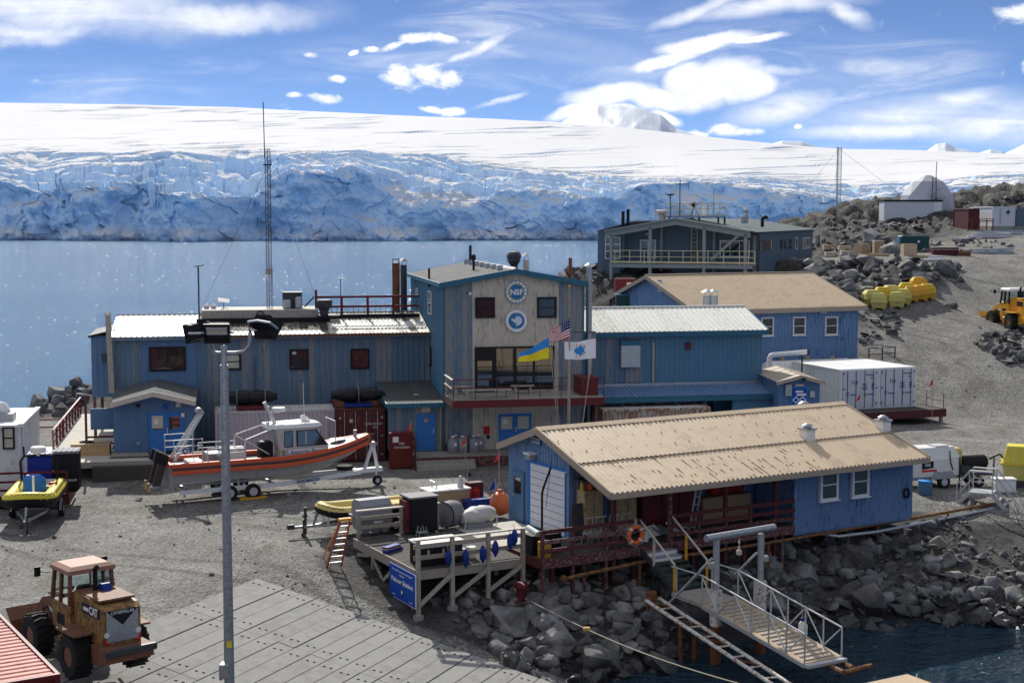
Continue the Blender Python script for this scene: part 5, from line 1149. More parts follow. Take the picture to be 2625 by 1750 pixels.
def red_walks():
 """red railed walkways between the tall block and the lab"""
 for k,(x0,y0,z0,L,dz,rz,lab_) in enumerate(((1.6,100,7.3,9.2,1.2,.22,'upper dark red railed walkway leading to the lab building'),(2.0,95,6.2,7.5,.6,.12,'lower dark red railed walkway behind the tall block'),(5.2,110,8.9,5.0,.2,.0,'short dark red railed walkway under the lab gallery'))):
  t = thing('walkway',lab_,'walkway',(x0 + 2.4,y0,0),rz)
  B().prism([(0,z0 - .2),(L,z0 + dz - .2),(L,z0 + dz - .1),(0,z0 - .1)],0,1.5,'y').make('deck','deck_pale',t)
  for y in (.03,1.47):
   for i in range(6): x = L * i / 5; beam(t,'post','rail_red',(x,y,z0 - 1.6 + dz * i / 5),(x,y,z0 + 1.0 + dz * i / 5),.1)
   for h in (1.0,.65,.3): beam(t,'rail','rail_red',(0,y,z0 + h),(L,y,z0 + dz + h),.06,.12)
red_walks()
p = at(*zC(435,985),Y=112); t = thing('cabinet','dark red equipment cabinet below the lab gallery','cabinet',(p.x,p.y,p.z - .8),0); bx(t,'body','rail_red',-.8,.8,-.4,.4,0,2.1); bx(t,'notice','paper',.1,.5,-.42,-.405,1.4,1.8)
p = at(*zC(470,1010),Y=109.5); t = thing('dumpster','teal green skip below the lab gallery','skip',(p.x,p.y,p.z - .9),0); bx(t,'body','teal_box',-1.0,1.0,-.6,.6,0,1.1,c=.06); bx(t,'lid','teal_panel',-1.05,1.05,-.65,.65,1.1,1.2)

# ================================================================ WATERFRONT: boathouse, dock, ramp, gangway
_p = at(1304,1323,z=3.35); BF = Frame((_p.x,_p.y),30); RB = BF.th; FZ = 3.35
def boathouse():
 t = thing('boathouse','long blue boathouse with a tan ridged roof and open porch on the water side','building',BF.o,RB)
 L = 16.0; yr = -3.0; ye = -8.41; zr = 7.48; ze = 5.78; yl = .25; zl = zr - (zr - ze) / (ye - yr) * (-(yl - yr)) if False else zr - (yl - yr) * (zr - ze) / (yr - ye); yg = -4.83; yf = -7.5; xe = BF.y(2037,1360,yf)[0]; sl = (zr - ze) / (yr - ye)
 zat = lambda y: zr - abs(y - yr) * sl
 # closed room behind the porch and the room at the east end
 B().prism([(.0,2.7),(yg + .05,2.7),(yg + .05,zat(yg) - .1),(yr,zr - .1),(-.05,zat(0) - .1)],.05,L - .05,'x').make('wall','royal_panel',t)
 B().prism([(yg + .04,2.9),(yf + .06,2.9),(yf + .06,zat(yf) - .1),(yg + .04,zat(yg) - .1)],xe,L - .05,'x').make('wall','royal_panel',t)
 clad(t,0,0,-math.pi / 2,-yg,FZ - .2,lambda s: zat(-s) - .04,.45,'royal_panel',.03,k=2)
 clad(t,xe,yf,0,L - xe,FZ - .35,zat(yf) - .08,.92,'royal_panel',.03,k=8); clad(t,.05,yg,0,xe,FZ,zat(yg) - .08,.92,'royal_panel',.03,k=5)
 clad(t,xe,yg - .03,-math.pi / 2,yg - yf,FZ - .3,lambda s: zat(yg - s) - .08,.9,'royal_panel',.03,k=5)
 bx(t,'corner_trim','royal_panel',xe - .08,xe + .12,yf - .05,yf + .08,FZ - .35,zat(yf) - .08); bx(t,'corner_trim','royal_panel',-.06,.1,yg - .06,yg + .1,FZ - .1,zat(yg) - .06)
 # roof in two courses, as laid
 ym = yr + (ye - yr) * .52; zm = zr + (ze - zr) * .52
 roof(t,(-.42,ym - .25,zm - .25 * sl + .05),(L + .05,ym - .25,zm - .25 * sl + .05),(L + .05,yr,zr + .06),(-.42,yr,zr + .06),18,4,.028,'tan_roof')
 roof(t,(-.42,ye,ze),(L + .05,ye,ze),(L + .05,ym,zm + .0),(-.42,ym,zm + .0),18,4,.028,'tan_roof')
 roof(t,(L + .05,yl,zl),(-.42,yl,zl),(-.42,yr,zr + .06),(L + .05,yr,zr + .06),18,4,.028,'tan_roof')
 bx(t,'fascia','tan_trim',-.42,L + .05,ye - .05,ye + .03,ze - .24,ze - .02); bx(t,'fascia','tan_trim',-.42,L + .05,yl - .02,yl + .05,zl - .2,zl)
 for x in (-.47,L + .05):
  for a,b_ in (((yl,zl),(yr,zr + .05)),((yr,zr + .05),(ye,ze))):
   B().prism([(a[0],a[1] - .24),(b_[0],b_[1] - .24),(b_[0],b_[1] + .05),(a[0],a[1] + .05)],x,x + .06,'x').make('fascia','tan_trim',t)
 B().prism([(yr - .28,zr + .01),(yr,zr + .13),(yr + .28,zr + .01)],-.48,L + .1,'x').make('ridge_cap','tan_roof',t)
 r = random.Random(5)                                   # rust blooming at the fixings of the lower course
 for i in range(130):
  x = r.uniform(.6,10.2); s_ = r.choice((.08,.3,.52,.74,.95)); y = ym + (ye - ym) * s_; z = zm + (ze - zm) * s_; s_ = min(.97,max(.03,s_ + r.uniform(-.05,.05))); y = ym + (ye - ym) * s_; z = zm + (ze - zm) * s_; l_ = min(r.uniform(.05,.35) * r.choice((.6,1,2.6)),(.99 - s_) * 2.9 + .05)
  q = -.42 + (L + .47) / 72 * (round((x + .42) / ((L + .47) / 72)) + .25)
  dy = -l_ * .87; B().add([(q - .022,y,z + .034),(q + .03,y,z + .034),(q + .006,y + dy,z + dy * sl + .034),(q - .006,y + dy,z + dy * sl + .034)],[(0,1,2,3)]).make('rust_streak','rust',t)
 for s_ in (.15,.45,.8):
  for i in range(22):
   x = -.2 + i * .72; y = yr + (ym - yr) * s_; z = zr + .06 + (zm - zr) * s_; bx(t,'fixing','steel_dark',x,x + .035,y,y + .035,z + .02,z + .05)
 # gable: man door, roller door, lamp, name board
 gx = lambda a,b: BF.x(*zK(a,b),0)
 ya,zt = gx(135,505); yb,_ = gx(238,540); w_ = abs(yb - ya)
 d = bx(t,'door','entry_blue',-.10,-.02,min(ya,yb),max(ya,yb),FZ,FZ + 2.1); bx(d,'door_window','glass',-.115,-.1,min(ya,yb) + .2,max(ya,yb) - .2,FZ + 1.15,FZ + 1.85); bx(d,'door_handle','alloy',-.16,-.1,max(ya,yb) - .14,max(ya,yb) - .08,FZ + .95,FZ + 1.1)
 ya,zt = gx(300,452); yb,zt2 = gx(612,525); y0,y1 = min(ya,yb),max(ya,yb); zt = (zt + zt2) / 2
 rd = bx(t,'roller_door','door_blue',-.05,-.03,y0 - .12,y1 + .3,FZ,zt + .12); n = 9
 for i in range(n): bx(rd,'door_panel','white_frame',-.085,-.055,y0,y1,FZ + .02 + (zt - FZ) * i / n,FZ + (zt - FZ) * (i + 1) / n - .008)
 tube(rd,'conduit','white_frame',[(-.1,y0 - .2,zt + .05),(-.1,y0 - .05,zt + .0),(-.1,y0 - .03,zt - .2),(-.1,y0 - .03,FZ + .2)],.025,6)
 y,z = gx(355,260); nb = bx(t,'name_board','entry_blue',-.12,-.07,y - .33,y + .33,z - .12,z + .12); text(nb,'lettering','BOAT HOUSE','flag_white',(-.124,y,z),.15,rot=(R(90),0,R(-90)),sx=.7); bx(t,'board_lip','white_frame',-.14,-.06,y - .36,y + .36,z + .14,z + .17)
 y,z = gx(330,370); lp = bx(t,'flood_lamp','white_frame',-.45,-.06,y - .24,y + .24,z + .02,z + .10); bx(lp,'lamp_body','galv',-.38,-.06,y - .18,y + .18,z - .18,z + .02)
 # windows of the east room
 for a,b_ in (((478,298),(635,562)),((768,268),(915,530))):
  x0,z1 = BF.y(*zM(*a),yf); x1,z0 = BF.y(*zM(*b_),yf); win(t,x0,x1,z0,z1,oy=yf - .03,fm='white_frame',rows=2,fw=.1,out=.12,sill=True)
 x,z = BF.y(*zM(1400,490),yf); x = min(x,L - .42); tube(t,'cable_coil','black',[(x + .16 * math.cos(a),yf - .08,z + .2 * math.sin(a)) for a in [i * .7 for i in range(9)]],.05,6,True)
 # porch
 px0 = -2.9; pl = bx(t,'porch_floor','deck_mat',px0,xe,yf + .02,yg - .08,FZ - .2,FZ - .045); planks(pl,'deck_board','deck_mat',px0,xe,yf,yg - .06,FZ,.2)
 bx(pl,'edge_board','red_wood',px0,xe - .02,yf - .07,yf,FZ - .34,FZ + .03); bx(pl,'edge_board','red_wood',px0 - .06,px0,yf,yg - .3,FZ - .34,FZ + .02)
 for x in (.35,3.0,5.75,8.3): beam(t,'porch_post','red_wood',(x,yf + .05,2.2),(x,yf + .05,zat(yf) - .1),.14)
 for x in (px0 + .06,-1.5,0): beam(t,'porch_post','red_wood',(x,yf + .05,1.9),(x,yf + .05,FZ + 1.08),.12)
 for x in (-2.2,-.8,1.5,4.4,7,9): beam(t,'pile','red_wood',(x,yf + .4,1.2),(x,yf + .4,FZ - .2),.16)
 sx0,sx1 = 1.55,3.05                                  # the gap where the stair goes down
 for a,b_ in ((px0,sx0),(sx1,xe - .05)):
  for h in (1.05,.66,.32): beam(t,'rail','red_wood',(a,yf - .03,FZ + h),(b_,yf - .03,FZ + h),.06,.15)
 for x in (sx0,sx1,4.4,7.0): beam(t,'rail_post','red_wood',(x,yf + .02,FZ - .2),(x,yf + .02,FZ + 1.12),.11)
 bx(t,'porch_lamp','white_frame',4.9,5.25,yf - .1,yf + .2,zat(yf) - .36,zat(yf) - .22)
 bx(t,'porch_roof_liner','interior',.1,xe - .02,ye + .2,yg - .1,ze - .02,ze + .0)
 return L,yr,ye,zr,ze,yg,yf,xe,sl
BL,BYR,BYE,BZR,BZE,BYG,BYF,BXE,BSL = boathouse()
def bh_vents():
 for a,lab in (((370,940),'square roof vent with metal cowl left of the other on the boathouse roof'),((1062,860),'square roof vent with metal cowl at the right end of the boathouse roof')):
  d = ray(*zF(*a)); e = Vector((0,0,H)); n = Vector((0,BSL,1)).normalized(); nw = (BF.ax * n.x + BF.ay * n.y); nw.z = n.z; p0 = BF.w(0,BYE,BZE); n2 = Vector((BF.ay.x * -BSL,BF.ay.y * -BSL,1)).normalized(); k = (p0 - e).dot(n2) / d.dot(n2); q = e + d * k
  v = vent_cowl('roof_vent',lab,(q.x,q.y,q.z),.40,.5); v.rotation_euler = (0,0,RB); v['group'] = 'boathouse roof vents'
 p = BF.w(9.2,1.9,0); q = at(*zF(340,640),Y=p.y);
 t = thing('roof_vent','round metal cowl just showing over the boathouse ridge','roof vent',(q.x,q.y,0),0,'boathouse roof vents'); rod(t,'pipe','galv',(0,0,3),(0,0,q.z - .15),.12); B().lathe([(.17,q.z - .15),(.32,q.z),(.28,q.z + .1),(.1,q.z + .22)],12).make('vent_cap','galv',t,smooth=True)
bh_vents()
def porch_goods():
 g = lambda a,b,y: BF.y(*zK(a,b),y)
 y = BYG - .75
 def crate(name,lab,cat,a,b_,m,dy=.6,c=.02,z0=FZ + .003):
  x0,z1 = g(*a,y); x1,_ = g(*b_,y); p = BF.w((x0 + x1) / 2,y + dy / 2,z0); t = thing(name,lab,cat,p,RB); w_ = (x1 - x0) / 2; bx(t,'body',m,-w_,w_,-dy / 2,dy / 2,0,z1 - z0,c=c); return t,w_,z1 - z0
 t,w_,h_ = crate('cabinet','pale tan cabinet on the porch below orange cans','cabinet',(780,712),(948,712),'cabinet_tan'); bx(t,'door_gap','black',-.01,.01,-.305,-.3,.05,h_ - .05)
 for i,(x,m,r_,lab) in enumerate(((-.35,'tote_amber',.1,'amber jug at the left on top of the tan porch cabinet'),(.0,'orange_bright',.14,'round orange float on top of the tan porch cabinet'),(.38,'tote_amber',.17,'amber box at the right on top of the tan porch cabinet'))):
  q = t.matrix_world if False else BF.w(g(864,712,y)[0] + x,y + .3,FZ + h_); o = thing('canister',lab,'canister',(q.x,q.y,q.z + .006),RB,'cans on the porch cabinet'); B().lathe([(r_ * .9,0),(r_,.05),(r_,.24),(r_ * .5,.32),(r_ * .3,.36)],10).make('body',m,o,smooth=True); B().lathe([(r_ * .34,.36),(r_ * .34,.41)],8).make('cap','black',o)
 t,w_,h_ = crate('cabinet','brown-stained tan cabinet on the porch beside the maroon doors','cabinet',(1085,712),(1258,712),'cabinet_tan'); bx(t,'door_gap','black',-.01,.01,-.305,-.3,.05,h_ - .05)
 t,w_,h_ = crate('cupboard','wide maroon cupboard with double doors on the boathouse porch','cupboard',(1312,660),(1795,650),'maroon',.5)
 for i in range(3): bx(t,'door','rail_red',-w_ + .05 + i * (2 * w_ / 3),-w_ - .05 + (i + 1) * 2 * w_ / 3,-.29,-.25,.12,h_ - .15)
 t,w_,h_ = crate('crate','long plywood crate on the porch under red bags','crate',(1862,775),(2300,760),'cardboard',.7)
 for i,(a,lab) in enumerate(((2040,'left one of two red dry bags on the plywood crate'),(2180,'right one of two red dry bags on the plywood crate'))):
  x = g(a,720,y)[0]; q = BF.w(x,y + .35,FZ + h_ + .01); o = thing('dry_bag',lab,'bag',q,RB,'red dry bags'); B().lathe([(.12,-.42),(.24,-.36),(.25,0),(.24,.36),(.12,.42)],12,(0,0,.245),'x').make('body','jerry_red',o,smooth=True); B().lathe([(.255,-.03),(.255,.03)],12,(0,0,.245),'x').make('strap','black',o)
 # bar frames standing on the porch
 for i,(a,lab) in enumerate(((820,'leftmost of four bent alloy frames on the porch'),(915,'second of four bent alloy frames on the porch'),(1035,'third of four bent alloy frames on the porch'),(1150,'rightmost of four bent alloy frames on the porch'))):
  x = g(a,900,-6.2)[0]; q = BF.w(x,-6.2,FZ); t = thing('alloy_frame',lab,'frame',q,RB,'bent alloy frames')
  for s_ in (-.16,.16): tube(t,'leg','alloy',[(s_ - .05,.25,.003),(s_,.0,.75),(s_,-.05,1.05),(s_,-.22,1.1)],.03,6)
  rod(t,'top_bar','alloy',(-.16,-.22,1.1),(.16,-.22,1.1),.03,6); rod(t,'cross_bar','alloy',(-.16,0,.7),(.16,0,.7),.025,6); bx(t,'seat','alloy',-.18,.18,-.1,.2,.42,.46)
 q = BF.w(g(1500,980,-6.3)[0],-6.3,FZ + .004); t = thing('boxes','heap of grey and white sheet panels on the porch floor','panels',q,RB)
 for i,(x,m,rx) in enumerate(((-.6,'paper',.5),(-.1,'tote_grey',.35),(.5,'paper',.7),(.9,'white_frame',.4))): o = bx(t,'sheet_panel',m,-.35,.35,-.3,.3,-.02,.02); o.location = (x,0,.22 + .02 * i); o.rotation_euler = (rx,.15 * (i - 1),.3 * i)
 q = BF.w(g(1330,1000,-6.8)[0],-6.8,FZ + .004); t = thing('bucket','white plastic bucket on the porch near the stair','bucket',q,RB); B().lathe([(.14,0),(.17,.4),(.175,.42)],12).make('body','paper',t,smooth=True); tube(t,'handle','galv',[(-.17,0,.4),(-.1,-.1,.52),(.1,-.1,.52),(.17,0,.4)],.012,5)
 q = BF.w(g(412,1200,-7.1)[0],-7.1,FZ + .004); t = thing('drum','yellow plastic drum behind the red porch rail','drum',q,RB); B().lathe([(.24,0),(.26,.05),(.26,.28),(.27,.3),(.26,.32),(.26,.55),(.24,.6)],14).make('body','tote_amber',t,smooth=True); B().lathe([(.1,.6),(.1,.64)],8).make('lid','black',t)
 q = BF.w(g(400,1000,-6.4)[0],-6.4,FZ + .004); t = thing('crate','flat black box with a small black davit crane in front of the roller door','davit',q,RB); bx(t,'body','black',-.7,.6,-.35,.35,0,.75); tube(t,'davit_arm','black',[(-.05,0,.75),(-.05,0,2.25),(.0,0,2.45),(.35,0,3.25)],.045,8); rod(t,'cable','steel_dark',(.33,0,3.2),(.12,0,1.7),.012,5)
 q = BF.w(g(745,900,-5.6)[0],-5.6,FZ + .004); t = thing('board','dark board leaning at the corner of the boathouse porch','board',q,RB); o = bx(t,'plank','steel_dark',-.25,.25,-.02,.02,0,1.5); o.rotation_euler = (-.12,0,0); o = bx(t,'handle','rail_red',-.4,-.34,-.02,.02,0,1.3); o.rotation_euler = (-.1,.05,0)
 q = BF.w(g(1805,900,-6.9)[0],-6.9,FZ + .004); t = thing('ladder','aluminium ladder standing on the porch beside the maroon cupboard','ladder',q,RB)
 for s_ in (-.12,.12): beam(t,'stile','alloy',(s_,.35,0),(s_ + .12,.0,2.1),.06)
 for i in range(6): beam(t,'rung','alloy',(-.12 + .02 * i,.32 - .06 * i,.25 + .32 * i),(.12 + .02 * i,.32 - .06 * i,.25 + .32 * i),.035)
 # lifebuoy on the rail
 x,z = g(1240,1105,BYF - .13); q = BF.w(x,BYF - .16,z); t = thing('lifebuoy','orange lifebuoy with white bands hanging on the red porch rail','lifebuoy',q,RB)
 n = 24; R_ = .31; B().tube([(R_ * math.cos(a),0,R_ * math.sin(a)) for a in [2 * math.pi * i / n for i in range(n)]],.085,10,True).make('ring','orange_bright',t,smooth=True)
 for k in range(4):
  a0 = math.pi / 4 + k * math.pi / 2; B().tube([(R_ * math.cos(a0 + d_),0,R_ * math.sin(a0 + d_)) for d_ in (-.11,0,.11)],.09,10).make('band','paper',t,smooth=True)
 tube(t,'grab_line','rope',[((R_ + .12 + .03 * math.cos(8 * a)) * math.cos(a),-.02,(R_ + .12 + .03 * math.cos(8 * a)) * math.sin(a)) for a in [2 * math.pi * i / 32 for i in range(32)]],.014,5,True)
 bx(t,'hanger','galv',-.04,.04,-.02,.08,.3,.62)
porch_goods()

# ---- stair, gangway, gantry
SZ = 2.1
def stair():
 t = thing('stair','short stair with yellow posts going down from the porch to the gangway','stair',BF.o,RB)
 y0,y1 = BYF - .12,BYF - 2.3; n = 7; x0,x1 = 1.6,3.0
 for i in range(n):
  f = (i + .5) / n; y = y0 + (y1 - y0) * f; z = FZ - (FZ - SZ) * (i + 1) / (n + 1) ; bx(t,'tread','galv' if i < 2 else 'green_step',x0,x1,y - .17,y + .17,z - .05,z)
  if i < 2: bx(t,'riser','white_frame',x0,x1,y - .17,y - .15,z - .2,z - .05)
 for x in (x0 - .04,x1 + .04): beam(t,'stringer','steel_dark',(x,y0,FZ - .15),(x,y1 - .1,SZ - .1),.05,.22)
 for x in (x0 - .06,x1 + .06):
  for f in (.38,.98): y = y0 + (y1 - y0) * f; z = FZ - (FZ - SZ) * f; beam(t,'post','ladder_yellow' if f > .5 or x > 2 else 'cream_trim',(x,y,z - .1),(x,y,z + 1.0),.07)
  beam(t,'handrail','cream_trim',(x,y0 + .1,FZ + 1.05),(x,y1,SZ + 1.0),.06)
stair()
def gangway():
 t = thing('gangway','alloy gangway with tan deck sloping from the stair down to the water','gangway',BF.o,RB)
 ya,yb = BYF - 2.35,BYF - 4.2; yc = -16.6; x0,x1 = 1.35,3.0
 bx(t,'landing','deck_wood',x0,x1,yb,ya,SZ - .14,SZ)
 zc = 1.15; P = lambda x,f,h=0: (x + .55 * f,yb + (yc - yb) * f,SZ + (zc - SZ) * f + h)
 n = 5
 for i in range(n): B().add([P(x0,i / n),P(x1,i / n),P(x1,(i + .992) / n),P(x0,(i + .992) / n),P(x0,i / n,-.1),P(x1,i / n,-.1),P(x1,(i + .992) / n,-.1),P(x0,(i + .992) / n,-.1)],[(0,1,2,3),(4,5,6,7),(0,1,5,4),(1,2,6,5),(2,3,7,6),(3,0,4,7)]).make('deck_panel','crate_wood',t)
 for i in range(19): f = .03 + i * .052; beam(t,'cleat','galv',P(x0 + .2,f,.015),P(x1 - .2,f,.015),.05,.03)
 for x in (x0,x1):
  beam(t,'side_beam','alloy',P(x,0,-.08),P(x,1,-.08),.08,.14); m = 6
  for i in range(m + 1): f = i / m; rod(t,'post','alloy',P(x,f),P(x,f,1.05 if i < m else 1.0),.032,6)
  rod(t,'handrail','alloy',P(x,0,1.05),P(x,1,1.0),.034,8)
  for i in range(m): rod(t,'brace','alloy',P(x,i / m,1.0 if i % 2 == 0 else .02),P(x,(i + 1) / m,.02 if i % 2 == 0 else 1.0),.026,6)
 for x in (x0,x1): rod(t,'landing_rail','alloy',(x,ya,SZ + 1.0),P(x,0,1.05),.03,6); rod(t,'landing_post','alloy',(x,ya - .3,SZ),(x,ya - .3,SZ + 1.0),.03,6)
 bx(t,'end_plate','alloy',x0 + .52,x1 + .58,yc - .25,yc - .01,zc - .12,zc - .02)
gangway()
def gantry():
 Yl = 51.0; pl = at(*zL(835,1040),Y=Yl); pr = at(*zL(1242,950),Y=Yl + 1.25)
 t = thing('gantry','galvanised lifting gantry of two posts and a top pipe over the gangway','gantry',(0,0,0),0)
 for p,a in ((pl,(835,250)),(pr,(1242,205))):
  zt = at(*zL(*a),Y=p.y).z; lowt = p.z + 1.3; rod(t,'post','galv',(p.x,p.y,lowt - .1),(p.x,p.y,zt),.12,14); rod(t,'sleeve','rust_white',(p.x,p.y,p.z),(p.x,p.y,lowt),.22,14); rod(t,'pile','rust',(p.x,p.y,-1.5),(p.x,p.y,p.z + .02),.2,10)
 ztop = at(*zL(835,232),Y=Yl).z; d = (pr - pl).normalized(); d.z = 0; A = Vector((pl.x,pl.y,ztop)) - d * .5; Bq = Vector((pr.x,pr.y,ztop)) + d * .65
 rod(t,'top_pipe','galv',A,Bq,.13,14)
 m = A.lerp(Bq,.48)
 for i in range(4): B().lathe([(.05,-.02),(.05,.02)],8,(m.x,m.y,ztop - .26 - i * .1),'y' if i % 2 else 'x').make('chain_link','galv',t)
 bx(t,'hook','cream_trim',m.x - .1,m.x + .1,m.y - .08,m.y + .08,ztop - .82,ztop - .62,c=.04)
 for p,w_ in ((pl,(-1.9,.7)),(pr,(-1.2,.3))): a = at(*zL(*( (805,430) if p is pl else (1215,378))),Y=p.y); b = at(*zL(*((415,832) if p is pl else (1015,572))),Y=p.y + w_[1]); rod(t,'stay','galv',a,b,.05,8)
 for p,a in ((pl,(800,495)),(pr,(1285,432))): q = at(*zL(*a),Y=p.y); bx(t,'winch','galv',q.x - .14,q.x + .14,q.y - .1,q.y + .1,q.z - .12,q.z + .12,c=.04)
 return pl,pr
gantry()
def slip_rails():
 t = thing('slip_frame','rusty white pipe frame running down the rocks into the water','slipway frame',(0,0,0),0)
 A0,A1 = at(*zL(200,815),z=1.75),at(*zL(1345,1575),z=.55); B0,B1 = at(*zL(320,795),z=1.75),at(*zL(1490,1562),z=.55)
 for p,q in ((A0,A1),(B0,B1)): e = q + (q - p) * .15; rod(t,'pipe','rust_white',p,e,.075,10)
 for i in range(9):
  f = i / 8.5; a,b = A0.lerp(A1,f),B0.lerp(B1,f); rod(t,'tie','rust_white',a,b,.035,6)
  if i % 2 == 0 and i < 8: rod(t,'brace','rust',a,B0.lerp(B1,(i + 1) / 8.5),.03,6)
 q = at(*zL(250,790),z=1.8); bx(t,'winch_block','rust',q.x - .2,q.x + .2,q.y - .15,q.y + .15,q.z - .1,q.z + .25,c=.04)
 for f in (.02,.3): p = A0.lerp(A1,f); rod(t,'pile','rust',(p.x,p.y,-.5),p,.08); p = B0.lerp(B1,f); rod(t,'pile','rust',(p.x,p.y,-.5),p,.08)
slip_rails()
def waterfront_pipes():
 t = thing('pipeline','rusty orange pipe running along the shore below the boathouse','pipe',(0,0,0),0)
 P = [at(1448,1482,z=2.6),at(1640,1441,z=2.8),at(1970,1391,z=2.85),at(2250,1343,z=2.85),at(2430,1312,z=2.8),at(2540,1292,z=2.8),at(2700,1268,z=2.8)]; tube(t,'pipe','rust_pipe',P,.068,10); rod(t,'flange','rust_pipe',P[0],P[0] + (P[0] - P[1]).normalized() * .12,.14,10)
 for i,p in enumerate(P[1:6]): beam(t,'support','rust',(p.x,p.y,p.z - 1.1),(p.x,p.y,p.z - .08),.1)
 for p,q in zip(P[:-1],P[1:]): m = p.lerp(q,.5); rod(t,'coupling','rust_pipe',m,m + (q - p).normalized() * .15,.09,10)
 t = thing('pipeline','thinner blue-grey pipe beside the rusty shore pipe','pipe',(0,0,0),0)
 P = [at(2095,1366,z=2.8),at(2150,1374,z=2.65),at(2250,1362,z=2.65),at(2430,1327,z=2.65),at(2560,1300,z=2.68),at(2700,1278,z=2.7)]; tube(t,'pipe','galv',P,.07,8)
 for p in P[2:5]: beam(t,'support','steel_dark',(p.x,p.y,p.z - 1.0),(p.x,p.y,p.z - .06),.07)
waterfront_pipes()
def floating_dock():
 t = thing('floating_dock','pale timber deck of a float at the bottom edge beside the gangway','float',BF.o,RB)
 a,b = BF.z(*zL(1960,1532),.95); c_,d = BF.z(*zL(2360,1452),.95); y1 = (b + d) / 2 - .75; x0,x1 = a - .3,c_ + .4
 bx(t,'hull','steel_dark',x0,x1,y1 - 3.4,y1,-.4,.88); planks(t,'deck_board','crate_wood',x0 - .05,x1 + .05,y1 - 3.4,y1 + .05,.95,.2)
 bx(t,'rubbing_strip','black',x0 - .1,x1 + .1,y1 + .03,y1 + .12,.7,.9)
 P = lambda a_,z: BF.z(*zL(*a_),z)
 for q,r_ in (((1850,1395),(2005,1485)),((1985,1370),(2085,1440))): a,b = P(q,.95),P(r_,.95); rod(t,'arm','rust_pipe',(a[0],a[1],.95),(b[0],b[1],1.0),.09,8)
 a,b = P((2010,1480),.98),P((2255,1415),1.02); rod(t,'cross_pipe','rust_pipe',(a[0],a[1],1.02),(b[0],b[1],1.06),.08,8)
floating_dock()
p = at(*zL(1632,1090),Y=49.8); t = thing('fender','white plastic fender hanging from the gangway handrail','fender',(p.x,p.y,p.z),0); B().lathe([(.02,-.42),(.16,-.34),(.17,.2),(.1,.34),(.05,.42)],12).make('body','paper',t,smooth=True); B().lathe([(.09,.34),(.08,.46),(.03,.5)],10).make('neck','navy_fender',t); rod(t,'line','rope',(0,0,.45),(-.08,0,1.05),.012,5)
def bollard():
 p = at(*zN(840,830),z=1.75); t = thing('bollard','red mooring bollard among the rocks below the dock','bollard',p,0)
 B().lathe([(.2,-.4),(.17,.0),(.16,.25),(.20,.5),(.27,.56),(.29,.68),(.27,.72),(.05,.74)],16).make('post','rail_red',t,smooth=True); B().lathe([(.5,-.5),(.5,-.12),(.42,-.04),(.2,.0)],16).make('base','orange',t,smooth=True)
 for a in (0,1.57,3.14,4.71): rod(t,'bolt','rust',(.38 * math.cos(a),.38 * math.sin(a),-.08),(.38 * math.cos(a),.38 * math.sin(a),.03),.05,6)
 q = thing('mooring_line','long mooring rope stretched from the red bollard across the rocks','rope',(0,0,0),0)
 e = at(2040,1790,Y=38.); s_ = Vector((p.x + .15,p.y - .2,p.z + .2)); pts = [s_.lerp(e,f) - Vector((0,0,.35 * math.sin(math.pi * f))) for f in [i / 24 for i in range(25)]]; tube(q,'rope','rope',pts,.018,6); m = pts[7]; bx(q,'chafe_guard','gold',m.x - .15,m.x + .1,m.y - .1,m.y + .1,m.z - .05,m.z + .08,c=.03)
bollard()

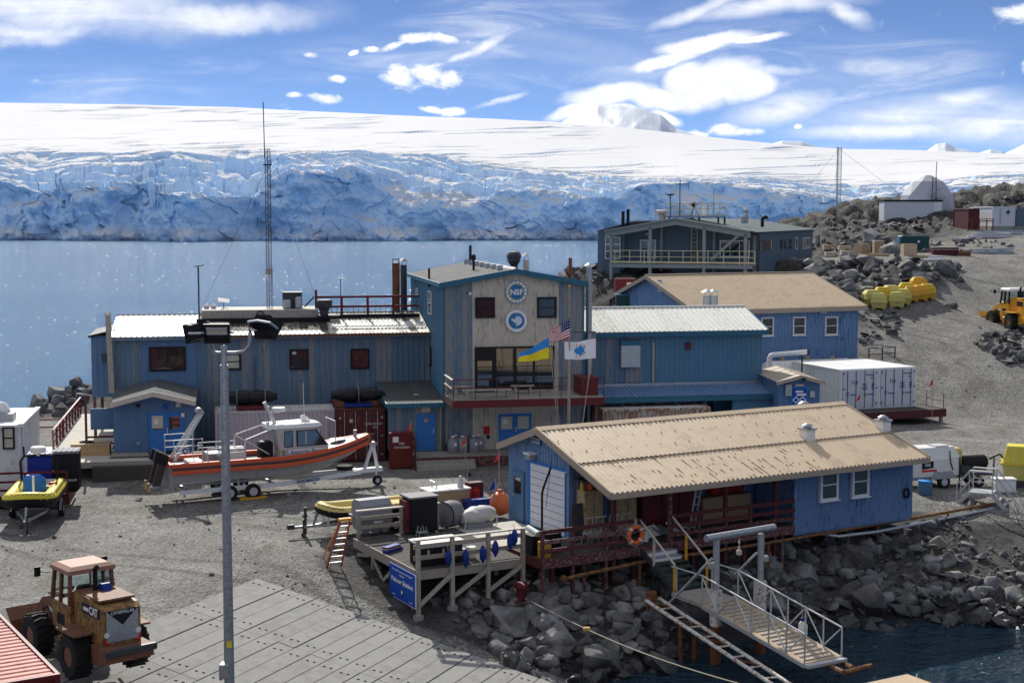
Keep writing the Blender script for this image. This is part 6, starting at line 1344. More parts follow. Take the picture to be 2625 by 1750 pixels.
# ---- sign deck
_q = at(1065,1461,z=3.35); DF = Frame((_q.x,_q.y),28); RD = DF.th; DX,DY = 4.35,5.9
def sign_deck():
 t = thing('dock','raised timber dock on braced posts carrying the blue station sign','dock',DF.o,RD); z = FZ
 planks(t,'deck_board','deck_mat',0,DX,0,DY,z,.2,'x',.014); planks(t,'deck_board','deck_pale',DX + .01,7.2,1.9,DY,z,.16,'x',.014)
 bx(t,'edge_beam','timber',-.06,0.0,-.06,DY,z - .34,z + .02); bx(t,'edge_beam','timber',0,DX + .1,-.08,-.02,z - .36,z - .03); bx(t,'joist','timber',.3,.42,.1,DY,z - .3,z - .045); bx(t,'joist','timber',2.1,2.22,.1,DY,z - .3,z - .045); bx(t,'joist','timber',DX - .2,DX - .08,.1,DY,z - .3,z - .045)
 bx(t,'edge_beam','timber',DX,7.2,1.82,1.88,z - .3,z - .03)
 xs = [DF.y(*zJ(a,800),-.1)[0] for a in (1250,1562,1890,2207)]
 gr = lambda x,y: hgt(*DF.w(x,y)[:2]) - .1
 for x in xs: beam(t,'post','timber',(x,-.13,gr(x,-.1)),(x,-.13,z + 1.12),.14)
 for x in xs[:3]:
  c_ = B().lathe([(.24,gr(x,-.1) - .3),(.2,gr(x,-.1) + .22)],10,(x,-.13,0)); c_.make('footing','concrete',t)
 for h,w_,hh in ((1.12,.2,.05),(.86,.04,.16),(.45,.04,.16)): beam(t,'rail','timber' if h < 1 else 'deck_pale',(xs[0] - .15,-.13 if h > 1 else -.07,z + h),(xs[3] + .12,-.13 if h > 1 else -.07,z + h),w_,hh)
 for i in range(3): beam(t,'brace','timber',(xs[i],-.2,gr(xs[i],0) + .55),(xs[i + 1] - .05,-.2,z - .25),.05,.16)
 for y in (1.9,4.2):
  for x in (.1,2.2,DX - .1): beam(t,'post','timber',(x,y,gr(x,y)),(x,y,z - .3),.14)
 for x in (.1,): beam(t,'brace','timber',(x - .1,.2,gr(x,.2) + .3),(x - .1,1.9,z - .35),.05,.14); beam(t,'brace','timber',(x - .1,1.95,z - .35),(x - .1,3.0,gr(x,3) + .1),.05,.14); beam(t,'brace','timber',(x - .1,4.1,z - .35),(x - .1,3.05,gr(x,3) + .1),.05,.14); beam(t,'brace','timber',(x - .1,4.3,z - .35),(x - .1,5.6,gr(x,5.6) + .15),.05,.14)
 for a,b in ((2.2,.3),(2.2,4.0)): beam(t,'brace','timber',(a,1.9,gr(a,1.9) + .3),(b,1.9,z - .35),.05,.14)
 # back rail
 for x in (.15,2.0,3.6): beam(t,'post','timber',(x,DY - .06,z - .3),(x,DY - .06,z + 1.1),.12)
 for h,w_,hh in ((1.1,.2,.05),(.78,.04,.15),(.42,.04,.15)): beam(t,'rail','timber' if h < 1 else 'deck_pale',(.05,DY - .06,z + h),(3.7,DY - .06,z + h),w_,hh)
 # sign
 ya,zt = DF.x(*zJ(1000,868),-.1); yb,zb = DF.x(*zJ(1238,1262),-.1); zt2 = DF.x(*zJ(1238,962),-.1)[1]; zb2 = DF.x(*zJ(1000,1160),-.1)[1]; zt,zb = (zt + zt2) / 2,(zb + zb2) / 2
 y0,y1 = min(ya,yb),max(ya,yb); ym,zm = (y0 + y1) / 2,(zt + zb) / 2; w_,h_ = y1 - y0,zt - zb
 s_ = bx(t,'sign_board','sign_blue',-.14,-.10,y0,y1,zb,zt); s_['label'] = 'blue station sign with white lettering'; rr = (R(90),0,R(-90)); k = lambda f: zb + h_ * f
 text(s_,'lettering','The United States Antarctic Program','logo_white',(-.146,ym,k(.87)),h_ * .085,rr,sx=w_ * .9 / (h_ * .085 * 17.5)); text(s_,'lettering','welcomes you to','logo_white',(-.146,ym,k(.76)),h_ * .07,rr,sx=.8)
 text(s_,'lettering','Palmer Station','logo_white',(-.146,ym,k(.56)),h_ * .19,rr,sx=w_ * .92 / (h_ * .19 * 6.5),bold=.006)
 text(s_,'lettering','lat. 64° 46\'S','logo_white',(-.146,y1 - w_ * .17,k(.09)),h_ * .055,rr,sx=.7); text(s_,'lettering','long. 64° 03\'W','logo_white',(-.146,y0 + w_ * .17,k(.09)),h_ * .055,rr,sx=.7)
 B().lathe([(h_ * .115,-.006),(h_ * .115,.0)],20,(-.146,ym,k(.26)),'x').make('seal','logo_navy',s_); B().lathe([(h_ * .06,-.006),(h_ * .06,.0)],16,(-.152,ym,k(.27)),'x').make('seal_centre','logo_pale',s_)
 bx(s_,'sign_edge','paper',-.142,-.098,y0 - .015,y0,zb,zt); bx(s_,'sign_edge','paper',-.142,-.098,y0,y1,zb - .015,zb)
 return xs
DXS = sign_deck()
def deck_goods():
 z = FZ + .004; P = lambda a,b: DF.z(*zJ(a,b),FZ)
 # grey bulk bin
 x,y = P(870,590); t = thing('bulk_bin','large grey lidded bulk bin on the dock','bin',DF.w(x,y + .45,z),RD + .05)
 B().loft([[(-.62,-.42,.1),(.62,-.42,.1),(.62,.42,.1),(-.62,.42,.1)],[(-.72,-.52,.62),(.72,-.52,.62),(.72,.52,.62),(-.72,.52,.62)]]).make('body','tote_grey',t)
 bx(t,'rim','tote_grey',-.78,.78,-.58,.58,.62,.70)
 B().prism([(-.50,.70),(.50,.70),(.47,1.12),(.24,1.34),(-.24,1.34),(-.47,1.12)],-.68,.68,'x').make('lid','tote_grey',t)
 for i in range(10): x_ = -.63 + i * .14; B().prism([(-.515,.72),(-.485,1.125),(-.485,1.14),(-.53,.72)],x_ - .02,x_ + .02,'x').make('lid_rib','tote_grey',t)
 bx(t,'label_plate','paper',-.15,.25,-.545,-.50,.42,.50)
 for sx in (-.4,.4,0): bx(t,'foot','tote_grey',sx - .1,sx + .1,-.4,.4,0,.1)
 # black cabinet frame
 x,y = P(1330,600); t = thing('cabinet','black fabric-covered cabinet standing on the dock','cabinet',DF.w(x - .05,y + .55,z),RD); bx(t,'body','black_tarp',-.55,.6,-.45,.5,.05,1.45,c=.02); bx(t,'top','tarp_grey',-.64,.64,-.5,.56,1.45,1.52); bx(t,'side_frame','rail_red',-.72,-.56,-.3,.4,.1,1.35)
 for yy in (-.2,.1,.35): bx(t,'shelf_box','maroon',-.78,-.60,yy - .1,yy + .1,.35,.6)
 # wooden crate with white lid
 x,y = P(1560,480); t = thing('crate','plywood crate with a white top on the dock','crate',DF.w(x + .1,y + .9,z),RD); bx(t,'body','cardboard',-.9,.95,-.5,.5,0,1.2); bx(t,'top','paper',-.95,1.0,-.55,.55,1.2,1.26); bx(t,'edge_strip','dirty_white',.0,.06,-.56,.56,1.26,1.28)
 q = DF.w(x + .75,y + .7,z + 1.262); t = thing('jug','clear white plastic jug on the plywood crate','jug',q,RD); B().lathe([(.13,0),(.14,.02),(.14,.26),(.05,.38),(.05,.44)],12).make('body','bag_white',t,smooth=True); B().lathe([(.055,.44),(.055,.48)],10).make('cap','paper',t)
 # covered round bundle and net bag
 x,y = P(1580,545); t = thing('bundle','round bundle under a grey tarp on the dock','bundle',DF.w(x,y + .35,z),RD + .4); r = random.Random(2)
 B().lathe([(.2,-.42),(.50,-.36),(.55,-.1),(.55,.1),(.50,.36),(.2,.42)],18,(0,0,.53),'x').make('cover','tarp_grey',t,smooth=True); tube(t,'strap','black',[(-.36,.53 * math.cos(a),.53 + .53 * math.sin(a)) for a in [i * .4 for i in range(16)]],.025,5,True)
 x,y = P(1830,540); t = thing('net_bag','sagging white and grey gear bag in an alloy cradle on the dock','gear bag',DF.w(x,y + .3,z),RD); rr = random.Random(4)
 b = B(); rings = []
 for i in range(9):
  f = i / 8; xx = -.75 + 1.5 * f; rad = .12 + .36 * math.sin(math.pi * min(1,max(0,f * .9 + .06))) ** .6; rings.append([(xx,rad * math.cos(a) * (1 + rr.uniform(-.1,.1)),.40 + .12 * f + rad * .8 * math.sin(a) * (1 + rr.uniform(-.1,.1))) for a in [k * 2 * math.pi / 12 for k in range(12)]])
 b.loft(rings).make('bag','bag_white',t,smooth=True); B().box(-.7,.5,-.4,.4,.003,.2).make('tray','tote_grey',t)
 for xx in (-.8,.62): beam(t,'cradle_leg','alloy',(xx,-.42,.003),(xx + .15,-.3,.5),.03); beam(t,'cradle_leg','alloy',(xx,.42,.003),(xx + .15,.3,.5),.03)
 # red fuel cans and blue crate
 for i,(a,b_,lab) in enumerate(((1770,330,'left red fuel can behind the gear bag'),(1830,325,'right red fuel can behind the gear bag'))):
  q = DF.w(P(1780,470)[0] + .15 + .34 * i,P(1780,470)[1] + .95,z); t = thing('fuel_can',lab,'fuel can',q,RD,'red fuel cans'); bx(t,'body','jerry_red',-.15,.15,-.1,.1,.62,1.1,c=.03); bx(t,'handle','jerry_red',-.1,.1,-.03,.03,1.12,1.18); bx(t,'stand','steel_dark',-.16,.16,-.14,.14,0,.62)
 q = DF.w(P(1780,470)[0] + .15,P(1780,470)[1] + .35,z); t = thing('box','dark blue plastic box between the tarped bundle and the gear bag','box',q,RD); bx(t,'body','navy_fender',-.5,.6,-.2,.2,0,.75,c=.02); bx(t,'lid','navy_fender',-.53,.63,-.23,.23,.75,.82)
 q = DF.w(P(1780,470)[0] + .6,P(1780,470)[1] + 1.35,z); t = thing('flag_stack','dark red storage box with a small black flag beside the fuel cans','box',q,RD); bx(t,'body','maroon',-.35,.35,-.2,.2,0,1.35); rod(t,'flag_staff','galv',(-.3,0,1.35),(-.3,0,1.9),.012,5); B().prism([(-.3,1.85),(-.12,1.65),(-.3,1.55)],-.005,.005,'y').make('flag','black',t)
 # dark chest with white lid by the front rail, and small things
 x,y = P(1150,880); t = thing('chest','black storage chest with a pale lid behind the sign','chest',DF.w(.95,.75,z),RD); bx(t,'body','black',-.62,1.1,-.45,.5,0,.78,c=.02); bx(t,'lid','dirty_white',-.66,1.14,-.5,.55,.78,.86,c=.01)
 for xx in (-.3,.3): bx(t,'latch','alloy',xx - .04,xx + .04,-.48,-.45,.4,.6)
 x,y = P(1010,760); t = thing('board_stack','stack of blue and pale boards on the dock','boards',DF.w(x + .1,y + .1,z),RD + .5)
 for i,m in enumerate(('navy_fender','sign_blue','pine','blue_plastic')): bx(t,'board',m,-.5,.5 - .06 * i,-.12 - .01 * i,.12,.06 * i,.06 * i + .05)
 x,y = P(1290,620); t = thing('rack','small wire rack on the dock boards','rack',DF.w(x,y,z),RD)
 for sx in (-.2,.2):
  for sy in (-.15,.15): rod(t,'leg','alloy',(sx,sy,0),(sx * .5,sy,.4),.015,5)
 bx(t,'shelf','alloy',-.22,.22,-.17,.17,.16,.18)
 for i,(a,lab) in enumerate(((1480,'white bucket at the left behind the dock rail'),(1665,'grey pail in the middle behind the dock rail'),(1760,'white tub at the right behind the dock rail'))):
  x = DF.y(*zJ(a,760),.6)[0]; t = thing('bucket',lab,'bucket',DF.w(x,.6 + .1 * i,z),RD,'buckets on the dock'); B().lathe([(.15,0),(.19,.4),(.2,.42)],12).make('body',('paper','tote_grey','dirty_white')[i],t,smooth=True); tube(t,'handle','galv',[(-.19,0,.4),(-.1,-.12,.52),(.1,-.12,.52),(.19,0,.4)],.012,5)
 # fenders on the front rail
 fz = [(1530,760,880),(1690,755,890),(1845,718,848),(1960,672,790),(2095,610,722),(2135,570,690)]
 nm = ['first','second','third','fourth','fifth','sixth']
 for i,(a,b_,c_) in enumerate(fz):
  x,z1 = DF.y(*zJ(a,b_),-.3); _,z0 = DF.y(*zJ(a,c_),-.3); zm,hh = (z0 + z1) / 2,(z1 - z0) / 2
  t = thing('fender',nm[i] + ' dark blue boat fender from the left on the dock rail','fender',DF.w(x,-.3,zm),RD,'blue fenders on the dock rail'); B().lathe([(.02,-hh - .08),(.06,-hh),(.115,-hh + .1),(.12,0),(.115,hh - .1),(.07,hh),(.04,hh + .06)],12).make('body','navy_fender',t,smooth=True); rod(t,'line','rope',(0,0,hh),(.0,.08,hh + .22),.012,5); B().lathe([(.05,hh - .02),(.05,hh + .05)],8).make('collar','black',t)
 # white log-like boom on the corner
 a,b_ = at(*zK(262,1060),Y=53.3),at(*zK(355,1098),Y=53.0); t = thing('boom','short white pipe end lying across the dock corner rail','pipe',(0,0,0),0); rod(t,'pipe','paper',a + Vector((0,.4,.0)),b_,.11,12); rod(t,'end_ring','galv',b_ ,b_ + (b_ - a).normalized() * .03,.118,12)
deck_goods()
def step_ladder():
 top = at(*zJ(585,475),z=4.75); bot = at(*zJ(485,900),z=2.72); bot2 = at(*zJ(420,850),z=2.75)
 t = thing('step_ladder','orange-red fibreglass step ladder with yellow top leaning at the dock','ladder',(0,0,0),0)
 d = Vector((.42,.22,0)).normalized() * .24
 for s_ in (-1,1): beam(t,'stile','ladder_red',bot + d * s_ * 1.25,top + d * s_ * .8,.05,.09)
 for i in range(7): f = .1 + i * .13; c_ = bot.lerp(top,f); w_ = 1.2 - .35 * f; beam(t,'tread','alloy',c_ - d * w_,c_ + d * w_,.09,.04)
 for s_ in (-1,1): beam(t,'back_leg','ladder_yellow',bot2 + Vector((0,.5,0)) + d * s_ * 1.1,top + Vector((0,.12,0)) + d * s_ * .7,.03,.05)
 beam(t,'top_cap','ladder_yellow',top - d * 1.0 + Vector((0,0,.04)),top + d * 1.0 + Vector((0,0,.04)),.2,.1)
step_ladder()

# ---- concrete boat ramp
def ramp():
 A = at(658,1481,z=3.0); d = Vector((.913,-.408,-.2)); e = Vector((-.408,-.913,0)); pw = .62; n = 22
 c_ = B().add([A + d * (-.2) - Vector((0,0,.3)),A + d * 14 - Vector((0,0,.3)),A + d * 14 + e * 15.5 - Vector((0,0,.3)),A + d * -.2 + e * 15.5 - Vector((0,0,.3))],[(0,1,2,3)]).make('boat_ramp','concrete_dark'); struct(c_,'ramp of grey concrete planks sloping to the water')
 nz = d.cross(e).normalized(); nz = nz if nz.z > 0 else -nz; me = None; r = random.Random(8)
 dn = d.normalized(); rot = Matrix((dn,-e,nz)).transposed().to_4x4() if dn.cross(-e).dot(nz) > 0 else Matrix((dn,e,nz)).transposed().to_4x4()
 ey = Vector(rot.col[1][:3])
 L = 4.3
 b = B(); b.box(.012,pw - .012,.012,L - .012,-.2,0)
 b.slot(1)
 for hx,hy in ((.2,.5),(.42,.56),(.2,L - .5),(.42,L - .45)): b.lathe([(.055,.001),(.055,.003)],8,(hx,hy,0))
 me = b.mesh('concrete_plank',['concrete','hole'])
 for k in range(4):
  for i in range(n):
   if k > 0 and i < 0: continue
   s0 = A + d * (i * pw) + e * (k * L) + (e * L if ey.dot(e) < 0 else Vector((0,0,0))) + Vector((0,0,r.uniform(-.012,.012)))
   o = link('concrete_plank',me,c_); M_ = rot.copy(); M_.translation = s0; o.matrix_world = M_
ramp()

# ================================================================ BOATS, VEHICLES, LAMP POST
def wheel(par,x,y,z,r,w_,rim='alloy',hub=.45,axis='y',lugs=0):
 t = B().lathe([(r * hub,-w_ / 2),(r * .93,-w_ / 2),(r,-w_ * .36),(r,w_ * .36),(r * .93,w_ / 2),(r * hub,w_ / 2),(r * hub,-w_ / 2)],24,(0,0,0),axis,False)
 wl = t.make('wheel','rubber',par,(x,y,z),smooth=True)
 B().lathe([(r * hub * 1.02,-w_ * .44),(r * hub * 1.02,-w_ * .3),(r * .12,-w_ * .22),(r * .12,w_ * .22),(r * hub * 1.02,w_ * .3),(r * hub * 1.02,w_ * .44)],18,(0,0,0),axis).make('rim',rim,wl,smooth=True)
 for i in range(lugs):
  a = 2 * math.pi * i / lugs; m = 'steel_dark'; p = lambda rr,da,yy: (rr * math.cos(a + da),yy,rr * math.sin(a + da))
  for s_ in (-1,1): B().beam(p(r * 1.01,0,0),p(r * 1.01,.13,s_ * w_ * .48),.07,.06).make('tread_lug','rubber',wl)
 return wl
def survey_boat():
 o = at(631,1280,z=3.0); OF = Frame((o.x,o.y),25); t = thing('patrol_boat','orange-collared grey alloy workboat lettered US Antarctic Program on a trailer','boat',(o.x,o.y,0),OF.th)
 yc = 1.2; X0,X1 = -3.4,6.35
 hb = lambda x: 1.16 * (1 if x < 2.4 else max(.03,1 - ((x - 2.4) / 4.0) ** 2.3))
 sh = lambda x: 4.66 + (.62 * max(0,(x - 1.5) / 4.8) ** 1.7)            # centre height of the collar
 # hull
 rings = []; N = 22
 for i in range(N + 1):
  x = X0 + (X1 - .35 - X0) * i / N; b = hb(x) * .98; zt = sh(x); kz = 3.72 + (1.15 * max(0,(x - 2.2) / 3.8) ** 2.2); ch = 3.98 + (.95 * max(0,(x - 1.4) / 4.4) ** 1.9)
  rings.append([(x,yc - b,zt),(x,yc - b * .93,ch),(x,yc,min(kz,zt - .05)),(x,yc + b * .93,ch),(x,yc + b,zt),(x,yc,zt - .12)])
 hull = B().loft(rings).make('hull','hull_grey',t)
 # deck recess floor and gunwale collar in three bands
 def collar(side,dz,m,r_,name):
  pts,rs = [],[]
  for i in range(27):
   x = X0 + .02 + (X1 - X0) * i / 26; pts.append((x,yc + side * (hb(x) + .06),sh(x) + dz))
  return pts
 for side in (-1,1):
  for dz,m,hh,ex in ((.15,'orange',.18,0),(.0,'fender_grey',.12,.012),(-.16,'orange',.20,0)):
   b = B(); P = collar(side,dz,m,0,''); ri = []
   for p in P: q = side * (.10 + ex); ri.append([(p[0],p[1] - side * .12,p[2] - hh / 2),(p[0],p[1] + q,p[2] - hh / 2),(p[0],p[1] + q * 1.08,p[2]),(p[0],p[1] + q,p[2] + hh / 2),(p[0],p[1] - side * .12,p[2] + hh / 2)])
   b.loft(ri).make('collar',m,t)
 bx(t,'bow_nose','orange',X1 - .1,X1 + .12,yc - .16,yc + .16,sh(X1) - .2,sh(X1) + .24,c=.06)
 bx(t,'stern_collar','orange',X0 - .1,X0 + .05,yc - 1.2,yc + 1.2,sh(X0) + .06,sh(X0) + .22); bx(t,'transom','hull_grey',X0 - .06,X0 + .06,yc - 1.1,yc + 1.1,3.95,sh(X0) + .06)
 B().prism([(X0 + .1,4.55),(3.3,4.62),(3.3,4.66),(X0 + .1,4.59)],yc - 1.05,yc + 1.05,'y').make('deck','tote_grey',t)
 fd = []
 for i in range(9): x = 3.3 + 2.85 * i / 8; fd.append([(x,yc - hb(x) + .02,sh(x) + .2),(x,yc,sh(x) + .26),(x,yc + hb(x) - .02,sh(x) + .2),(x,yc,sh(x) + .02)])
 B().loft(fd).make('foredeck','hull_grey',t); B().lathe([(.42,0),(.36,.02)],18,(4.85,yc,5.36)).make('hatch','dirty_white',t)
 # cabin
 gc = lambda a,b: OF.y(*zH(*a),b)
 side = [(1.62,4.72),(4.25,4.72),(4.15,5.12),(3.45,6.12),(1.55,6.16),(1.75,5.0)]
 hw = .86
 B().loft([[(x,yc - hw * (1 if z < 5.5 else .9),z) for x,z in side],[(x,yc + hw * (1 if z < 5.5 else .9),z) for x,z in side]]).make('cabin','cabin_grey',t)
 q = lambda x,z,y=-hw: (x,yc + y * (1 if z < 5.5 else .9 + .1 * (6.12 - z) / .62 if z < 6.12 else .9) - (.012 if y < 0 else -.012),z)
 for sgn in (-1,1):
  yy = sgn * hw
  for pts in ([(1.98,5.3),(2.36,5.3),(2.38,5.98),(2.0,5.98)],[(2.62,5.32),(3.98,5.32),(3.5,5.98),(2.62,5.98)]):
   f = B(); v = [q(x,z,yy) for x,z in pts]; e = [(p[0],p[1] + sgn * .012,p[2]) for p in v]; c_ = Vector((sum(p[0] for p in v) / 4,v[0][1],sum(p[2] for p in v) / 4)); big = [tuple(c_ + (Vector(p) - c_) * 1.12) for p in v]
   f.add(big,[(0,1,2,3)]).make('window_frame','black',t); B().add([(p[0],p[1] + sgn * .006,p[2]) for p in v],[(0,1,2,3)]).make('window','glass',t)
  bx(t,'window_bar','alloy',2.98,3.03,yc + sgn * (hw - .005) - .02,yc + sgn * (hw - .005) + .02,5.32,5.97)
 ws = [(4.16,yc - .8,5.14),(4.16,yc + .8,5.14),(3.50,yc + .72,6.05),(3.50,yc - .72,6.05)]; B().add([(p[0] + .03,p[1],p[2] + .02) for p in ws],[(0,1,2,3)]).make('windscreen','glass',t)
 for y in (-.27,.27): beam(t,'windscreen_bar','alloy',(4.2,yc + y,5.15),(3.54,yc + y,6.07),.05)
 # roof with overhang
 B().loft([[(1.25,yc - .78,6.14),(3.5,yc - .84,6.14),(3.95,yc - .5,6.18),(3.98,yc + .5,6.18),(3.5,yc + .84,6.14),(1.25,yc + .78,6.14)],[(1.3,yc - .72,6.3),(3.45,yc - .78,6.34),(3.85,yc - .45,6.28),(3.88,yc + .45,6.28),(3.45,yc + .78,6.34),(1.3,yc + .72,6.3)]]).make('cabin_roof','white_paint',t)
 for s_ in (-1,1): tube(t,'awning_frame','alloy',[(1.35,yc + s_ * .8,6.14),(.1,yc + s_ * .95,5.75),(.05,yc + s_ * 1.0,5.65),(.02,yc + s_ * 1.0,4.7)],.04,6); tube(t,'awning_strut','alloy',[(.1,yc + s_ * .95,5.72),(1.2,yc + s_ * .9,5.0)],.03,6)
 m_ = beam(t,'roof_mast','alloy',(1.75,yc,6.3),(1.25,yc,7.35),.16); beam(m_,'crosstree','alloy',(1.35,yc - .35,7.15),(1.35,yc + .35,7.15),.05); B().lathe([(.3,6.88),(.34,6.94),(.34,7.0),(.3,7.06)],16,(1.95,yc,0)).make('radar','white_paint',m_,smooth=True); bx(m_,'radar_bracket','alloy',1.4,2.0,yc - .06,yc + .06,6.8,6.87)
 for x,y in ((1.3,-.4),(3.3,-.3),(3.4,.3)): bx(t,'deck_light','white_paint',x - .07,x + .07,yc + y - .07,yc + y + .07,6.3,6.46)
 rod(t,'whip_aerial','white_paint',(3.15,yc - .2,6.3),(3.1,yc - .2,8.2),.014,5); bx(t,'searchlight','white_paint',3.05,3.3,yc - .05,yc + .2,6.32,6.62,c=.05)
 # lettering
 text(t,'lettering','US Antarctic Program','logo_navy',(3.02,yc - hw - .02,5.0),.34,align='CENTER',sx=.76); B().prism([(1.62,4.98),(1.82,5.08),(2.0,4.98),(2.0,5.1),(1.82,5.16),(1.62,5.1)],yc - hw - .018,yc - hw - .01,'y').make('emblem','gold',t)
 bx(t,'name_plate','paper',1.98,4.06,yc - hw - .013,yc - hw - .006,4.86,5.14)
 # work deck: rails, seats, boxes
 for y in (-1.0,1.0):
  for h in (.55,.3): rod(t,'side_rail','alloy',(-1.7,yc + y,sh(0) + .25 + h),(.0,yc + y,sh(0) + .25 + h),.022,6)
  for x in (-1.7,-.85,0): rod(t,'stanchion','alloy',(x,yc + y,4.7),(x,yc + y,sh(0) + .8),.022,6)
 bx(t,'engine_box','tote_grey',-1.6,-.9,yc - .5,yc + .5,4.6,5.15,c=.04); bx(t,'locker','dirty_white',-.7,.4,yc + .2,yc + .95,4.62,5.2,c=.03); bx(t,'console','black',.85,1.5,yc - .6,yc + .0,4.65,5.55,c=.08); B().lathe([(.25,-.3),(.27,0),(.25,.3)],12,(-.95,yc - .75,5.0),'y').make('rope_drum','tote_grey',t,smooth=True)
 bx(t,'crate','dirty_white',-2.5,-1.8,yc - .6,yc + .5,4.6,4.85,c=.02)
 # stern pulpit, A-frame, outboards
 for x in (-3.25,-1.95):
  for y in (-1.0,1.0): rod(t,'pulpit_post','alloy',(x,yc + y,sh(X0) + .15),(x,yc + y,5.95),.025,6)
 for z in (5.95,5.65,5.35):
  for y in (-1.0,1.0): rod(t,'pulpit_rail','alloy',(-3.25,yc + y,z),(-1.95,yc + y,z),.022,6)
 B().lathe([(.18,-.02),(.18,.0)],20,(-2.75,yc - 1.04,5.45),'y').make('emblem','logo_white',t); B().lathe([(.14,-.012),(.14,.0)],18,(-2.75,yc - 1.062,5.45),'y').make('emblem','logo_navy',t); B().prism([(-2.83,5.42),(-2.78,5.52),(-2.68,5.5),(-2.66,5.4),(-2.74,5.37)],yc - 1.082,yc - 1.076,'y').make('emblem','logo_pale',t)
 for y in (-.45,.45): beam(t,'davit_arm','alloy',(-3.1,yc + y,4.95),(-1.75,yc + y * .5,7.05),.13)
 rod(t,'davit_sheave','galv',(-1.75,yc - .4,7.05),(-1.75,yc + .4,7.05),.06,8); B().lathe([(.16,-.2),(.16,.2)],14,(-1.85,yc,7.1),'y').make('winch_drum','galv',t)
 for y in (-.42,.42):
  m_ = B().loft([[(-3.45,yc + y - .2,4.75),(-3.45,yc + y + .2,4.75),(-4.1,yc + y + .2,4.95),(-4.1,yc + y - .2,4.95)],[(-3.4,yc + y - .18,5.2),(-3.4,yc + y + .18,5.2),(-3.95,yc + y + .16,5.45),(-3.95,yc + y - .16,5.45)]]).make('outboard','black',t)
  B().loft([[(-3.5,yc + y - .1,4.85),(-3.5,yc + y + .1,4.85),(-3.85,yc + y + .12,4.9),(-3.85,yc + y - .12,4.9)],[(-3.8,yc + y - .07,3.75),(-3.8,yc + y + .07,3.75),(-4.15,yc + y + .07,3.85),(-4.15,yc + y - .07,3.85)]]).make('leg','fender_grey',m_); B().lathe([(.05,-.3),(.13,-.15),(.12,.2),(.03,.38)],10,(-4.0,yc + y,3.72),'x').make('gearcase','tote_grey',m_,smooth=True)
  for a in (0,2.1,4.2): o_ = bx(m_,'propeller_blade','gold',-.02,.02,-.08,.08,.03,.26); o_.location = (-4.3,yc + y,3.72); o_.rotation_euler = (a,0,0)
 rod(t,'bow_rail','alloy',(4.5,yc - .75,5.35),(4.5,yc - .75,6.35),.025,6); rod(t,'bow_rail','alloy',(4.5,yc + .75,5.35),(4.5,yc + .75,6.35),.025,6); rod(t,'bow_rail','alloy',(4.5,yc - .75,6.35),(4.5,yc + .75,6.35),.025,6); rod(t,'bow_bitt','galv',(5.75,yc,5.4),(5.75,yc,5.75),.09,10)
 # trailer
 tr = thing('boat_trailer','white galvanised boat trailer lettered BOATMASTER under the workboat','trailer',(o.x,o.y,0),OF.th)
 for y in (yc - .95,yc + .95):
  beam(tr,'frame_beam','white_frame',(-3.0,y,3.52),(1.9,y,3.55),.1,.2); beam(tr,'frame_beam','white_frame',(1.9,y,3.55),(5.9,yc + (y - yc) * .35,3.72),.1,.2); beam(tr,'bunk','white_frame',(-2.9,y * 1 - (.0),3.98),(-.2,y,4.02),.14,.1)
  for x in (-2.8,-.3): beam(tr,'bunk_post','galv',(x,y,3.3),(x,y,4.0),.08)
 for x in (-2.6,-.6,1.5): beam(tr,'cross_member','galv',(x,yc - .95,3.5),(x,yc + .95,3.5),.1,.12)
 beam(tr,'drawbar','white_frame',(5.5,yc,3.72),(7.1,yc,3.75),.35,.2)
 for x in (.35,-.75):
  for y in (yc - 1.14,yc + 1.14): wheel(tr,x,y,3.36,.36,.24,'alloy',.55)
 for x in (.35,-.75): rod(tr,'axle','steel_dark',(x,yc - 1.1,3.36),(x,yc + 1.1,3.36),.05)
 wheel(tr,6.75,yc - .35,3.25,.24,.16,'alloy',.5); beam(tr,'jockey_leg','white_frame',(6.75,yc - .2,3.25),(6.75,yc - .2,3.8),.08)
 beam(tr,'bow_stand','white_frame',(6.1,yc - .3,3.78),(6.65,yc,5.05),.12); beam(tr,'bow_stand','white_frame',(6.95,yc + .2,3.78),(6.65,yc,5.05),.12); B().lathe([(.12,-.12),(.12,.12)],12,(6.7,yc,5.0),'y').make('winch','galv',tr); rod(tr,'winch_strap','rope',(6.6,yc,5.0),(6.0,yc,4.95),.02,5)
 text(tr,'lettering','BOATMASTER','logo_navy',(3.1,yc - .905,3.615),.2,rot=(R(90),R(-2),R(8.9)),sx=.95,bold=.004)
 bx(tr,'wheel_chock','ladder_yellow',-.3,.95,yc - 1.35,yc - .95,3.01,3.1)
 tp = thing('tyre','spare tyre lying on the drawbar of the workboat trailer','tyre',OF.w(5.2,yc,3.84),OF.th); B().lathe([(.2,0),(.38,.0),(.42,.08),(.38,.2),(.2,.2)],20).make('tread','rubber',tp,smooth=True); B().lathe([(.2,.05),(.2,.15)],14).make('rim','alloy',tp)
 return OF
OF_ = survey_boat()

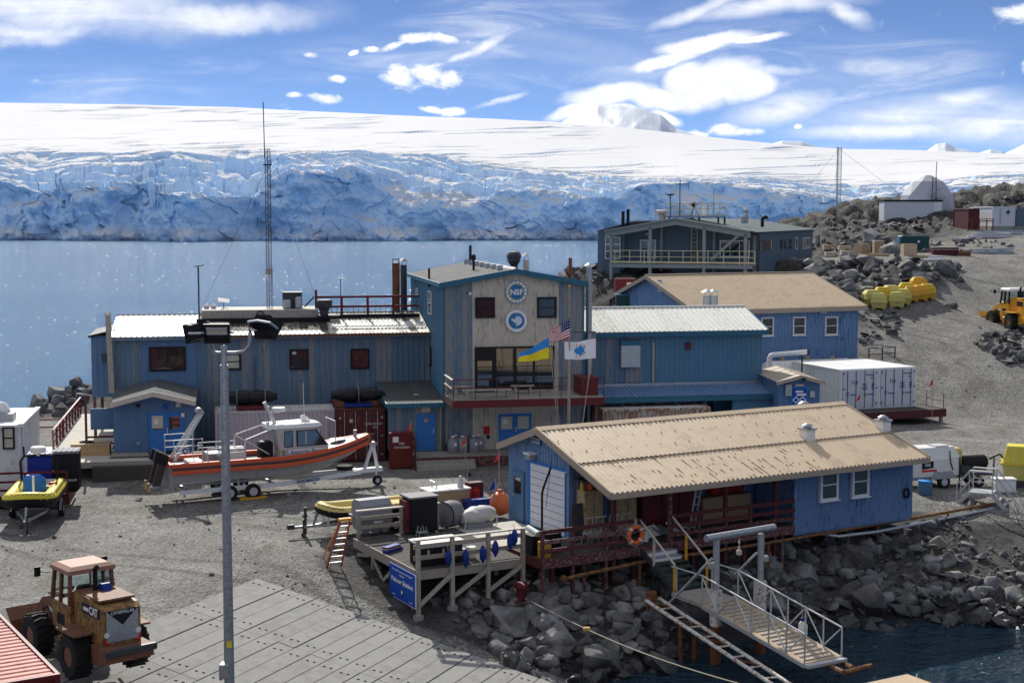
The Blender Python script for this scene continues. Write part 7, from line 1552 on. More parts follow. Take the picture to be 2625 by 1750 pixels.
def rib(name,label,loc,th,L,W_,zt,tubem,band,trailer_label,seed=0,tube_r=.24,flat=False):
 """inflatable boat on its trailer; local +x is the bow"""
 t = thing(name,label,'inflatable boat',loc,th); r = random.Random(seed); hw = W_ / 2 - tube_r
 path = [(-L / 2,-hw,zt),(-L / 2 + .4,-hw,zt)] + [(x,-hw,zt) for x in (-.6,.2,.8)] ; bow = []
 for i in range(13):
  a = -math.pi / 2 + math.pi * i / 12; bow.append((L / 2 - hw * 1.15 + hw * 1.15 * math.cos(a),hw * math.sin(a),zt + .16 * math.cos(a) ** 2))
 path = path + bow + [(p[0],-p[1],p[2]) for p in reversed(path)]
 rs = [tube_r * .35] + [tube_r] * (len(path) - 2) + [tube_r * .35]
 B().tube(path,rs,14).make('tube',tubem,t,smooth=True)
 # dark rubbing band round the lower outside
 b = B(); ri = []
 for i,p in enumerate(path[1:-1]):
  n = Vector((p[0] - (L / 2 - hw * 1.15),p[1],0)) if p[0] > L / 2 - hw * 1.15 else Vector((0,p[1],0)); n.normalize(); c_ = Vector(p)
  ri.append([tuple(c_ + n * tube_r * math.cos(a) * 1.03 + Vector((0,0,tube_r * math.sin(a) * 1.03))) for a in (.25,-.1,-.5,-.95,-1.4)])
 b.loft(ri,closed=False).make('rubbing_band',band,t,smooth=True)
 hull = []
 for i in range(11):
  x = -L / 2 + .1 + (L - .6) * i / 10; f = max(0,(x - .2) / (L / 2 - .4)); h_ = hw * (1 - f ** 2.5) + .03; k = zt - .52 + .42 * f ** 2
  hull.append([(x,-h_,zt - .1),(x,-h_ * .8,zt - .28 + .15 * f),(x,0,k),(x,h_ * .8,zt - .28 + .15 * f),(x,h_,zt - .1)])
 B().loft(hull,closed=True).make('hull','bag_white' if not flat else 'fender_grey',t)
 bx(t,'floor','tote_grey',-L / 2 + .1,L / 2 - 1.0,-hw + .1,hw - .1,zt - .14,zt - .08); bx(t,'transom','dirty_white',-L / 2 + .05,-L / 2 + .12,-hw + .05,hw - .05,zt - .2,zt + .22)
 for s_ in (-1,1):
  for i in range(9): x = -L / 2 + .6 + i * (L - 1.6) / 9; tube(t,'grab_line','black',[(x,s_ * (hw + tube_r * .55),zt + tube_r * .86),(x + .12,s_ * (hw + tube_r * .8),zt + tube_r * .66),(x + .26,s_ * (hw + tube_r * .55),zt + tube_r * .86)],.014,5)
 for i in range(9):
  a = -1.2 + i * .3; c0 = L / 2 - hw * 1.15; rr = hw * 1.15 + tube_r * .6; tube(t,'grab_line','black',[(c0 + rr * math.cos(a + d_),rr * .93 * math.sin(a + d_),zt + .16 * math.cos(a) ** 2 + tube_r * (.84 if d_ != .12 else .66)) for d_ in (0,.12,.24)],.014,5)
 # trailer
 tr = thing('boat_trailer',trailer_label,'trailer',loc,th)
 for s_ in (-1,1): beam(tr,'frame_beam','galv',(-L / 2 + .4,s_ * .55,.48),(.9,s_ * .55,.48),.07,.12); beam(tr,'frame_beam','galv',(.9,s_ * .55,.48),(L / 2 + .4,0,.42),.07,.12); wheel(tr,-.5,s_ * (W_ / 2 - .12),.33,.33,.22,'alloy',.5); bx(tr,'bunk','black',-1.6,1.0,s_ * .38 - .05,s_ * .38 + .05,zt - .42,zt - .34)
 for s_ in (-1,1): tube(tr,'mudguard','galv',[(-.5 + .42 * math.cos(a),s_ * (W_ / 2 - .12),.33 + .42 * math.sin(a)) for a in [math.pi * i / 6 for i in range(7)]],.05,5)
 rod(tr,'axle','steel_dark',(-.5,-W_ / 2 + .1,.33),(-.5,W_ / 2 - .1,.33),.045); beam(tr,'drawbar','galv',(L / 2 - .2,0,.42),(L / 2 + 1.25,0,.42),.1,.1); bx(tr,'coupling','steel_dark',L / 2 + 1.15,L / 2 + 1.45,-.09,.09,.36,.56,c=.02)
 beam(tr,'winch_post','galv',(L / 2 + .35,0,.42),(L / 2 + .1,0,1.1),.09); rod(tr,'jockey_leg','steel_dark',(L / 2 + .8,.12,.02),(L / 2 + .8,.12,.75),.035); wheel(tr,L / 2 + .8,.12,.1,.1,.06)
 for x in (-1.2,.2): beam(tr,'cross_member','galv',(x,-.55,.48),(x,.55,.48),.07)
 return t,tr
def ribs():
 c = at(*zG(300,1130),Y=61.6); c.z = 3.0
 t,tr = rib('inflatable_boat','bright yellow inflatable boat on a trailer, bow towards the viewer',(c.x,61.9,3.0),R(-80),4.6,2.3,1.12,'rib_yellow','black','galvanised trailer under the bright yellow inflatable',1,.33)
 rr = random.Random(9); rings = []
 for i in range(7):
  z = 1.0 + .95 * i / 6; s_ = (.46,.5,.5,.48,.5,.46,.3)[i]; rings.append([(.1 + s_ * .7 * math.cos(a) * rr.uniform(.88,1.12) * (1.15 if abs(math.cos(a)) > .6 else 1),s_ * 1.0 * math.sin(a) * rr.uniform(.9,1.1),z) for a in [k * 2 * math.pi / 12 for k in range(12)]])
 B().loft(rings).make('console_cover','blue_bag',t,smooth=True)
 for s_ in (-1,1): tube(t,'arch','black',[(-1.5,s_ * .75,1.2),(-1.35,s_ * .78,2.3),(-1.3,s_ * .6,2.55),(-1.3,0,2.58)],.05,8)
 B().lathe([(.3,2.7),(.34,2.76),(.34,2.9),(.28,2.96)],16,(-1.3,0,0)).make('radar','white_paint',t,smooth=True); rod(t,'radar_stalk','white_paint',(-1.3,0,2.56),(-1.3,0,2.72),.08); rod(t,'whip_aerial','paper',(-1.3,.6,2.55),(-1.3,.7,4.2),.012,5); rod(t,'mast_light','black',(-1.3,-.6,2.55),(-1.3,-.62,3.0),.04,6)
 rod(t,'tow_post','paper',(1.0,.1,1.05),(1.0,.1,2.05),.05,8); bx(t,'bow_board','dirty_white',.8,1.6,-.5,.5,1.14,1.2); bx(t,'seat_box','crate_wood',-.5,-.05,.45,.85,1.0,1.4); bx(t,'gear','jerry_red',-.7,-.35,.5,.9,1.1,1.5,c=.08); bx(t,'bow_patch','rib_yellow',2.28,2.36,-.12,.12,.96,1.3,c=.03)
 b2 = at(*zJ(60,640),z=3.0); d = Vector((math.cos(R(26)),math.sin(R(26)),0)); L = 4.9; cc = Vector((b2.x,b2.y,3.0)) + d * (L / 2 + 1.45)
 t,tr = rib('inflatable_boat','faded yellow inflatable boat behind the dock railing',cc,R(26 + 180),L,1.9,.98,'rib_old','black','grey trailer with its drawbar poking out left of the dock',2,.25)
 bx(t,'outboard','steel_dark',-2.9,-2.45,-.2,.2,1.0,1.6,c=.08); tube(t,'outboard_handle','alloy',[(-2.6,-.2,1.6),(-2.5,-.2,1.85),(-2.5,.3,1.85),(-2.6,.3,1.6)],.03,6); tube(t,'grab_rail','black',[(-.3,.62,1.2),(-.3,.62,1.42),(.2,.62,1.42),(.2,.62,1.2)],.025,6); bx(t,'fuel_tank','jerry_red',.0,.5,-.3,.2,.9,1.15,c=.03); bx(t,'fuel_tank','tote_amber',-1.2,-.6,-.3,.3,.9,1.15,c=.03)
 rod(tr,'marker_post','paper',(L / 2 - .15,.45,.5),(L / 2 - .15,.45,1.3),.035,8); rod(tr,'jack','steel_dark',(L / 2 + .65,-.1,.1),(L / 2 + .65,-.1,1.2),.06)
 return t
ribs()

def loader(label,loc,th,k,body,frame,roofm,rim,old=True,scale=1.):
 """wheel loader seen from behind: local +x forward, origin under the rear axle"""
 t = thing('wheel_loader',label,'wheel loader',loc,th); t.scale = (scale,) * 3
 R_ = .66; tw = .55
 for x,nm in ((0,'r'),(2.85,'f')):
  for s_ in (-1,1): wheel(t,x,s_ * .92,R_,R_,tw,rim,.48,lugs=18)
 rod(t,'axle',frame,(0,-.8,R_),(0,.8,R_),.14); rod(t,'axle',frame,(2.85,-.8,R_),(2.85,.8,R_),.14)
 bx(t,'rear_frame',frame,-1.25,1.5,-.5,.5,.55,1.1,c=.04); bx(t,'front_frame',frame,1.7,3.4,-.42,.42,.55,1.25,c=.05); bx(t,'hitch','steel_dark',1.4,1.8,-.25,.25,.6,1.1)
 # engine hood and counterweight
 hood = B().prism([(-1.22,1.1),(.78,1.1),(.78,2.42),(-.2,2.40),(-1.02,2.28),(-1.22,2.16)],-.6,.6,'y').make('engine_hood',body,t); bx(hood,'hood_top',roofm if old else body,-.95,.76,-.56,.56,2.37,2.44)
 for s_ in (-1,1):
  bx(hood,'side_band','cat_black',-1.05,.2 if old else -.2,s_ * .607 - .006,s_ * .607 + .006,1.88,2.2)
  if old: text(hood,'lettering','CAT','logo_white',(-.62,s_ * .618,2.04),.34,rot=(R(90),0,R(180) if s_ > 0 else 0),sx=.85,bold=.01); bx(hood,'model_plate','paper',-.28,.08,s_ * .616 - .003,s_ * .616 + .003,1.98,2.09)
  bx(hood,'tail_lamp','jerry_red',-1.26,-1.14,s_ * .5 - .07,s_ * .5 + .07,1.15,1.32); B().lathe([(.09,-.02),(.07,.02)],10,(-1.25,s_ * .5,1.46),'x').make('work_lamp','paper',hood)
  bx(t,'fender',body if not old else frame,-.6,.75,s_ * .92 - .3,s_ * .92 + .3,1.36,1.42); bx(t,'step_box',frame,.7,1.3,s_ * .75 - .2,s_ * .75 + .2,.45,1.0,c=.03)
  for i in range(3): bx(t,'ladder_rung','steel_dark',.75,1.2,s_ * 1.0 - .05,s_ * 1.0 + .05,.25 + i * .27,.29 + i * .27)
 gr = bx(hood,'grille','galv' if old else 'cat_black',-1.262,-1.215,-.5,.5,1.22,2.16)
 if old: B().prism([(-.5,2.17),(.5,2.17),(.0,1.7)],-1.275,-1.255,'x').make('grille_badge','cat_black',hood); text(hood,'lettering','CATERPILLAR','logo_white',(-1.28,0,2.09),.135,rot=(R(90),0,R(-90)),sx=.9)
 cw = B().prism([(-1.75,.75),(-1.1,.55),(-.7,.55),(-.7,1.12),(-1.72,1.12)],-.75,.75,'y').make('counterweight',frame,t); bx(cw,'bumper','steel_dark',-1.9,-1.72,-.8,.8,.95,1.15,c=.03)
 rod(t,'exhaust_stack','black',(.35,.1,2.35),(.35,.1,3.0),.075,10); tube(t,'exhaust_tip','black',[(.35,.1,2.95),(.33,.1,3.09),(.2,.1,3.17)],.075,8); B().prism([(.0,2.43),(.5,2.43),(.35,2.64),(.15,2.64)],-.3,-.02,'y').make('air_intake','navy_fender',t)
 # cab
 zc0,zc1 = 1.45,2.92; x0,x1,yw = .82,2.12,.72
 cab = B().box(x0,x1,-yw,yw,1.1,1.95).make('cab',body,t)
 for x,xt in ((x0,x0 + .06),(x1,x1 - .12),(1.5,1.48)):
  for s_ in (-1,1): beam(cab,'pillar',roofm if old else 'cat_black',(x,s_ * yw,1.95),(xt,s_ * (yw - .06),zc1),.1)
 for s_ in (-1,1):
  beam(cab,'pillar',roofm if old else 'cat_black',(x0,s_ * .02,1.95),(x0 + .06,s_ * .02,zc1),.05) if s_ > 0 else None
  B().add([(x0 + .06,s_ * (yw - .01),1.96),(1.45,s_ * (yw - .01),1.5),(1.45,s_ * (yw - .06),zc1 - .06),(x0 + .1,s_ * (yw - .06),zc1 - .06)],[(0,1,2,3)]).make('side_window','clear_glass',cab); B().add([(1.55,s_ * (yw - .0),1.55),(x1 - .04,s_ * (yw - .0),1.7),(x1 - .14,s_ * (yw - .06),zc1 - .06),(1.53,s_ * (yw - .06),zc1 - .06)],[(0,1,2,3)]).make('side_window','clear_glass',cab)
  bx(cab,'door_panel',body,1.0,1.5,s_ * (yw + .006) - .006,s_ * (yw + .006) + .006,1.15,1.9); bx(cab,'vent_panel','cat_black',1.2,1.75,s_ * (yw + .016) - .005,s_ * (yw + .016) + .005,1.25,1.6)
 B().add([(x0 - .01,-yw + .06,2.3),(x0 - .01,yw - .06,2.3),(x0 + .05,yw - .1,zc1 - .08),(x0 + .05,-yw + .1,zc1 - .08)],[(0,1,2,3)]).make('rear_window','clear_glass',cab); B().add([(x1,-yw + .06,1.98),(x1,yw - .06,1.98),(x1 - .1,yw - .1,zc1 - .08),(x1 - .1,-yw + .1,zc1 - .08)],[(0,1,2,3)]).make('windscreen','clear_glass',cab)
 bx(cab,'rear_panel',body,x0 - .02,x0 + .04,-yw + .05,yw - .05,1.95,2.3);
 B().loft([[(x0 - .06,-yw - .04,zc1 - .03),(x1 + .02,-yw - .04,zc1 - .03),(x1 + .02,yw + .04,zc1 - .03),(x0 - .06,yw + .04,zc1 - .03)],[(x0 - .06,-yw - .04,zc1 + .1),(x1 + .02,-yw - .04,zc1 + .1),(x1 + .02,yw + .04,zc1 + .1),(x0 - .06,yw + .04,zc1 + .1)],[(x0 + .1,-yw + .12,zc1 + .19),(x1 - .14,-yw + .12,zc1 + .19),(x1 - .14,yw - .12,zc1 + .19),(x0 + .1,yw - .12,zc1 + .19)]]).make('cab_roof','cat_roof' if old else 'white_paint',cab)
 bx(cab,'seat','black',1.1,1.5,-.25,.25,1.5,2.4,c=.08); B().lathe([(.18,0),(.19,.02)],12,(1.75,0,2.15)).make('steering_wheel','black',cab)
 for s_ in (-1,1): rod(cab,'mirror_arm','black',(x1,s_ * yw,2.75),(x1 + .2,s_ * (yw + .35),2.8),.018,5); bx(cab,'mirror','black',x1 + .15,x1 + .22,s_ * (yw + .38) - .09,s_ * (yw + .38) + .09,2.65,2.95)
 # lift arms and bucket
 for s_ in (-1,1):
  beam(t,'lift_arm',frame,(2.2,s_ * .42,1.85),(3.5,s_ * .42,1.5),.12,.3); beam(t,'lift_arm',frame,(3.5,s_ * .42,1.5),(4.35,s_ * .42,.55),.12,.28); rod(t,'lift_ram','steel_dark',(2.0,s_ * .3,1.0),(3.4,s_ * .4,1.35),.07)
 bx(t,'arm_tower',frame,1.95,2.55,-.5,.5,1.2,2.05,c=.05); rod(t,'tilt_ram','black',(2.3,0,2.1),(3.6,0,1.75),.09); rod(t,'tilt_rod','galv',(3.5,0,1.78),(4.1,0,1.6),.05)
 B().prism([(4.3,.12),(5.2,.1),(5.25,.16),(4.5,.3),(4.4,.8),(4.75,1.15),(4.6,1.2),(4.25,.85)],-1.2,1.2,'y').make('bucket',frame,t)
 return t
loader('old rusty yellow wheel loader parked beside the concrete ramp',(-11.75,40.75,3.0),R(130.5),0,'cat_yellow','cat_rust','cat_rust','cat_rust',True,.95)
lp = onground(2560,845); lp = Vector((lp.x + 1.9,lp.y + .1,0)); loader('newer yellow wheel loader on the road at the right edge',(lp.x,lp.y,hgt(lp.x,lp.y) - .02),R(98),0,'cat_fresh','cat_fresh','cat_black','rust_pipe',False,1.06)

# ---- shipping containers
def container(name,label,loc,th,L,m,roofm,W_=2.44,Hh=2.6,ribs=True,doors='',dm=None,rods='galv',group=None,roof_ribs=True,side_pitch=.3):
 """container: origin at a bottom corner, x along its length, y across"""
 t = thing(name,label,'container',loc,th,group); dm = dm or m
 bx(t,'box',m,.06,L - .06,.06,W_ - .06,.12,Hh - .08)
 for x in (0,L - .12):
  for y in (0,W_ - .12): bx(t,'corner_post',m,x,x + .12,y,y + .12,.0,Hh)
 for z in (0,Hh - .12):
  for y in (0,W_ - .08): bx(t,'side_rail',m,.12,L - .12,y,y + .08,z,z + .12)
  for x in (0,L - .08): bx(t,'end_rail',m,x,x + .08,.12,W_ - .12,z,z + .12)
 n = int((L - .3) / side_pitch)
 if ribs:
  me = B().prism([(0,0),(.18,0),(.14,-.035),(.04,-.035)],.12,Hh - .12,'z').mesh('side_rib',m)
  for i in range(n):
   for y,rz in ((.055,0),(W_ - .055,math.pi)): link('side_rib',me,t,(.15 + i * side_pitch + (0 if rz == 0 else .18),y,0),(0,0,rz))
 if roof_ribs:
  me = B().prism([(0,0),(.2,0),(.15,.03),(.05,.03)],.1,W_ - .1,'y').mesh('roof_rib',roofm); bx(t,'roof_panel',roofm,.1,L - .1,.08,W_ - .08,Hh - .08,Hh - .06)
  for i in range(n): link('roof_rib',me,t,(.15 + i * side_pitch,0,Hh - .062))
 else: bx(t,'roof_panel',roofm,.04,L - .04,.04,W_ - .04,Hh - .08,Hh + .01,c=.02)
 if doors:                                                   # door end at x=0 ('a') or x=L ('b')
  x,s_ = (0,-1) if doors == 'a' else (L,1)
  for i in range(2):
   y0 = .13 + i * (W_ - .26) / 2; y1 = y0 + (W_ - .26) / 2 - .015; xa,xb = sorted((x + s_ * .01,x + s_ * .05)); d = bx(t,'door',dm,xa,xb,y0,y1,.13,Hh - .13)
   for f in (.25,.75): y = y0 + (y1 - y0) * f; rod(d,'lock_rod',rods,(x + s_ * .085,y,.1),(x + s_ * .085,y,Hh - .1),.022,6)
   bx(d,'lock_handle',rods,*sorted((x + s_ * .09,x + s_ * .11)),y0 + .25,y0 + .75,.95,1.0)
   for z in (.3,1.3,2.3): ye = y0 if i == 0 else y1 - .1; bx(d,'hinge',rods,*sorted((x + s_ * .05,x + s_ * .075)),ye,ye + .1,z,z + .1)
 return t
def containers():
 c = at(*zI(552,1482),z=5.6); container('shipping_container','faded red shipping container at the lower left corner',(c.x,c.y,3.0),R(122),6.06,'red_box','pink_roof')
 # pale lilac container and maroon one in front of the west wing
 z0 = 3.0; y = 1.6; xa = S_.y(*zH(612,400),y)[0]; xb = S_.y(*zH(1705,400),y)[0]; zt = S_.y(*zH(1000,262),y)[1]
 t = container('shipping_container','pale lilac container with a white roof behind the workboat',S_.w(xa,y,z0),RS,xb - xa,'lilac_box','white_roof',Hh=zt - z0,side_pitch=.22)
 xa = S_.y(*zH(1718,400),y - .8)[0]; xb = S_.y(*zH(2165,400),y - .8)[0]; zt = S_.y(*zH(1900,243),y - .8)[1]
 t = container('shipping_container','maroon container with doors facing the yard',S_.w(xb,y - .8,z0),RS + math.pi / 2,6.06,'maroon','rust',W_=xb - xa,Hh=zt - z0,doors='a')
 for k,(s_,yy,z,sz) in enumerate((('GWEU 001050 7',.62,2.0,.17),('22G1',.55,1.82,.15),('MAX GR',.75,1.45,.09),('TARE',.8,1.3,.09),('PAYLOAD',.75,1.15,.09))): text(t,'lettering',s_,'dirty_white',(-.058,yy,z),sz,rot=(R(90),0,R(-90)),sx=.8)
 bx(t,'placard','blind',-.062,-.055,1.75,1.92,2.1,2.28)
 for nm,lab,x,wd,sd in (('bundle','long black tarp bundle strapped on the lilac container',S_.y(*zH(930,150),y + 1)[0],2.9,5),('bundle','creased black tarp bundle on top of the maroon container',S_.y(*zH(1922,170),y - .1)[0],2.9,6)):
  r = random.Random(sd); rings = []; nn = 14; yb = y + 1.0 if sd == 5 else y + .3; zb = (S_.y(*zH(1000,262),y)[1] if sd == 5 else S_.y(*zH(1900,243),y - .8)[1]) + .02
  b = thing(nm,lab,'tarp bundle',S_.w(x,yb,zb),RS)
  for i in range(nn + 1):
   f = i / nn; xx = (f - .5) * wd; rad = .44 * math.sin(math.pi * min(.96,max(.05,f))) ** .35 * (1 - .18 * (abs(f - .5) < .06)) * (1.12 if sd == 5 and f < .2 else 1); rings.append([(xx,rad * 1.25 * math.cos(a) * r.uniform(.93,1.07),.62 + rad * .9 * math.sin(a) * r.uniform(.9,1.1)) for a in [k * 2 * math.pi / 14 for k in range(14)]])
  B().loft(rings).make('tarp','black_tarp',b,smooth=True); bx(b,'pallet','rail_red' if sd == 5 else 'navy_fender',-.75,.75,-.45,.45,.0,.2)
  for xx in ((.0,) if sd == 6 else (-.7,.8)): tube(b,'strap','tarp_grey',[(xx,.60 * math.cos(a),.62 + .45 * math.sin(a)) for a in [k * .45 for k in range(14)]],.025,5,True)
 # rusty striped container under the lean-to
 yy = EY - 3.9; xa = S_.y(*zE(235,1000),yy)[0]; xb = S_.y(*zE(1218,1000),yy)[0]; zt = S_.y(*zE(700,950),yy)[1]
 container('shipping_container','rust-streaked old container beneath the blue lean-to roof',S_.w(xa,yy,zt - 2.6),RS,xb - xa,'rust_striped','rust_white',side_pitch=.34)
 # twin white reefers
 p = at(*zF(672,665),Y=92.5); q = at(*zF(1362,655),Y=94.5); th = math.atan2(q.y - p.y,q.x - p.x); w_ = (Vector((q.x,q.y)) - Vector((p.x,p.y))).length / 2; fr = Frame((p.x,p.y),math.degrees(th)); zb = at(*zF(1000,662),Y=93.5).z
 for i,(num,lab) in enumerate((('714','left white reefer container numbered 714 on the red platform'),('713','right white reefer container numbered 713 on the red platform'))):
  t = container('reefer_container',lab,fr.w((i + 1) * w_ - .02,0,zb),th + math.pi / 2,6.06,'white_paint','white_paint',W_=w_ - .03,Hh=2.62,doors='a',rods='logo_navy',roof_ribs=False,dm='trailer_white',group='white reefer containers',ribs=False)
  T = lambda s_,y_,z_,sz,m='logo_navy',sx=.9: text(t,'lettering',s_,m,(-.06,y_,z_),sz,rot=(R(90),0,R(-90)),sx=sx,bold=.003)
  T(num,w_ * .64,1.72,.36); T('TRIU 7660' + str(3 - i),w_ * .25,2.22,.12); T('22R1',w_ * .2,2.02,.12); T('MAX GR\nTARE\nPAYLOAD\nCU CAP',w_ * .38,1.45,.11); T('30480\n2990\n27490\n28.4',w_ * .16,1.45,.11)
  x_ = w_ * .36; B().prism([(x_ - .14,.95),(x_,1.09),(x_ + .14,.95),(x_,.81)],-.075,-.066,'x').make('hazard_sign','gold',t); bx(t,'placard','galv',-.064,-.056,w_ * .82 - .1,w_ * .82 + .1,.9,1.15)
  for k in range(12): bx(t,'side_seam','galv',.4 + k * .48,.415 + k * .48,w_ - .03 - .062,w_ - .03 - .054,.15,2.45) if i == 0 else None
 pf = thing('loading_platform','dark red timber platform under the white reefer containers','platform',fr.o,th)
 planks(pf,'deck_board','deck_mat',-.4,2 * w_ + 1.1,-1.7,6.2,zb - .01,.3,'x')
 bx(pf,'edge_board','red_wood',-.4,2 * w_ + 1.1,-1.77,-1.7,zb - .5,zb); bx(pf,'edge_board','red_wood',2 * w_ + 1.1,2 * w_ + 1.17,-1.7,6.2,zb - .5,zb)
 for x in (-.2,2.2,2 * w_ + .9):
  for y in (-1.5,2,5.8): beam(pf,'post','timber',(x,y,2.3),(x,y,zb - .06),.18)
 for y in (-1.6,.2,2.0): beam(pf,'rail_post','timber',(2 * w_ + 1.0,y,zb),(2 * w_ + 1.0,y,zb + 1.0),.06)
 for h in (1.0,.5): beam(pf,'rail','timber',(2 * w_ + 1.0,-1.6,zb + h),(2 * w_ + 1.0,2.0,zb + h),.05)
 return fr,w_,zb
RF,RW,RZ = containers()

def lamp_post():
 Yp = 31.; a = at(573,905,Y=Yp); b = at(589,1740,Y=Yp); xb = b.x; t = thing('lamp_post','tall galvanised lamp post with three floodlights in the foreground','lamp post',((a.x + b.x) / 2,Yp,3.0),0)
 ztop = at(573,935,Y=Yp).z - 3.0; zz = lambda a_,b_: at(*zA(a_,b_),Y=Yp).z - 3.0; xx = lambda a_,b_: at(*zA(a_,b_),Y=Yp).x - (a.x + b.x) / 2
 rod(t,'shaft','galv',(0,0,-1),(0,0,ztop),.125,20,.088); z1 = zz(1340,470); rod(t,'upper_shaft','galv',(0,0,ztop - .1),(0,0,z1),.062,14); B().lathe([(.075,z1 - .03),(.075,z1 + .03),(.03,z1 + .06)],12).make('cap','galv',t)
 zarm = zz(1340,515)
 tube(t,'arm','galv',[(0,0,zarm),(.25,0,zarm),(.45,0,zarm + .03),(xx(1560,430),0,zarm + .15),(xx(1572,385),0,zarm + .28),(xx(1572,340),0,zarm + .45)],.045,10)
 tube(t,'arm','galv',[(0,0,zarm),(-.12,.02,zarm - .01),(-.25,.12,zarm + .0),(xx(1200,450),.2,zarm + .12),(xx(1165,390),.24,zarm + .3),(xx(1165,330),.24,zarm + .55)],.045,10)
 rod(t,'spigot','steel_dark',(xx(1572,340),0,zarm + .42),(xx(1572,220),0,zz(1572,220)),.032,8); rod(t,'spigot','steel_dark',(xx(1165,330),.24,zarm + .5),(xx(1165,235),.24,zz(1165,235)),.032,8)
 def flood(cx,cy,cz,rz,rx,nm):
  f = B().loft([[(-.27,-.06,-.19),(.27,-.06,-.19),(.27,-.06,.19),(-.27,-.06,.19)],[(-.2,.2,-.13),(.2,.2,-.13),(.2,.2,.13),(-.2,.2,.13)]]).make('floodlight','black',t,(cx,cy,cz),(rx,0,rz))
  for i in range(9): bx(f,'cooling_fin','black',-.19 + i * .047,-.175 + i * .047,.05,.27,-.15,.17)
  fr_ = B().box(-.28,.28,-.12,-.06,.15,.21).box(-.28,.28,-.12,-.06,-.21,-.15).box(-.28,-.23,-.12,-.06,-.15,.15).box(.23,.28,-.12,-.06,-.15,.15).make('bezel','black',f)
  bx(f,'reflector','alloy',-.22,.22,-.075,-.062,-.03,.14)
  for i in range(3): B().lathe([(.05,-.01),(.05,.0)],10,(-.14 + i * .14,-.078,.045),'y').make('lens','lens',f)
  B().prism([(-.24,.14),(.24,.14),(.2,.06),(-.2,.06)],-.115,-.1,'y').make('glare_shield','galv',f)
  tube(f,'yoke','alloy',[(-.29,0,0),(-.3,.1,-.02),(-.3,.28,-.05),(0,.34,-.05),(.3,.28,-.05),(.3,.1,-.02),(.29,0,0)],.03,6)
 flood(xx(1278,328),-.05,zz(1278,328),R(3),R(8),0); flood(xx(1060,330),.1,zz(1060,330),R(-105),R(12),1); flood(xx(1720,290),.05,zz(1720,290),R(150),R(40),2)
 bx(t,'bracket','alloy',xx(1572,300),xx(1700,300),-.05,.05,zz(1650,310),zz(1650,280)); bx(t,'bracket','alloy',xx(1000,330),xx(1165,330),-.06,.06,zz(1090,340),zz(1090,315))
 u,v = zI(2112,1200); z = at(u,v,Y=Yp).z - 3; bx(t,'sticker','flag_yellow',-.02,.09,-.13,-.117,z - .07,z + .07); z = at(*zI(2070,1440),Y=Yp).z - 3; bx(t,'hinge_plate','galv',-.2,.02,-.15,.12,z - .18,z + .14,c=.02)
 u,v = zA(1360,830); z = at(u,v,Y=Yp).z - 3; B().lathe([(.05,-.01),(.05,.0)],14,(.03,-.1,z),'y').make('hand_hole','galv',t)
lamp_post()

# ================================================================ SMALLER THINGS
def boardwalk():
 t = thing('boardwalk','sunlit timber boardwalk with dark red railings beside the wing','boardwalk',(S_.o.x,S_.o.y,0),RS); z = EZF - .12
 x0,y0 = S_.z(*zG(480,625),z); x1 = EX0 - .3; y1 = S_.z(*zG(860,285),z)[1]; yf = -2.1; xL = S_.z(*zG(0,900),z)[0] - 2
 planks(t,'deck_board','deck_pale',x0,x1,y0,y1,z,.2); planks(t,'deck_board','deck_pale',x0 - .3,EX0 + 2.4,yf,y0 - .01,z,.2)
 bx(t,'edge_board','deck_wood',x0 - .3,EX0 + 2.4,yf - .06,yf,z - .3,z - .01); bx(t,'step','deck_mat',x0 + 2.4,EX0 + 5.4,yf - .5,yf - .07,2.7,z - .2)
 rail_run(t,(x0,y0 + .4,z),(x0,y1,z),1.05,'rail_red',(1.,.68,.36),.11,.05,1.5,top_flat=True)
 rail_run(t,(x0 + .02,y0 + 4.6,z),(x0 - 5,y0 + 4.6,z),1.05,'rail_red',(1.,.6),.1,.05,1.8)
 bx(t,'side_roof','cream_trim',x0 - 5,x0 - .3,y0 + 1.2,y0 + 4.4,z - .55,z - .45); bx(t,'side_wall','slate_panel',x0 - 5,x0 - .35,y0 + 1.25,y0 + 1.3,1.8,z - .55)
 for i in range(7): beam(t,'pile','timber',(x0 + .1,y0 + i * (y1 - y0) / 6,1.2),(x0 + .1,y0 + i * (y1 - y0) / 6,z - .05),.16)
 return x0,y0,z
BWX,BWY,BWZ = boardwalk()
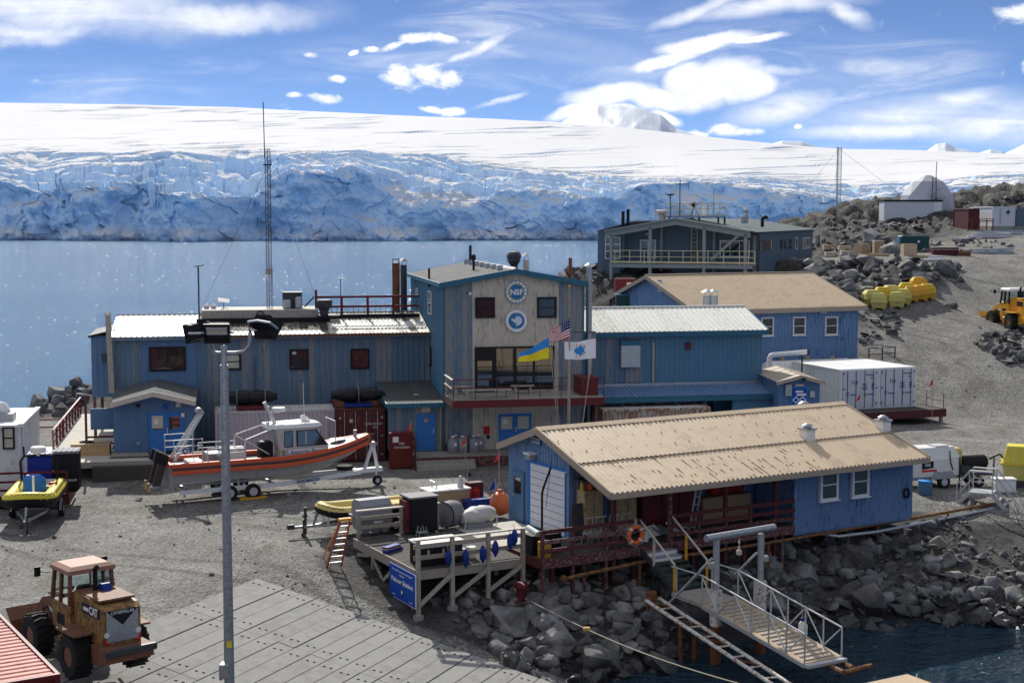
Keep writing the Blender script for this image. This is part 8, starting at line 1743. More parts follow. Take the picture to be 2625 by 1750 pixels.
def left_edge():
 fr = Frame(at(*zG(200,700),Y=66.)[:2],11); zt = fr.y(*zG(185,395),0)[1]
 t = thing('cabin','white container cabin with a shuttered window at the left edge','cabin',fr.o,fr.th)
 bx(t,'wall','dirty_white',-5.2,0,.03,6.0,2.9,zt - .05); clad(t,0.02,.03,math.pi / 2,6.0,3.1,zt - .06,.5,'dirty_white',.04); bx(t,'roof','white_paint',-5.3,.1,-.1,6.1,zt - .06,zt + .06); bx(t,'roof_edge','rust_white',-.12,.12,-.12,6.12,zt + .06,zt + .1)
 x0,z1 = fr.y(*zG(22,405),0); x1,z0 = fr.y(*zG(138,605),0); w_ = win(t,x0,x1,z0,z1,fm='black_frame',fw=.07,gm='blind',rows=2,out=.1);
 d = bx(t,'roof_duct','galv',-1.3,-.5,1.2,2.2,zt + .06,zt + .42); tube(t,'roof_pipe','white_paint',[(-5,1.7,zt + .75),(-1.4,1.7,zt + .75),(-1.05,1.7,zt + .65),(-.9,1.7,zt + .35)],.28,10)
 fp = thing('platform','dark red railed platform in front of the white cabin','platform',fr.o,fr.th); zf = 3.55; yf = -1.9; xr = fr.z(*zG(700,890),zf)[0]
 planks(fp,'deck_board','deck_pale',-5,xr,yf,-.1,zf,.2,'y'); bx(fp,'edge_board','red_wood',-5,xr + .05,yf - .08,yf,zf - .45,zf + .02); bx(fp,'edge_board','red_wood',xr,xr + .06,yf,.9,zf - .45,zf + .02)
 rail_run(fp,(-5,yf + .05,zf),(xr - .05,yf + .05,zf),1.05,'rail_red',(1.,.62,.26),.1,.06,1.9)
 for k,(a,b,m,lab,lm) in enumerate((((240,840),(480,650),'blue_plastic','blue lidded bulk bin behind the red platform rail','blue_plastic'),((482,840),(724,625),'black','black bulk bin with a pale lid behind the red platform rail','tarp_grey'))):
  y = yf + .55; x0 = fr.y(*zG(*a),y)[0]; x1 = fr.y(*zG(*b),y)[0]; zt_ = fr.y(*zG(*b),y)[1]; q = fr.w((x0 + x1) / 2,y,zf + .003); o = thing('bulk_bin',lab,'bin',q,fr.th,'bins on the platform'); hw = (x1 - x0) / 2 - .02
  bx(o,'body',m,-hw * .95,hw * .95,0,1.1,.08,zt_ - zf - .12,c=.03); bx(o,'lid',lm,-hw,hw,-.04,1.14,zt_ - zf - .12,zt_ - zf,c=.02); bx(o,'foot',m,-hw * .8,hw * .8,.1,1.0,0,.08)
  for i in range(5): bx(o,'lid_rib',lm,-hw + .1 + i * hw * .4,-hw + .16 + i * hw * .4,.0,1.1,zt_ - zf,zt_ - zf + .025)
  if k:
   for i,s_ in enumerate(('USAP','DRUM')): text(o,'lettering',s_,'paper',(-.3 + .55 * i,-.008,.55),.16,sx=.9)
left_edge()
p = S_.w(*S_.z(*zG(830,660),BWZ),BWZ + .004); t = thing('planter_box','low plywood box with a coiled hose on the boardwalk','box',p,RS); bx(t,'body','pine',-.95,.95,-.3,.9,0,.55); bx(t,'lid','crate_wood',-1.0,1.0,-.35,.95,.55,.6); tube(t,'hose_coil','black',[((.3 + .03 * (i % 3)) * math.cos(i * .6) - .2,.2 + .2 * math.sin(i * .6),.64 + .012 * (i // 10)) for i in range(30)],.03,6)

def yard_small():
 # fire cabinet
 x,y = S_.z(*zP(675,845),3.05); p = S_.w(x,y,3.0); t = thing('cabinet','dark red fire extinguisher cabinet beside the maroon container','cabinet',p,RS); zt = 16 - (16 - 3) * 0; hh = S_.y(*zP(660,540),y)[1] - 3.0; w_ = .6
 bx(t,'body','red_box',-w_,w_,0,.5,.02,hh); bx(t,'lid','rail_red',-w_ - .03,w_ + .03,-.04,.55,hh,hh + .06); text(t,'lettering','FIRE','paper',(.02,-.006,hh - .52),.17,sx=.9); text(t,'lettering','EXTINGUISHER','paper',(.02,-.006,hh - .72),.15,sx=.8); bx(t,'notice','paper',-w_ + .15,-w_ + .45,-.008,0,hh - .45,hh - .15)
 # gas barrels on the platform
 for i,(a,b,dy,lab) in enumerate(((1145,750,0,'leftmost grey barrel of the front row on the dark platform'),(1232,750,0,'middle grey barrel of the front row on the dark platform'),(1335,750,0,'right grey barrel of the front row, with white labels'),(1185,700,.45,'grey barrel behind, between the left two on the platform'),(1385,735,.3,'grey barrel behind the right end of the row on the platform'))):
  x = S_.y(*zP(a,b),-.75)[0]; t = thing('barrel',lab,'barrel',S_.w(x,-.75 + dy,ZB + .004),RS,'grey barrels'); B().lathe([(.27,0),(.29,.04),(.29,.28),(.30,.3),(.29,.32),(.29,.56),(.25,.72),(.12,.78),(.1,.84)],16).make('body','barrel_grey',t,smooth=True); B().lathe([(.11,.84),(.11,.88),(.03,.9)],10).make('cap','paper',t); bx(t,'label_plate','paper',.02,.16,-.297,-.285,.4,.55)
 x = S_.y(*zP(1085,640),-.3)[0]; t = thing('shovel','shovel leaning on the wall left of the barrels','shovel',S_.w(x,-.3,ZB),RS); beam(t,'handle','crate_wood',(0,0,.3),(.03,.2,1.45),.035); bx(t,'blade','steel_dark',-.12,.12,-.05,-.02,.003,.4)
 # flags on marker poles
 fl = [((1025,1255),zA,3.2,'flag_signal','red marker flag behind the workboat davit',76.),((758,480),zP,3,'flag_signal','red marker flag beside the fire cabinet',75.2),((1260,610),zP,3,'flag_signal','red marker flag among the grey barrels',74.8),((1565,755),zP,3,'flag_signal','red marker flag left of the boathouse ridge',66.),((1530,1010),zP,3,'flag_bluetip','blue marker flag beside the orange buoy',62.2),((855,565),zF,3,'flag_signal','red marker flag in front of the reefer doors',90.5),((1520,430),zF,3,'flag_signal','red marker flag at the right end of the reefer platform',92.5)]
 for (q,za,zb,m,lab,Y) in fl:
  p = at(*za(*q),Y=Y); g = hgt(p.x,p.y); t = thing('marker_flag',lab,'flag',(p.x,p.y,g),0,'marker flags'); hh = p.z - g; rod(t,'pole','crate_wood',(0,0,-.05),(0,0,hh + .3),.02,5); B().add([(0,0,hh + .28),(0,0,hh - .12),(-.14,.02,hh - .2),(-.26,-.03,hh - .24),(-.12,.03,hh + .06)],[(0,1,2,4),(4,2,3)]).make('flag',m,t)
 p = at(*zP(1590,1290),z=3.1); t = thing('buoy','big orange inflatable buoy beside the boathouse door','buoy',(p.x - .1,p.y + .6,3.0),0); B().lathe([(.05,.0),(.34,.1),(.54,.36),(.54,.6),(.34,.92),(.1,1.06)],20).make('body','orange_bright',t,smooth=True); rod(t,'eye','orange',(0,0,1.0),(0,0,1.16),.1,10)
 for a in (0,2.1,4.2): rod(t,'frame_leg','timber',(.9 * math.cos(a) - .2,-.5 + .6 * math.sin(a),0.0),(.0,-.5,1.6),.025,5)
yard_small()

# ---- roof furniture of the west wing
def wing_roof():
 y = WY + 2.6; g = lambda a,b,yy=y: S_.y(*zO(a,b),yy)
 x0,zt = g(272,560); x1,_ = g(1335,560); zb = g(272,612)[1]
 t = thing('roof_platform','low timber platform on the west wing roof','platform',(S_.o.x,S_.o.y,0),RS); bx(t,'face_board','timber',x0,x1,y,y + .08,zb - .12,zt); planks(t,'deck_board','deck_pale',x0,x1,y,y + 3.2,zt + .03,.25); bx(t,'base_beam','black',x0 - .3,x1 + .7,y - .35,y - .15,zb - .35,zb - .1); bx(t,'base_fill','steel_dark',x0,x1,y + .1,y + 3.2,zb - .5,zt - .02)
 tube(t,'cable_coil','black',[(g(810,590)[0] + .2 * math.cos(a),y - .05,g(810,590)[1] + .2 * math.sin(a)) for a in [k * .63 for k in range(10)]],.03,5,True); ZP = zt + .035
 # lattice mast
 xm = g(895,540,y + 1.4)[0]; m = thing('lattice_mast','tall triangular lattice radio mast on the west wing roof','mast',S_.w(xm,y + 1.4,ZP),RS); zl = S_.y(688,380,y + 1.4)[1] - ZP; zw = S_.y(681,262,y + 1.4)[1] - ZP; L3 = [(.17 * math.cos(a),.17 * math.sin(a)) for a in (math.pi / 6 + math.pi,-math.pi / 6,math.pi / 2)]
 for a,b in L3: rod(m,'leg','steel_dark',(a,b,0),(a,b,zl),.022,6)
 br = B(); n = 26
 for i in range(n):
  for k in range(3): p,q = L3[k],L3[(k + 1) % 3]; br.cyl((p[0],p[1],zl * i / n),(q[0],q[1],zl * (i + 1) / n),.011,4); br.cyl((p[0],p[1],zl * i / n),(q[0],q[1],zl * i / n),.011,4)
 br.make('bracing','steel_dark',m); rod(m,'whip_aerial','black',(-.16,0,zl - .6),(-.2,0,zw),.03,6); bx(m,'junction_box','timber',-.2,.2,-.25,-.15,2.0,2.35); B().lathe([(.1,1.75),(.13,1.85),(.1,1.98)],10,(-.15,-.25,0)).make('camera_dome','paper',m,smooth=True); beam(m,'side_arm','steel_dark',(-.15,0,5.0),(-.62,0,5.0),.03); beam(m,'side_aerial','steel_dark',(-.62,0,4.8),(-.62,0,5.3),.04); bx(m,'top_bracket','steel_dark',-.25,.25,-.1,.1,zl - 1.0,zl - .92)
 for e in ((g(275,520)[0] - xm,-.6,.1),(g(1310,430)[0] - xm,-.6,.9),(.5,9,-1)): rod(m,'guy_wire','steel_dark',(0,0,zl - 1.0),e,.008,4)
 # dish pole, flat panels, exhaust units
 for k,(a,yb,yt,lab,pan) in enumerate(((267,580,150,'black pole with a tilted flat antenna at the left end of the roof platform',1),(1545,430,262,'short pole with a small pale antenna on the wing roof',0))):
  x,z0 = g(a,yb,y + .1); z1 = g(a,yt,y + .1)[1]; p = thing('antenna_pole',lab,'antenna',S_.w(x - .1 * (k == 0),y + .1,z0 - .3),RS); hh = z1 - z0 + .3; rod(p,'pole','steel_dark',(0,0,0),(0,0,hh),.045 if pan else .025,8); o = bx(p,'antenna_plate','black' if pan else 'paper',-.3 if pan else -.17,.3 if pan else .17,-.2,.2,0,.05); o.location = (.05,0,hh); o.rotation_euler = (0,-.15 if pan else 0,0)
 x,z = g(475,495); p = thing('satellite_antenna','flat white satellite panel on a small stand on the roof platform','antenna',S_.w(x,y + .5,ZP),RS); rod(p,'stand','steel_dark',(0,0,0),(0,0,.5),.02); o = bx(p,'panel','white_paint',-.32,.32,-.22,.22,0,.04); o.location = (0,0,.52); o.rotation_euler = (.45,.15,0)
 for a in (0,2.1,4.2): rod(p,'foot','steel_dark',(0,0,.15),(.28 * math.cos(a),.28 * math.sin(a),.003),.014,5)
 for k,(a,lab) in enumerate(((318,'left one of two tiny vent hoods on the roof platform'),(382,'right one of two tiny vent hoods on the roof platform'))):
  x = g(a,510,y + 1.5)[0]; p = thing('vent_hood',lab,'vent',S_.w(x,y + 1.5,ZP),RS,'tiny vent hoods'); bx(p,'box','galv',-.14,.14,-.14,.14,0,.16); B().lathe([(.24,.16),(.03,.34)],4).make('hood','white_paint',p)
 x0_,_ = g(1020,530,y + .6); x1_,z1 = g(1192,400,y + .6); p = thing('air_handler','grey boxy air handler on the roof platform','air handler',S_.w((x0_ + x1_) / 2,y + .9,ZP),RS); hw = (x1_ - x0_) / 2; hh = z1 - ZP; bx(p,'body','steel_dark',-hw,hw,0,1.2,0,hh,c=.02); bx(p,'hood','galv',-hw,-.1,-.4,.02,0,hh * .6,c=.08); bx(p,'hood','galv',.15,hw,-.45,.02,0,hh * .78,c=.08); bx(p,'top_cover','black',-hw - .03,hw + .05,-.05,1.25,hh,hh + .06)
 x,z = g(1395,545,y - .4); p = thing('exhaust_fan','dark octagonal exhaust fan on the wing roof','exhaust fan',S_.w(x,y - .2,z - .45),RS); B().lathe([(.22,0),(.25,.35),(.42,.6),(.47,.75),(.47,.95),(.4,1.0)],8).make('housing','steel_dark',p); bx(p,'curb','black',-.4,.9,-.3,.4,-.1,.1)
 # roof railing
 r = thing('roof_railing','dark red railing along the west wing roof','railing',(S_.o.x,S_.o.y,0),RS); yy = WY + 3.2; xa,ztop = g(1315,432,yy); xb = g(2265,432,yy)[0]; zlow = g(1315,600,yy)[1]
 for a,zz in ((1318,365),(1552,432),(1790,432),(2025,432)): x,z = g(a,zz,yy); beam(r,'post','rail_red',(x,yy,zlow - .35),(x,yy,z),.14)
 for a in (432,520): z = g(1400,a,yy)[1]; beam(r,'rail','rail_red',(xa,yy,z),(xb,yy,z),.08,.13)
 beam(r,'base_rail','black',(xa,yy,zlow - .1),(xb,yy,zlow - .1),.2,.3)
 for i in range(16): x = xa + .6 + i * (xb - xa - 1) / 16; beam(r,'baluster','steel_dark',(x,yy,zlow),(x,yy,g(1400,520,yy)[1]),.025)
 beam(r,'brace','steel_dark',(g(1215,520,yy)[0],yy,g(1215,520,yy)[1]),(g(1300,430,yy)[0],yy,g(1300,430,yy)[1]),.09)
 # stacks against the tall block, vents on its roof
 for (a,yt,r_,m_,cap,lab,Y) in ((555,85,.23,'rust','ring','sooty brown exhaust stack left of the tall block',87.5),(625,100,.2,'steel_dark','cone','dark grey exhaust stack against the tall block',88.5)):
  p = at(*zB(a,600),Y=Y); q = at(*zB(a,yt),Y=Y); flue('exhaust_stack',lab,(p.x,p.y,p.z - .6),q.z - p.z + .35,r_,m_,cap,'exhaust stacks')
 for (a,yb,yt,r_,m_,cap,lab,Y) in ((855,225,168,.06,'black',None,'short black pipe on the left slope of the tall block roof',82.),(1262,178,100,.07,'black','bird','small capped pipe near the ridge of the tall block roof',82.5),(1232,105,-40,.085,'black',None,'tall black flue standing behind the tall block ridge',90.),(1742,190,90,.16,'cream_trim','cone','pale capped flue right of the tall block ridge',84.),(2145,240,75,.1,'rust',None,'rusty pipe at the right eave of the tall block',84.)):
  p = at(*zB(a,yb),Y=Y); q = at(*zB(a,yt),Y=Y); flue('flue_pipe',lab,(p.x,p.y,p.z - .5),q.z - p.z + .5,r_,m_,cap)
 p = at(*zB(1630,165),Y=84.); t = thing('roof_vent','mushroom exhaust hood behind the tall block ridge','roof vent',(p.x,p.y,p.z - .4),0); B().lathe([(.22,0),(.22,.55),(.38,.8),(.38,.95),(.42,1.0),(.42,1.15),(.3,1.32),(.1,1.36)],8).make('hood','steel_dark',t)
wing_roof()

def flagpole():
 Y = 71.; b = at(1459,1085,Y=Y); x0 = b.x; t = thing('flagpole','tall flagpole with a yard and halyards in front of the balcony','flagpole',(x0,Y,3.0),0); Z = lambda za,a,b_: at(*za(a,b_),Y=Y).z - 3.0; X = lambda za,a,b_: at(*za(a,b_),Y=Y).x - x0
 zt = Z(zB,2170,345); rod(t,'pole','timber',(0,0,-.3),(0,0,zt),.075,10,.04); B().lathe([(.05,zt),(.08,zt + .06),(.02,zt + .14)],8).make('truck','gold',t)
 zy = Z(zB,2100,750); xl,xr = X(zB,1950,750),X(zE,168,250); rod(t,'yard','steel_dark',(xl,0,zy),(xr,0,zy),.035,6)
 for x,e in ((xl,X(zB,2040,1568)),(xl + .08,X(zB,2060,1568)),(xr,X(zB,2230,1568)),(xr - .1,X(zB,2245,1568))): rod(t,'halyard','rope',(x,0,zy),(e,0,Z(zB,2040,1568) - 1.),.014,4)
 rod(t,'halyard','rope',(0,0,zt),(-.12,-.05,.8),.012,4); rod(t,'halyard','rope',(X(zB,2140,800) ,0,Z(zB,2140,800)),(-.05,0,zt),.012,4)
 def flag(name,lab,hx,ztop,zbot,fx,fz,colors,nar):
  """cloth hoisted at hx, flying to (fx, fz): grid with folds; colors(u,v) picks the material"""
  f = thing(name,lab,'flag',(x0,Y - .06,3.0),0); N,M_ = 22,13; g = {}
  vs = []
  for i in range(N + 1):
   for j in range(M_ + 1):
    u,v = i / N,j / M_; x = hx + (fx - hx) * u; z = ztop + (zbot - ztop) * v * (1 - nar * u) + (fz - ztop) * u; y = .10 * math.sin(u * 9 + v * 2) * u ** .6 - .05; z += .05 * math.sin(u * 7 + 1) * u; vs.append((x,y,z))
  for i in range(N):
   for j in range(M_): g.setdefault(colors((i + .5) / N,(j + .5) / M_),[]).append((i * (M_ + 1) + j,(i + 1) * (M_ + 1) + j,(i + 1) * (M_ + 1) + j + 1,i * (M_ + 1) + j + 1))
  for k,(m,fs) in enumerate(g.items()):
   us = sorted({a for q in fs for a in q}); ix = {a: n for n,a in enumerate(us)}; B().add([vs[a] for a in us],[tuple(ix[a] for a in q) for q in fs]).make('cloth',m,f,smooth=True)
  return f,vs,N,M_
 flag('national_flag','blue and yellow striped flag flying from the left end of the yard',xl,Z(zB,1952,800),Z(zB,1952,990),X(zB,1672,990),Z(zB,1675,955),lambda u,v: 'flag_blue' if v < .47 else 'flag_yellow',.62)
 f,vs,N,M_ = flag('national_flag','stars and stripes flag flying from the flagpole',X(zB,2142,700),Z(zB,2138,625),Z(zB,2138,800),X(zB,1955,800),Z(zB,1955,745),lambda u,v: 'flag_navy' if u < .45 and v < .54 else ('flag_red' if int(v * 13) % 2 == 0 else 'flag_white'),.4)
 st = B()
 for i in range(1,10,2):
  for j in range(1,7,2): p = vs[i * (M_ + 1) + j]; st.box(p[0] - .02,p[0] + .02,p[1] - .03,p[1] - .02,p[2] - .02,p[2] + .02)
 o = st.make('stars','flag_white',f); o['kind'] = 'stuff'
 f,vs,N,M_ = flag('emblem_flag','white flag with a blue globe emblem at the right end of the yard',xr,Z(zE,155,310),Z(zE,155,490),X(zB,2092,900),Z(zB,2095,850),lambda u,v: 'flag_blue' if math.hypot((u - .52) * 1.5,v - .5) < .24 else ('gold' if .29 < math.hypot((u - .52) * 1.5,v - .5) < .34 and int(math.atan2(v - .5,u - .52) * 5) % 2 == 0 else 'flag_white'),.14)
flagpole()

# ---- yellow totes
def totes():
 L = [(1020,1392,'tote_pale','front pale yellow tote at the left of the group'),(1178,1380,'tote_pale','second pale yellow tote along the front of the group'),(955,1362,'tote_pale','leftmost pale yellow tote, partly hidden by the front one'),(1245,1352,'tote_pale','pale yellow tote squeezed behind the second front tote'),(1315,1326,'tote_amber','amber tote left of the two amber ones facing the road'),(1398,1316,'tote_amber','paler amber tote right of its amber neighbour'),(1465,1302,'tote_yellow','deep yellow tote at the right end of the group'),(1055,1335,'tote_yellow','yellow tote in the second row at the left'),(1135,1318,'tote_pale','pale tote in the second row behind the front pair'),(1275,1292,'tote_yellow','yellow tote in the back row'),(1385,1240,'tote_amber','orange-amber tote rising highest at the back of the group')]
 proto = None
 for i,(a,b,m,lab) in enumerate(L):
  p = onground(*zD(a,b)); t = thing('tote',lab,'tote',(p.x,p.y,p.z - .03),R(-8 + 6 * (i % 3)),'yellow waste totes'); t.scale = (.86,) * 3
  B().loft([[(-.62,-.55,.12),(.62,-.55,.12),(.62,.55,.12),(-.62,.55,.12)],[(-.74,-.68,.62),(.74,-.68,.62),(.74,.68,.62),(-.74,.68,.62)]]).make('body',m,t)
  bx(t,'rim',m,-.8,.8,-.74,.74,.62,.70,c=.02); B().loft([[(-.74,-.66,.70),(.74,-.66,.70),(.74,.66,.70),(-.74,.66,.70)],[(-.72,-.62,1.12),(.72,-.62,1.12),(.72,.62,1.12),(-.72,.62,1.12)],[(-.46,-.46,1.48),(.46,-.46,1.48),(.46,.46,1.48),(-.46,.46,1.48)]]).make('lid',m,t)
  for sx in (-.45,.45): bx(t,'foot',m,sx - .14,sx + .14,-.5,.5,0,.12)
  bx(t,'label_plate','tote_grey',-.18,.12,-.675,-.655,.42,.54)
totes()

# ---- upper yard, radome and stores
def upper_yard():
 Y = 215.; p = at(*zD(1072,600),Y=Y); q = at(*zD(1600,600),Y=Y); zt = at(*zD(1300,400),Y=Y).z; zf = p.z; x0,x1 = p.x,q.x; g = hgt(x0,Y) - 1.5
 t = thing('stilt_cabin','pale windowless cabin on a braced stilt deck before the radome','cabin',(0,0,0),0); bx(t,'wall','trailer_white',x0,x1 - 1.2,Y,Y + 3,zf,zt - .25); bx(t,'end_panel','white_paint',x1 - 1.19,x1,Y,Y + 3,zf,zt - .25); bx(t,'roof','black',x0 - .1,x1 + .1,Y - .1,Y + 3.1,zt - .25,zt)
 x2 = at(*zD(1830,610),Y=Y).x; bx(t,'deck','steel_dark',x0 - .4,x2,Y - 1.3,Y + 3.4,zf - .5,zf - .02)
 xs = [x0 - .3 + i * (x2 - x0) / 7 for i in range(8)]
 for x in xs: beam(t,'post','steel_dark',(x,Y - 1.2,g),(x,Y - 1.2,zf - .5),.28)
 for i in range(0,7): a,b = (xs[i],xs[i + 1]); beam(t,'brace','steel_dark',(a,Y - 1.3,g + 1.7),(b,Y - 1.3,zf - .5),.16); beam(t,'brace','steel_dark',(b,Y - 1.3,g + 1.7),(a,Y - 1.3,zf - .5),.16)
 xr = at(*zD(1452,560),Y=Y).x; rail_run(t,(xr,Y - 1.25,zf),(x2,Y - 1.25,zf),1.15,'steel_dark',(1.,.55),.07,.05,1.6); beam(t,'stair','steel_dark',(at(*zD(1650,600),Y=Y).x,Y - 1.9,zf - .2),(at(*zD(1790,700),Y=Y).x,Y - 1.9,g + .9),.9,.25)
 # radome: faceted shell
 c = at(*zD(1497,480),Y=221.); rw = (at(*zD(1755,480),Y=221.).x - at(*zD(1235,480),Y=221.).x) / 2; zt = at(*zD(1500,172),Y=221.).z; zb = zf - 1.0; d = thing('radome','large white faceted radome behind the stilt cabin','radome',(c.x,223.,0),.25); hh = zt - zb; n = 9; rad = [.86,1.0,.9,.55,.12]; hz = [0,.34,.62,.88,1.0]; rings = [[(rw * rad[k] * math.cos(2 * math.pi * (i + .5 * (k % 2)) / n),rw * rad[k] * math.sin(2 * math.pi * (i + .5 * (k % 2)) / n),zb + hh * hz[k]) for i in range(n)] for k in range(5)]
 for k in range(4):
  for i in range(n):
   a0,a1,b0,b1 = rings[k][i],rings[k][(i + 1) % n],rings[k + 1][i],rings[k + 1][(i + 1) % n]
   tri = [(a0,a1,b0),(a1,b1,b0)] if k % 2 == 0 else [(a0,a1,b1),(a0,b1,b0)]
   for tr in tri: B().add(tr,[(0,1,2)]).make('panel','radome',d)
 B().add(rings[4],[tuple(range(n))]).make('cap_panel','radome',d)
 m = thing('antenna_mast','thin lattice mast leaning on the radome with side aerials','antenna',(at(*zD(1530,400),Y=219.).x,219.,zf),0); mz = at(*zD(1540,50),Y=219.).z - zf; ml = at(*zD(1540,190),Y=219.).z - zf
 for s_ in (-.4,.4): rod(m,'leg','steel_dark',(s_,0,-.4),(s_ * .6,0,ml),.07,5)
 for i in range(9): beam(m,'brace','steel_dark',(-.36,0,ml * i / 9),(.36,0,ml * (i + 1) / 9),.05)
 rod(m,'whip_aerial','steel_dark',(.2,0,ml - 1),(.3,0,mz),.06,5)
 for z in (ml * .3,ml * .5,ml * .7): beam(m,'side_aerial','steel_dark',(.3,0,z),(1.2,0,z + .3),.07)
 # far guyed mast
 a = at(*zD(650,600),Y=232.); b = at(*zD(655,-100),Y=232.); m = thing('lattice_mast','slender guyed lattice mast on the rocky hill against the glacier','mast',(a.x,232.,hgt(a.x,232.) - .3),0); hh = b.z - hgt(a.x,232.); lat = B()
 for k in range(3): rod(m,'leg','galv',(.42 * math.cos(k * 2.1),.42 * math.sin(k * 2.1),0),(.42 * math.cos(k * 2.1),.42 * math.sin(k * 2.1),hh),.05,5)
 for i in range(26):
  for k in range(3): lat.cyl((.42 * math.cos(k * 2.1),.42 * math.sin(k * 2.1),hh * i / 26),(.42 * math.cos(k * 2.1 + 2.1),.42 * math.sin(k * 2.1 + 2.1),hh * (i + 1) / 26),.03,4)
 lat.make('bracing','galv',m)
 for e in ((-9,-3,0),(11,-2,2),(2,14,0)): rod(m,'guy_wire','galv',(0,0,hh * .97),e,.02,4)
 def item(za,a,b,w_,d_,h_,m_,nm,lab,cat,rz=0,c=.03,Y=None,parts=()):
  p = onground(*za(a,b)); t = thing(nm,lab,cat,(p.x,p.y + d_ / 5,p.z - .04),rz); t.scale = (.39,) * 3; bx(t,'body',m_,-w_ / 2,w_ / 2,-d_ / 2,d_ / 2,0,h_,c=c)
  for (n2,m2,q) in parts: bx(t,n2,m2,*q)
  return t,p
 item(zD,1355,880,7.4,3.5,4.4,'teal_box','skip','large dark green tank box in the upper yard','tank',.1,.15,parts=(('side_step','teal_panel',(-4.1,-3.7,-1.2,1.2,0,4)),('notice','paper',(.5,1.1,-1.77,-1.751,2.6,3.2))))
 item(zD,1310,915,3.2,2.6,2.9,'crate_wood','crate','plywood crate with loose boards in front of the dark green tank','crate',.05,.02,parts=(('lid','pine',(-1.5,1.7,-1.0,1.2,2.92,3.1)),('side_board','pine',(1.65,1.75,-1.2,1.2,.1,2.7))))
 item(zD,1150,890,3.6,2.4,2.3,'navy_fender','pallet_load','dark blue wrapped pallet load beside the reel','pallet load',0,.1,parts=(('strap','tote_grey',(-.1,.1,-1.22,1.22,0,2.32)),))
 item(zD,1030,885,2.7,2.4,3.2,'cardboard','pallet_load','brown wrapped pallet load with a white cap','pallet load',0,.1,parts=(('cap','bag_white',(-1.3,1.3,-1.2,1.2,3.2,3.5)),('base','pine',(-1.3,1.4,-1.3,1.3,-.1,.6))))
 for i,(a,b,w_,h_,m_,lab) in enumerate(((590,920,2.9,1.4,'cream_trim','cream crate at the left end of the upper yard stores'),(755,915,4.2,1.6,'cream_trim','long cream crate left of the cable reel'),(580,850,3.6,1.3,'crate_wood','brown crate behind the left cream crate'),(720,855,3.4,1.2,'crate_wood','brown crate behind the long cream crate'),(1000,915,6.5,.7,'pine','low pine pallet frame lying under the loads'),(1430,925,4.2,.6,'crate_wood','loose pine boards at the right of the plywood crate'),(1640,905,6.4,2.0,'maroon','dark red flat box beyond the loose boards'),(1810,910,3.0,1.4,'rust','rusty rack of bars beside the dark red flat box'))): item(zD,a,b,w_,2.0,h_,m_,'crate',lab,'crate',.05 * (i % 3 - 1),.03,parts=(('lid_strip','deck_wood',(-w_ / 2,w_ / 2,-1.02,-1.001,h_ * .7,h_ * .8)),))
 p = onground(*zD(880,915)); t = thing('cable_reel','big wooden cable reel in the upper yard','cable reel',(p.x,p.y + .6,p.z + .62),.5); t.scale = (.38,) * 3
 for x in (-1.35,1.35): B().lathe([(1.75,-.06),(1.75,.06)],20,(x,0,0),'x').make('flange','crate_wood',t)
 for i in range(16): a = i * .3927; beam(t,'lagging','deck_wood',(-1.3,1.45 * math.cos(a),1.45 * math.sin(a)),(1.3,1.45 * math.cos(a),1.45 * math.sin(a)),.3,.08)
 for i,(a,b,n_,m_,w_,lab) in enumerate(((1830,770,3,'galv',7.,'pale pipes lying askew on the upper rocks'),(2040,745,5,'trailer_white',9.,'stack of white beams on the upper rocks'),(2120,720,4,'galv',10.,'long grey beams stacked behind the white beams'),(2060,890,6,'galv',8.4,'low stack of grey pipes beside the road'),(1530,960,4,'trailer_white',4.,'small stack of white boards above the boulders'))):
  p = onground(*zD(a,b)); t = thing('beam_stack',lab,'beams',(p.x,p.y,p.z),(.5,.05,-.02,.08,.35)[i]); t.scale = (.55,) * 3
  for k in range(n_): y_,z_ = (k % 3) * .55,.22 + .42 * (k // 3); beam(t,'pipe_length',m_,(-w_ / 2 + .3 * k,y_,z_),(w_ / 2 - .2 * (k % 2),y_,z_ + .05 * k),.36,.32)
  for x in (-w_ / 3,w_ / 3): bx(t,'bearer','timber',x - .15,x + .15,-.3,1.5,-.15,.06)
 Yc = 168.;
 for (a,b,c_,d_,m_,lab,dep) in ((1840,480,1950,670,'maroon','small dark red container in the upper yard',5),(2060,462,2280,640,'trailer_white','grey-white container with a hazard diamond in the upper yard',6),(1985,470,2055,600,'dirty_white','weathered pale shed behind the hazard container',5),(2282,478,2420,640,'lab_panel','dark grey container at the right edge of the upper yard',6)):
  Yk = Yc if a != 1985 else 176.; p = at(*zD(a,d_),Y=Yk); q = at(*zD(c_,b),Y=Yk); w_ = q.x - p.x; t = container('shipping_container',lab,(p.x,Yk,p.z),.05,w_,m_,m_,W_=dep,Hh=q.z - p.z,ribs=(m_ == 'maroon'),roof_ribs=False)
  if a == 2060: x_,z_ = w_ * .68,(q.z - p.z) * .72; B().prism([(x_ - .27,z_),(x_,z_ + .27),(x_ + .27,z_),(x_,z_ - .27)],-.03,-.01,'y').make('hazard_sign','logo_navy',t); bx(t,'door_seam','galv',w_ * .34,w_ * .36,-.02,.05,.2,q.z - p.z - .2)
  bx(t,'base_sill','concrete',-.3,w_ + .3,-.4,dep,-2.2,-.01)
 p = at(*zD(1850,590),Y=160.); t = thing('platform','small dark red railed platform between the upper containers','platform',(p.x,160.,p.z),0); t.scale = (.32,.5,.32); bx(t,'deck','rail_red',0,8.5,0,2,-.3,0)
 for x in (1.,3.6,6.2,8.3): beam(t,'post','rail_red',(x,.1,-3.4),(x,.1,.6),.3)
 beam(t,'rail','rail_red',(0,.1,.55),(8.5,.1,.55),.2)
upper_yard()

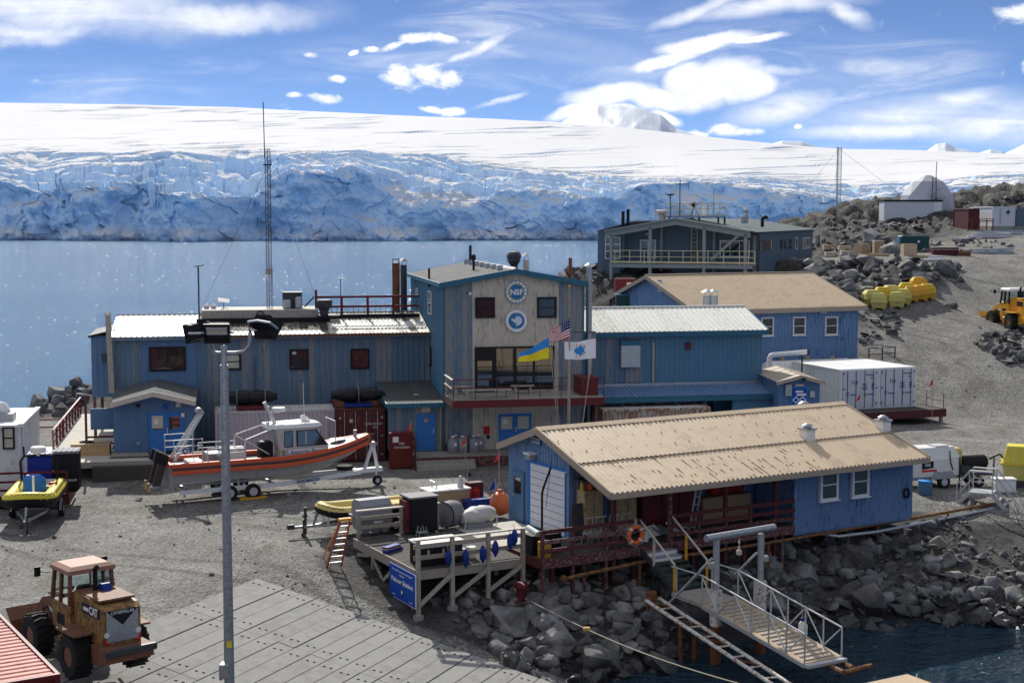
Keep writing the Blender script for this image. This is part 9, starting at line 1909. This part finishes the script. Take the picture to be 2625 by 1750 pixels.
# ---- right-hand yard edge
def right_edge():
 zR = zoomer(2340,1130,285 / 1655)
 p = at(*zR(465,705),z=2.9); th = R(18); t = thing('heater_trailer','white towable heater unit with black and red label','trailer',(p.x,p.y + .1,2.88),th); W_ = .72
 B().loft([[(-1.9,-W_ + .72,.62),(.9,-W_ + .72,.62),(.9,W_ + .72,.62),(-1.9,W_ + .72,.62)],[(-1.9,-W_ + .72,1.35),(.92,-W_ + .72,1.5),(.92,W_ + .72,1.5),(-1.9,W_ + .72,1.35)],[(-1.6,-W_ + .95,2.0),(.7,-W_ + .95,2.0),(.7,W_ + .5,2.0),(-1.6,W_ + .5,2.0)]]).make('housing','heater_white',t)
 bx(t,'rear_tank','rib_old',.5,1.2,.15,1.3,.7,1.9,c=.1); bx(t,'chassis','heater_grey',-2.0,1.4,.1,1.4,.45,.6); B().prism([(-.75,.5),(-.5,.85),(.4,.85),(.65,.5)],-.12,.12,'y').make('mudguard','heater_grey',t); wheel(t,0,.0,.33,.33,.22,'alloy',.55); wheel(t,0,1.45,.33,.33,.22,'alloy',.55); rod(t,'axle','steel_dark',(0,0,.33),(0,1.45,.33),.05); beam(t,'drawbar','heater_grey',(1.3,.72,.5),(2.6,.72,.5),.1); rod(t,'jack','black',(1.5,.1,.02),(1.5,.1,1.35),.05)
 B().add([(-1.25,-.015,1.0),(-.6,-.015,1.05),(-.6,-.015,1.38),(-1.25,-.015,1.33)],[(0,1,2,3)]).make('maker_plate','cat_black',t); text(t,'lettering','ABBI','logo_white',(-.93,-.02,1.19),.2,sx=.85); bx(t,'red_band','flag_signal',-1.25,-.4,-.014,-.002,.86,.97); bx(t,'cover','bag_white',-.3,.45,.3,1.0,2.0,2.06); bx(t,'control_box','sign_blue',-1.5,-1.25,.0,.06,1.5,1.7); tube(t,'hose','black',[(.3,-.02,1.85),(.35,-.03,1.3),(.5,-.03,.9)],.03,5)
 q = at(*zR(205,860),z=2.75); t = thing('drum','tall blue plastic drum at the corner of the boathouse','drum',(q.x,q.y + .3,hgt(q.x,q.y + .3)),0); hh = at(*zR(205,585),Y=q.y + .3).z - hgt(q.x,q.y + .3); B().lathe([(.3,0),(.33,.05),(.33,hh - .08),(.3,hh - .05)],16).make('body','entry_blue',t,smooth=True); B().lathe([(.34,hh - .06),(.34,hh),(.1,hh + .03)],16).make('lid','flag_blue',t)
 q = at(*zR(840,720),z=2.8); t = thing('trailer','black drum trailer with hose reel behind the alloy steps','trailer',(q.x + .3,q.y + .6,hgt(q.x + .3,q.y + .6)),R(10)); B().lathe([(.1,-.8),(.36,-.7),(.38,.5),(.3,.6),(.08,.62)],16,(.1,0,1.15),'x').make('drum','black',t,smooth=True); bx(t,'frame','steel_dark',-.9,1.0,-.4,.4,.55,.65); bx(t,'engine','steel_dark',-.8,-.2,-.35,.35,.65,1.1,c=.05)
 for x in (-.85,.95): beam(t,'leg','black',(x,-.38,0),(x,-.38,1.5),.05)
 for s_ in (-.5,.5): wheel(t,.1,s_,.28,.28,.18)
 tube(t,'hose','black',[(.9,0,1.3),(1.5,.1,1.5),(1.9,.1,1.1),(1.9,.1,.4)],.05,6)
 # steps over the pipe
 a = at(*zR(1000,770),z=3.35); fr = Frame((a.x,a.y),-28); t = thing('steps','alloy crossover steps with handrails over the shore pipes','steps',fr.o,fr.th); zt = 3.35; dep = 1.05
 bx(t,'top_plate','alloy',-.5,.55,0,dep,zt - .08,zt)
 for s_,x0,zb,n in ((-1,-.5,2.7,3),(1,.55,1.95,5)):
  xe = x0 + s_ * (zt - zb) * .85
  for i in range(n): f = (i + 1) / (n + .3); bx(t,'tread','alloy',*sorted((x0 + (xe - x0) * f - .12,x0 + (xe - x0) * f + .12)),.03,dep - .03,zt - (zt - zb) * f - .03,zt - (zt - zb) * f)
  for y in (0,dep):
   beam(t,'stringer','alloy',(x0,y,zt - .05),(xe,y,zb),.05,.2); beam(t,'handrail','alloy',(x0,y,zt + 1.0),(xe,y,zb + .95),.045); beam(t,'post','alloy',(xe,y,zb - .1),(xe,y,zb + .95),.045); beam(t,'post','alloy',(x0,y,zt),(x0,y,zt + 1.0),.045); beam(t,'brace','alloy',(x0,y,zt + .5),(xe,y,zb + .45),.035)
 for y in (0,dep): beam(t,'handrail','white_paint',(-.5,y,zt + 1.0),(.55,y,zt + 1.0),.09,.05); beam(t,'brace','alloy',(-.5,y,zt + .5),(.55,y,zt + .5),.035)
 xe = .55 + (zt - 1.95) * .85; bx(t,'base_slab','concrete',xe - .4,xe + 1.5,-.3,dep + .4,1.3,1.93)
 q = at(*zR(1560,735),z=2.75); t = thing('tote','yellow tote trailer box cut by the right edge of the picture','tote',(q.x + .35,q.y + .5,hgt(q.x + .35,q.y + .5) + .25),R(-20)); B().loft([[(-.75,-.6,.1),(.75,-.6,.1),(.75,.6,.1),(-.75,.6,.1)],[(-.9,-.72,.85),(.9,-.72,.85),(.9,.72,.85),(-.9,.72,.85)]]).make('body','tote_pale',t); bx(t,'rim','tote_yellow',-.98,.98,-.8,.8,.85,.95); B().loft([[(-.88,-.7,.95),(.88,-.7,.95),(.88,.7,.95),(-.88,.7,.95)],[(-.7,-.5,1.75),(.7,-.5,1.75),(.7,.5,1.75),(-.7,.5,1.75)]]).make('lid','rib_yellow',t)
 for i in range(6): x = -.7 + i * .28; B().add([(x - .05,-.715,.96),(x + .05,-.715,.96),(x * .82 + .04,-.52,1.74),(x * .82 - .04,-.52,1.74)],[(0,1,2,3)]).make('lid_rib','tote_pale',t)
 for s_ in (-.6,.6): bx(t,'skid','steel_dark',-1.0,1.0,s_ - .08,s_ + .08,-.25,.1)
 q = at(*zR(1370,830),z=2.7); t = thing('box','white plastic cool box behind the alloy steps','box',(q.x,q.y + .2,hgt(q.x,q.y + .2)),0); bx(t,'body','paper',-.5,.5,-.3,.3,0,.6,c=.04); bx(t,'lid','white_paint',-.53,.53,-.33,.33,.6,.68,c=.02)
 # insulated white pipe by the workshop
 a,b,c_ = at(*zE(1755,560),Y=94.),at(*zE(1755,462),Y=94.),at(*zE(2095,435),Y=96.); t = thing('pipeline','white insulated pipe bending down beside the workshop wall','pipe',(0,0,0),0); tube(t,'pipe','white_paint',[(a.x,a.y,3.),(b.x,b.y,b.z - .2),(b.x + .08,b.y,b.z - .05),(b.x + .25,b.y,b.z),c_,],.17,10); rod(t,'flange','steel_dark',c_,(c_.x + .15,c_.y,c_.z),.24,10); beam(t,'support','steel_dark',(c_.x - .3,c_.y,2.9),(c_.x - .3,c_.y,c_.z - .15),.1)
 q = RF.w(1.0,7.2,RZ); t = thing('tank','long white cylindrical tank lying behind the reefer containers','tank',q,RF.th); B().lathe([(.3,-2.6),(1.0,-2.3),(1.1,-2),(1.1,4.2),(1.0,4.5),(.3,4.8)],16,(0,0,1.45),'x').make('shell','dirty_white',t,smooth=True)
 for x in (-1.5,3.5): bx(t,'saddle','steel_dark',x - .15,x + .15,-.8,.8,-1,.8)
 for x in (-1,1,3): rod(t,'fitting','gold',(x,0,2.5),(x,0,2.75),.12)
right_edge()

# ---- the ship one stands on: out of the picture, seen only in the window panes
def ship():
 t = thing('ship','red ship hull with white superstructure mirrored in the station windows','ship',(0,0,0),0)
 B().loft([[(-40,-4,-2),(26,-4,-2),(34,-12,-2),(26,-20,-2),(-40,-20,-2)],[(-41,-2,8.5),(27,-2,8.5),(38,-11,9.5),(27,-21,8.5),(-41,-21,8.5)]]).make('hull','ship_red',t)
 for k,(x0,x1,z0,z1) in enumerate(((-30,22,8.6,12),(-26,14,12,15))): bx(t,'superstructure','ship_white',x0,x1,-18,-6,z0,z1)
 for i in range(10): bx(t,'porthole','black',-20 + i * 3.4,-18.8 + i * 3.4,-5.99,-5.95,9.6,10.8)
ship()
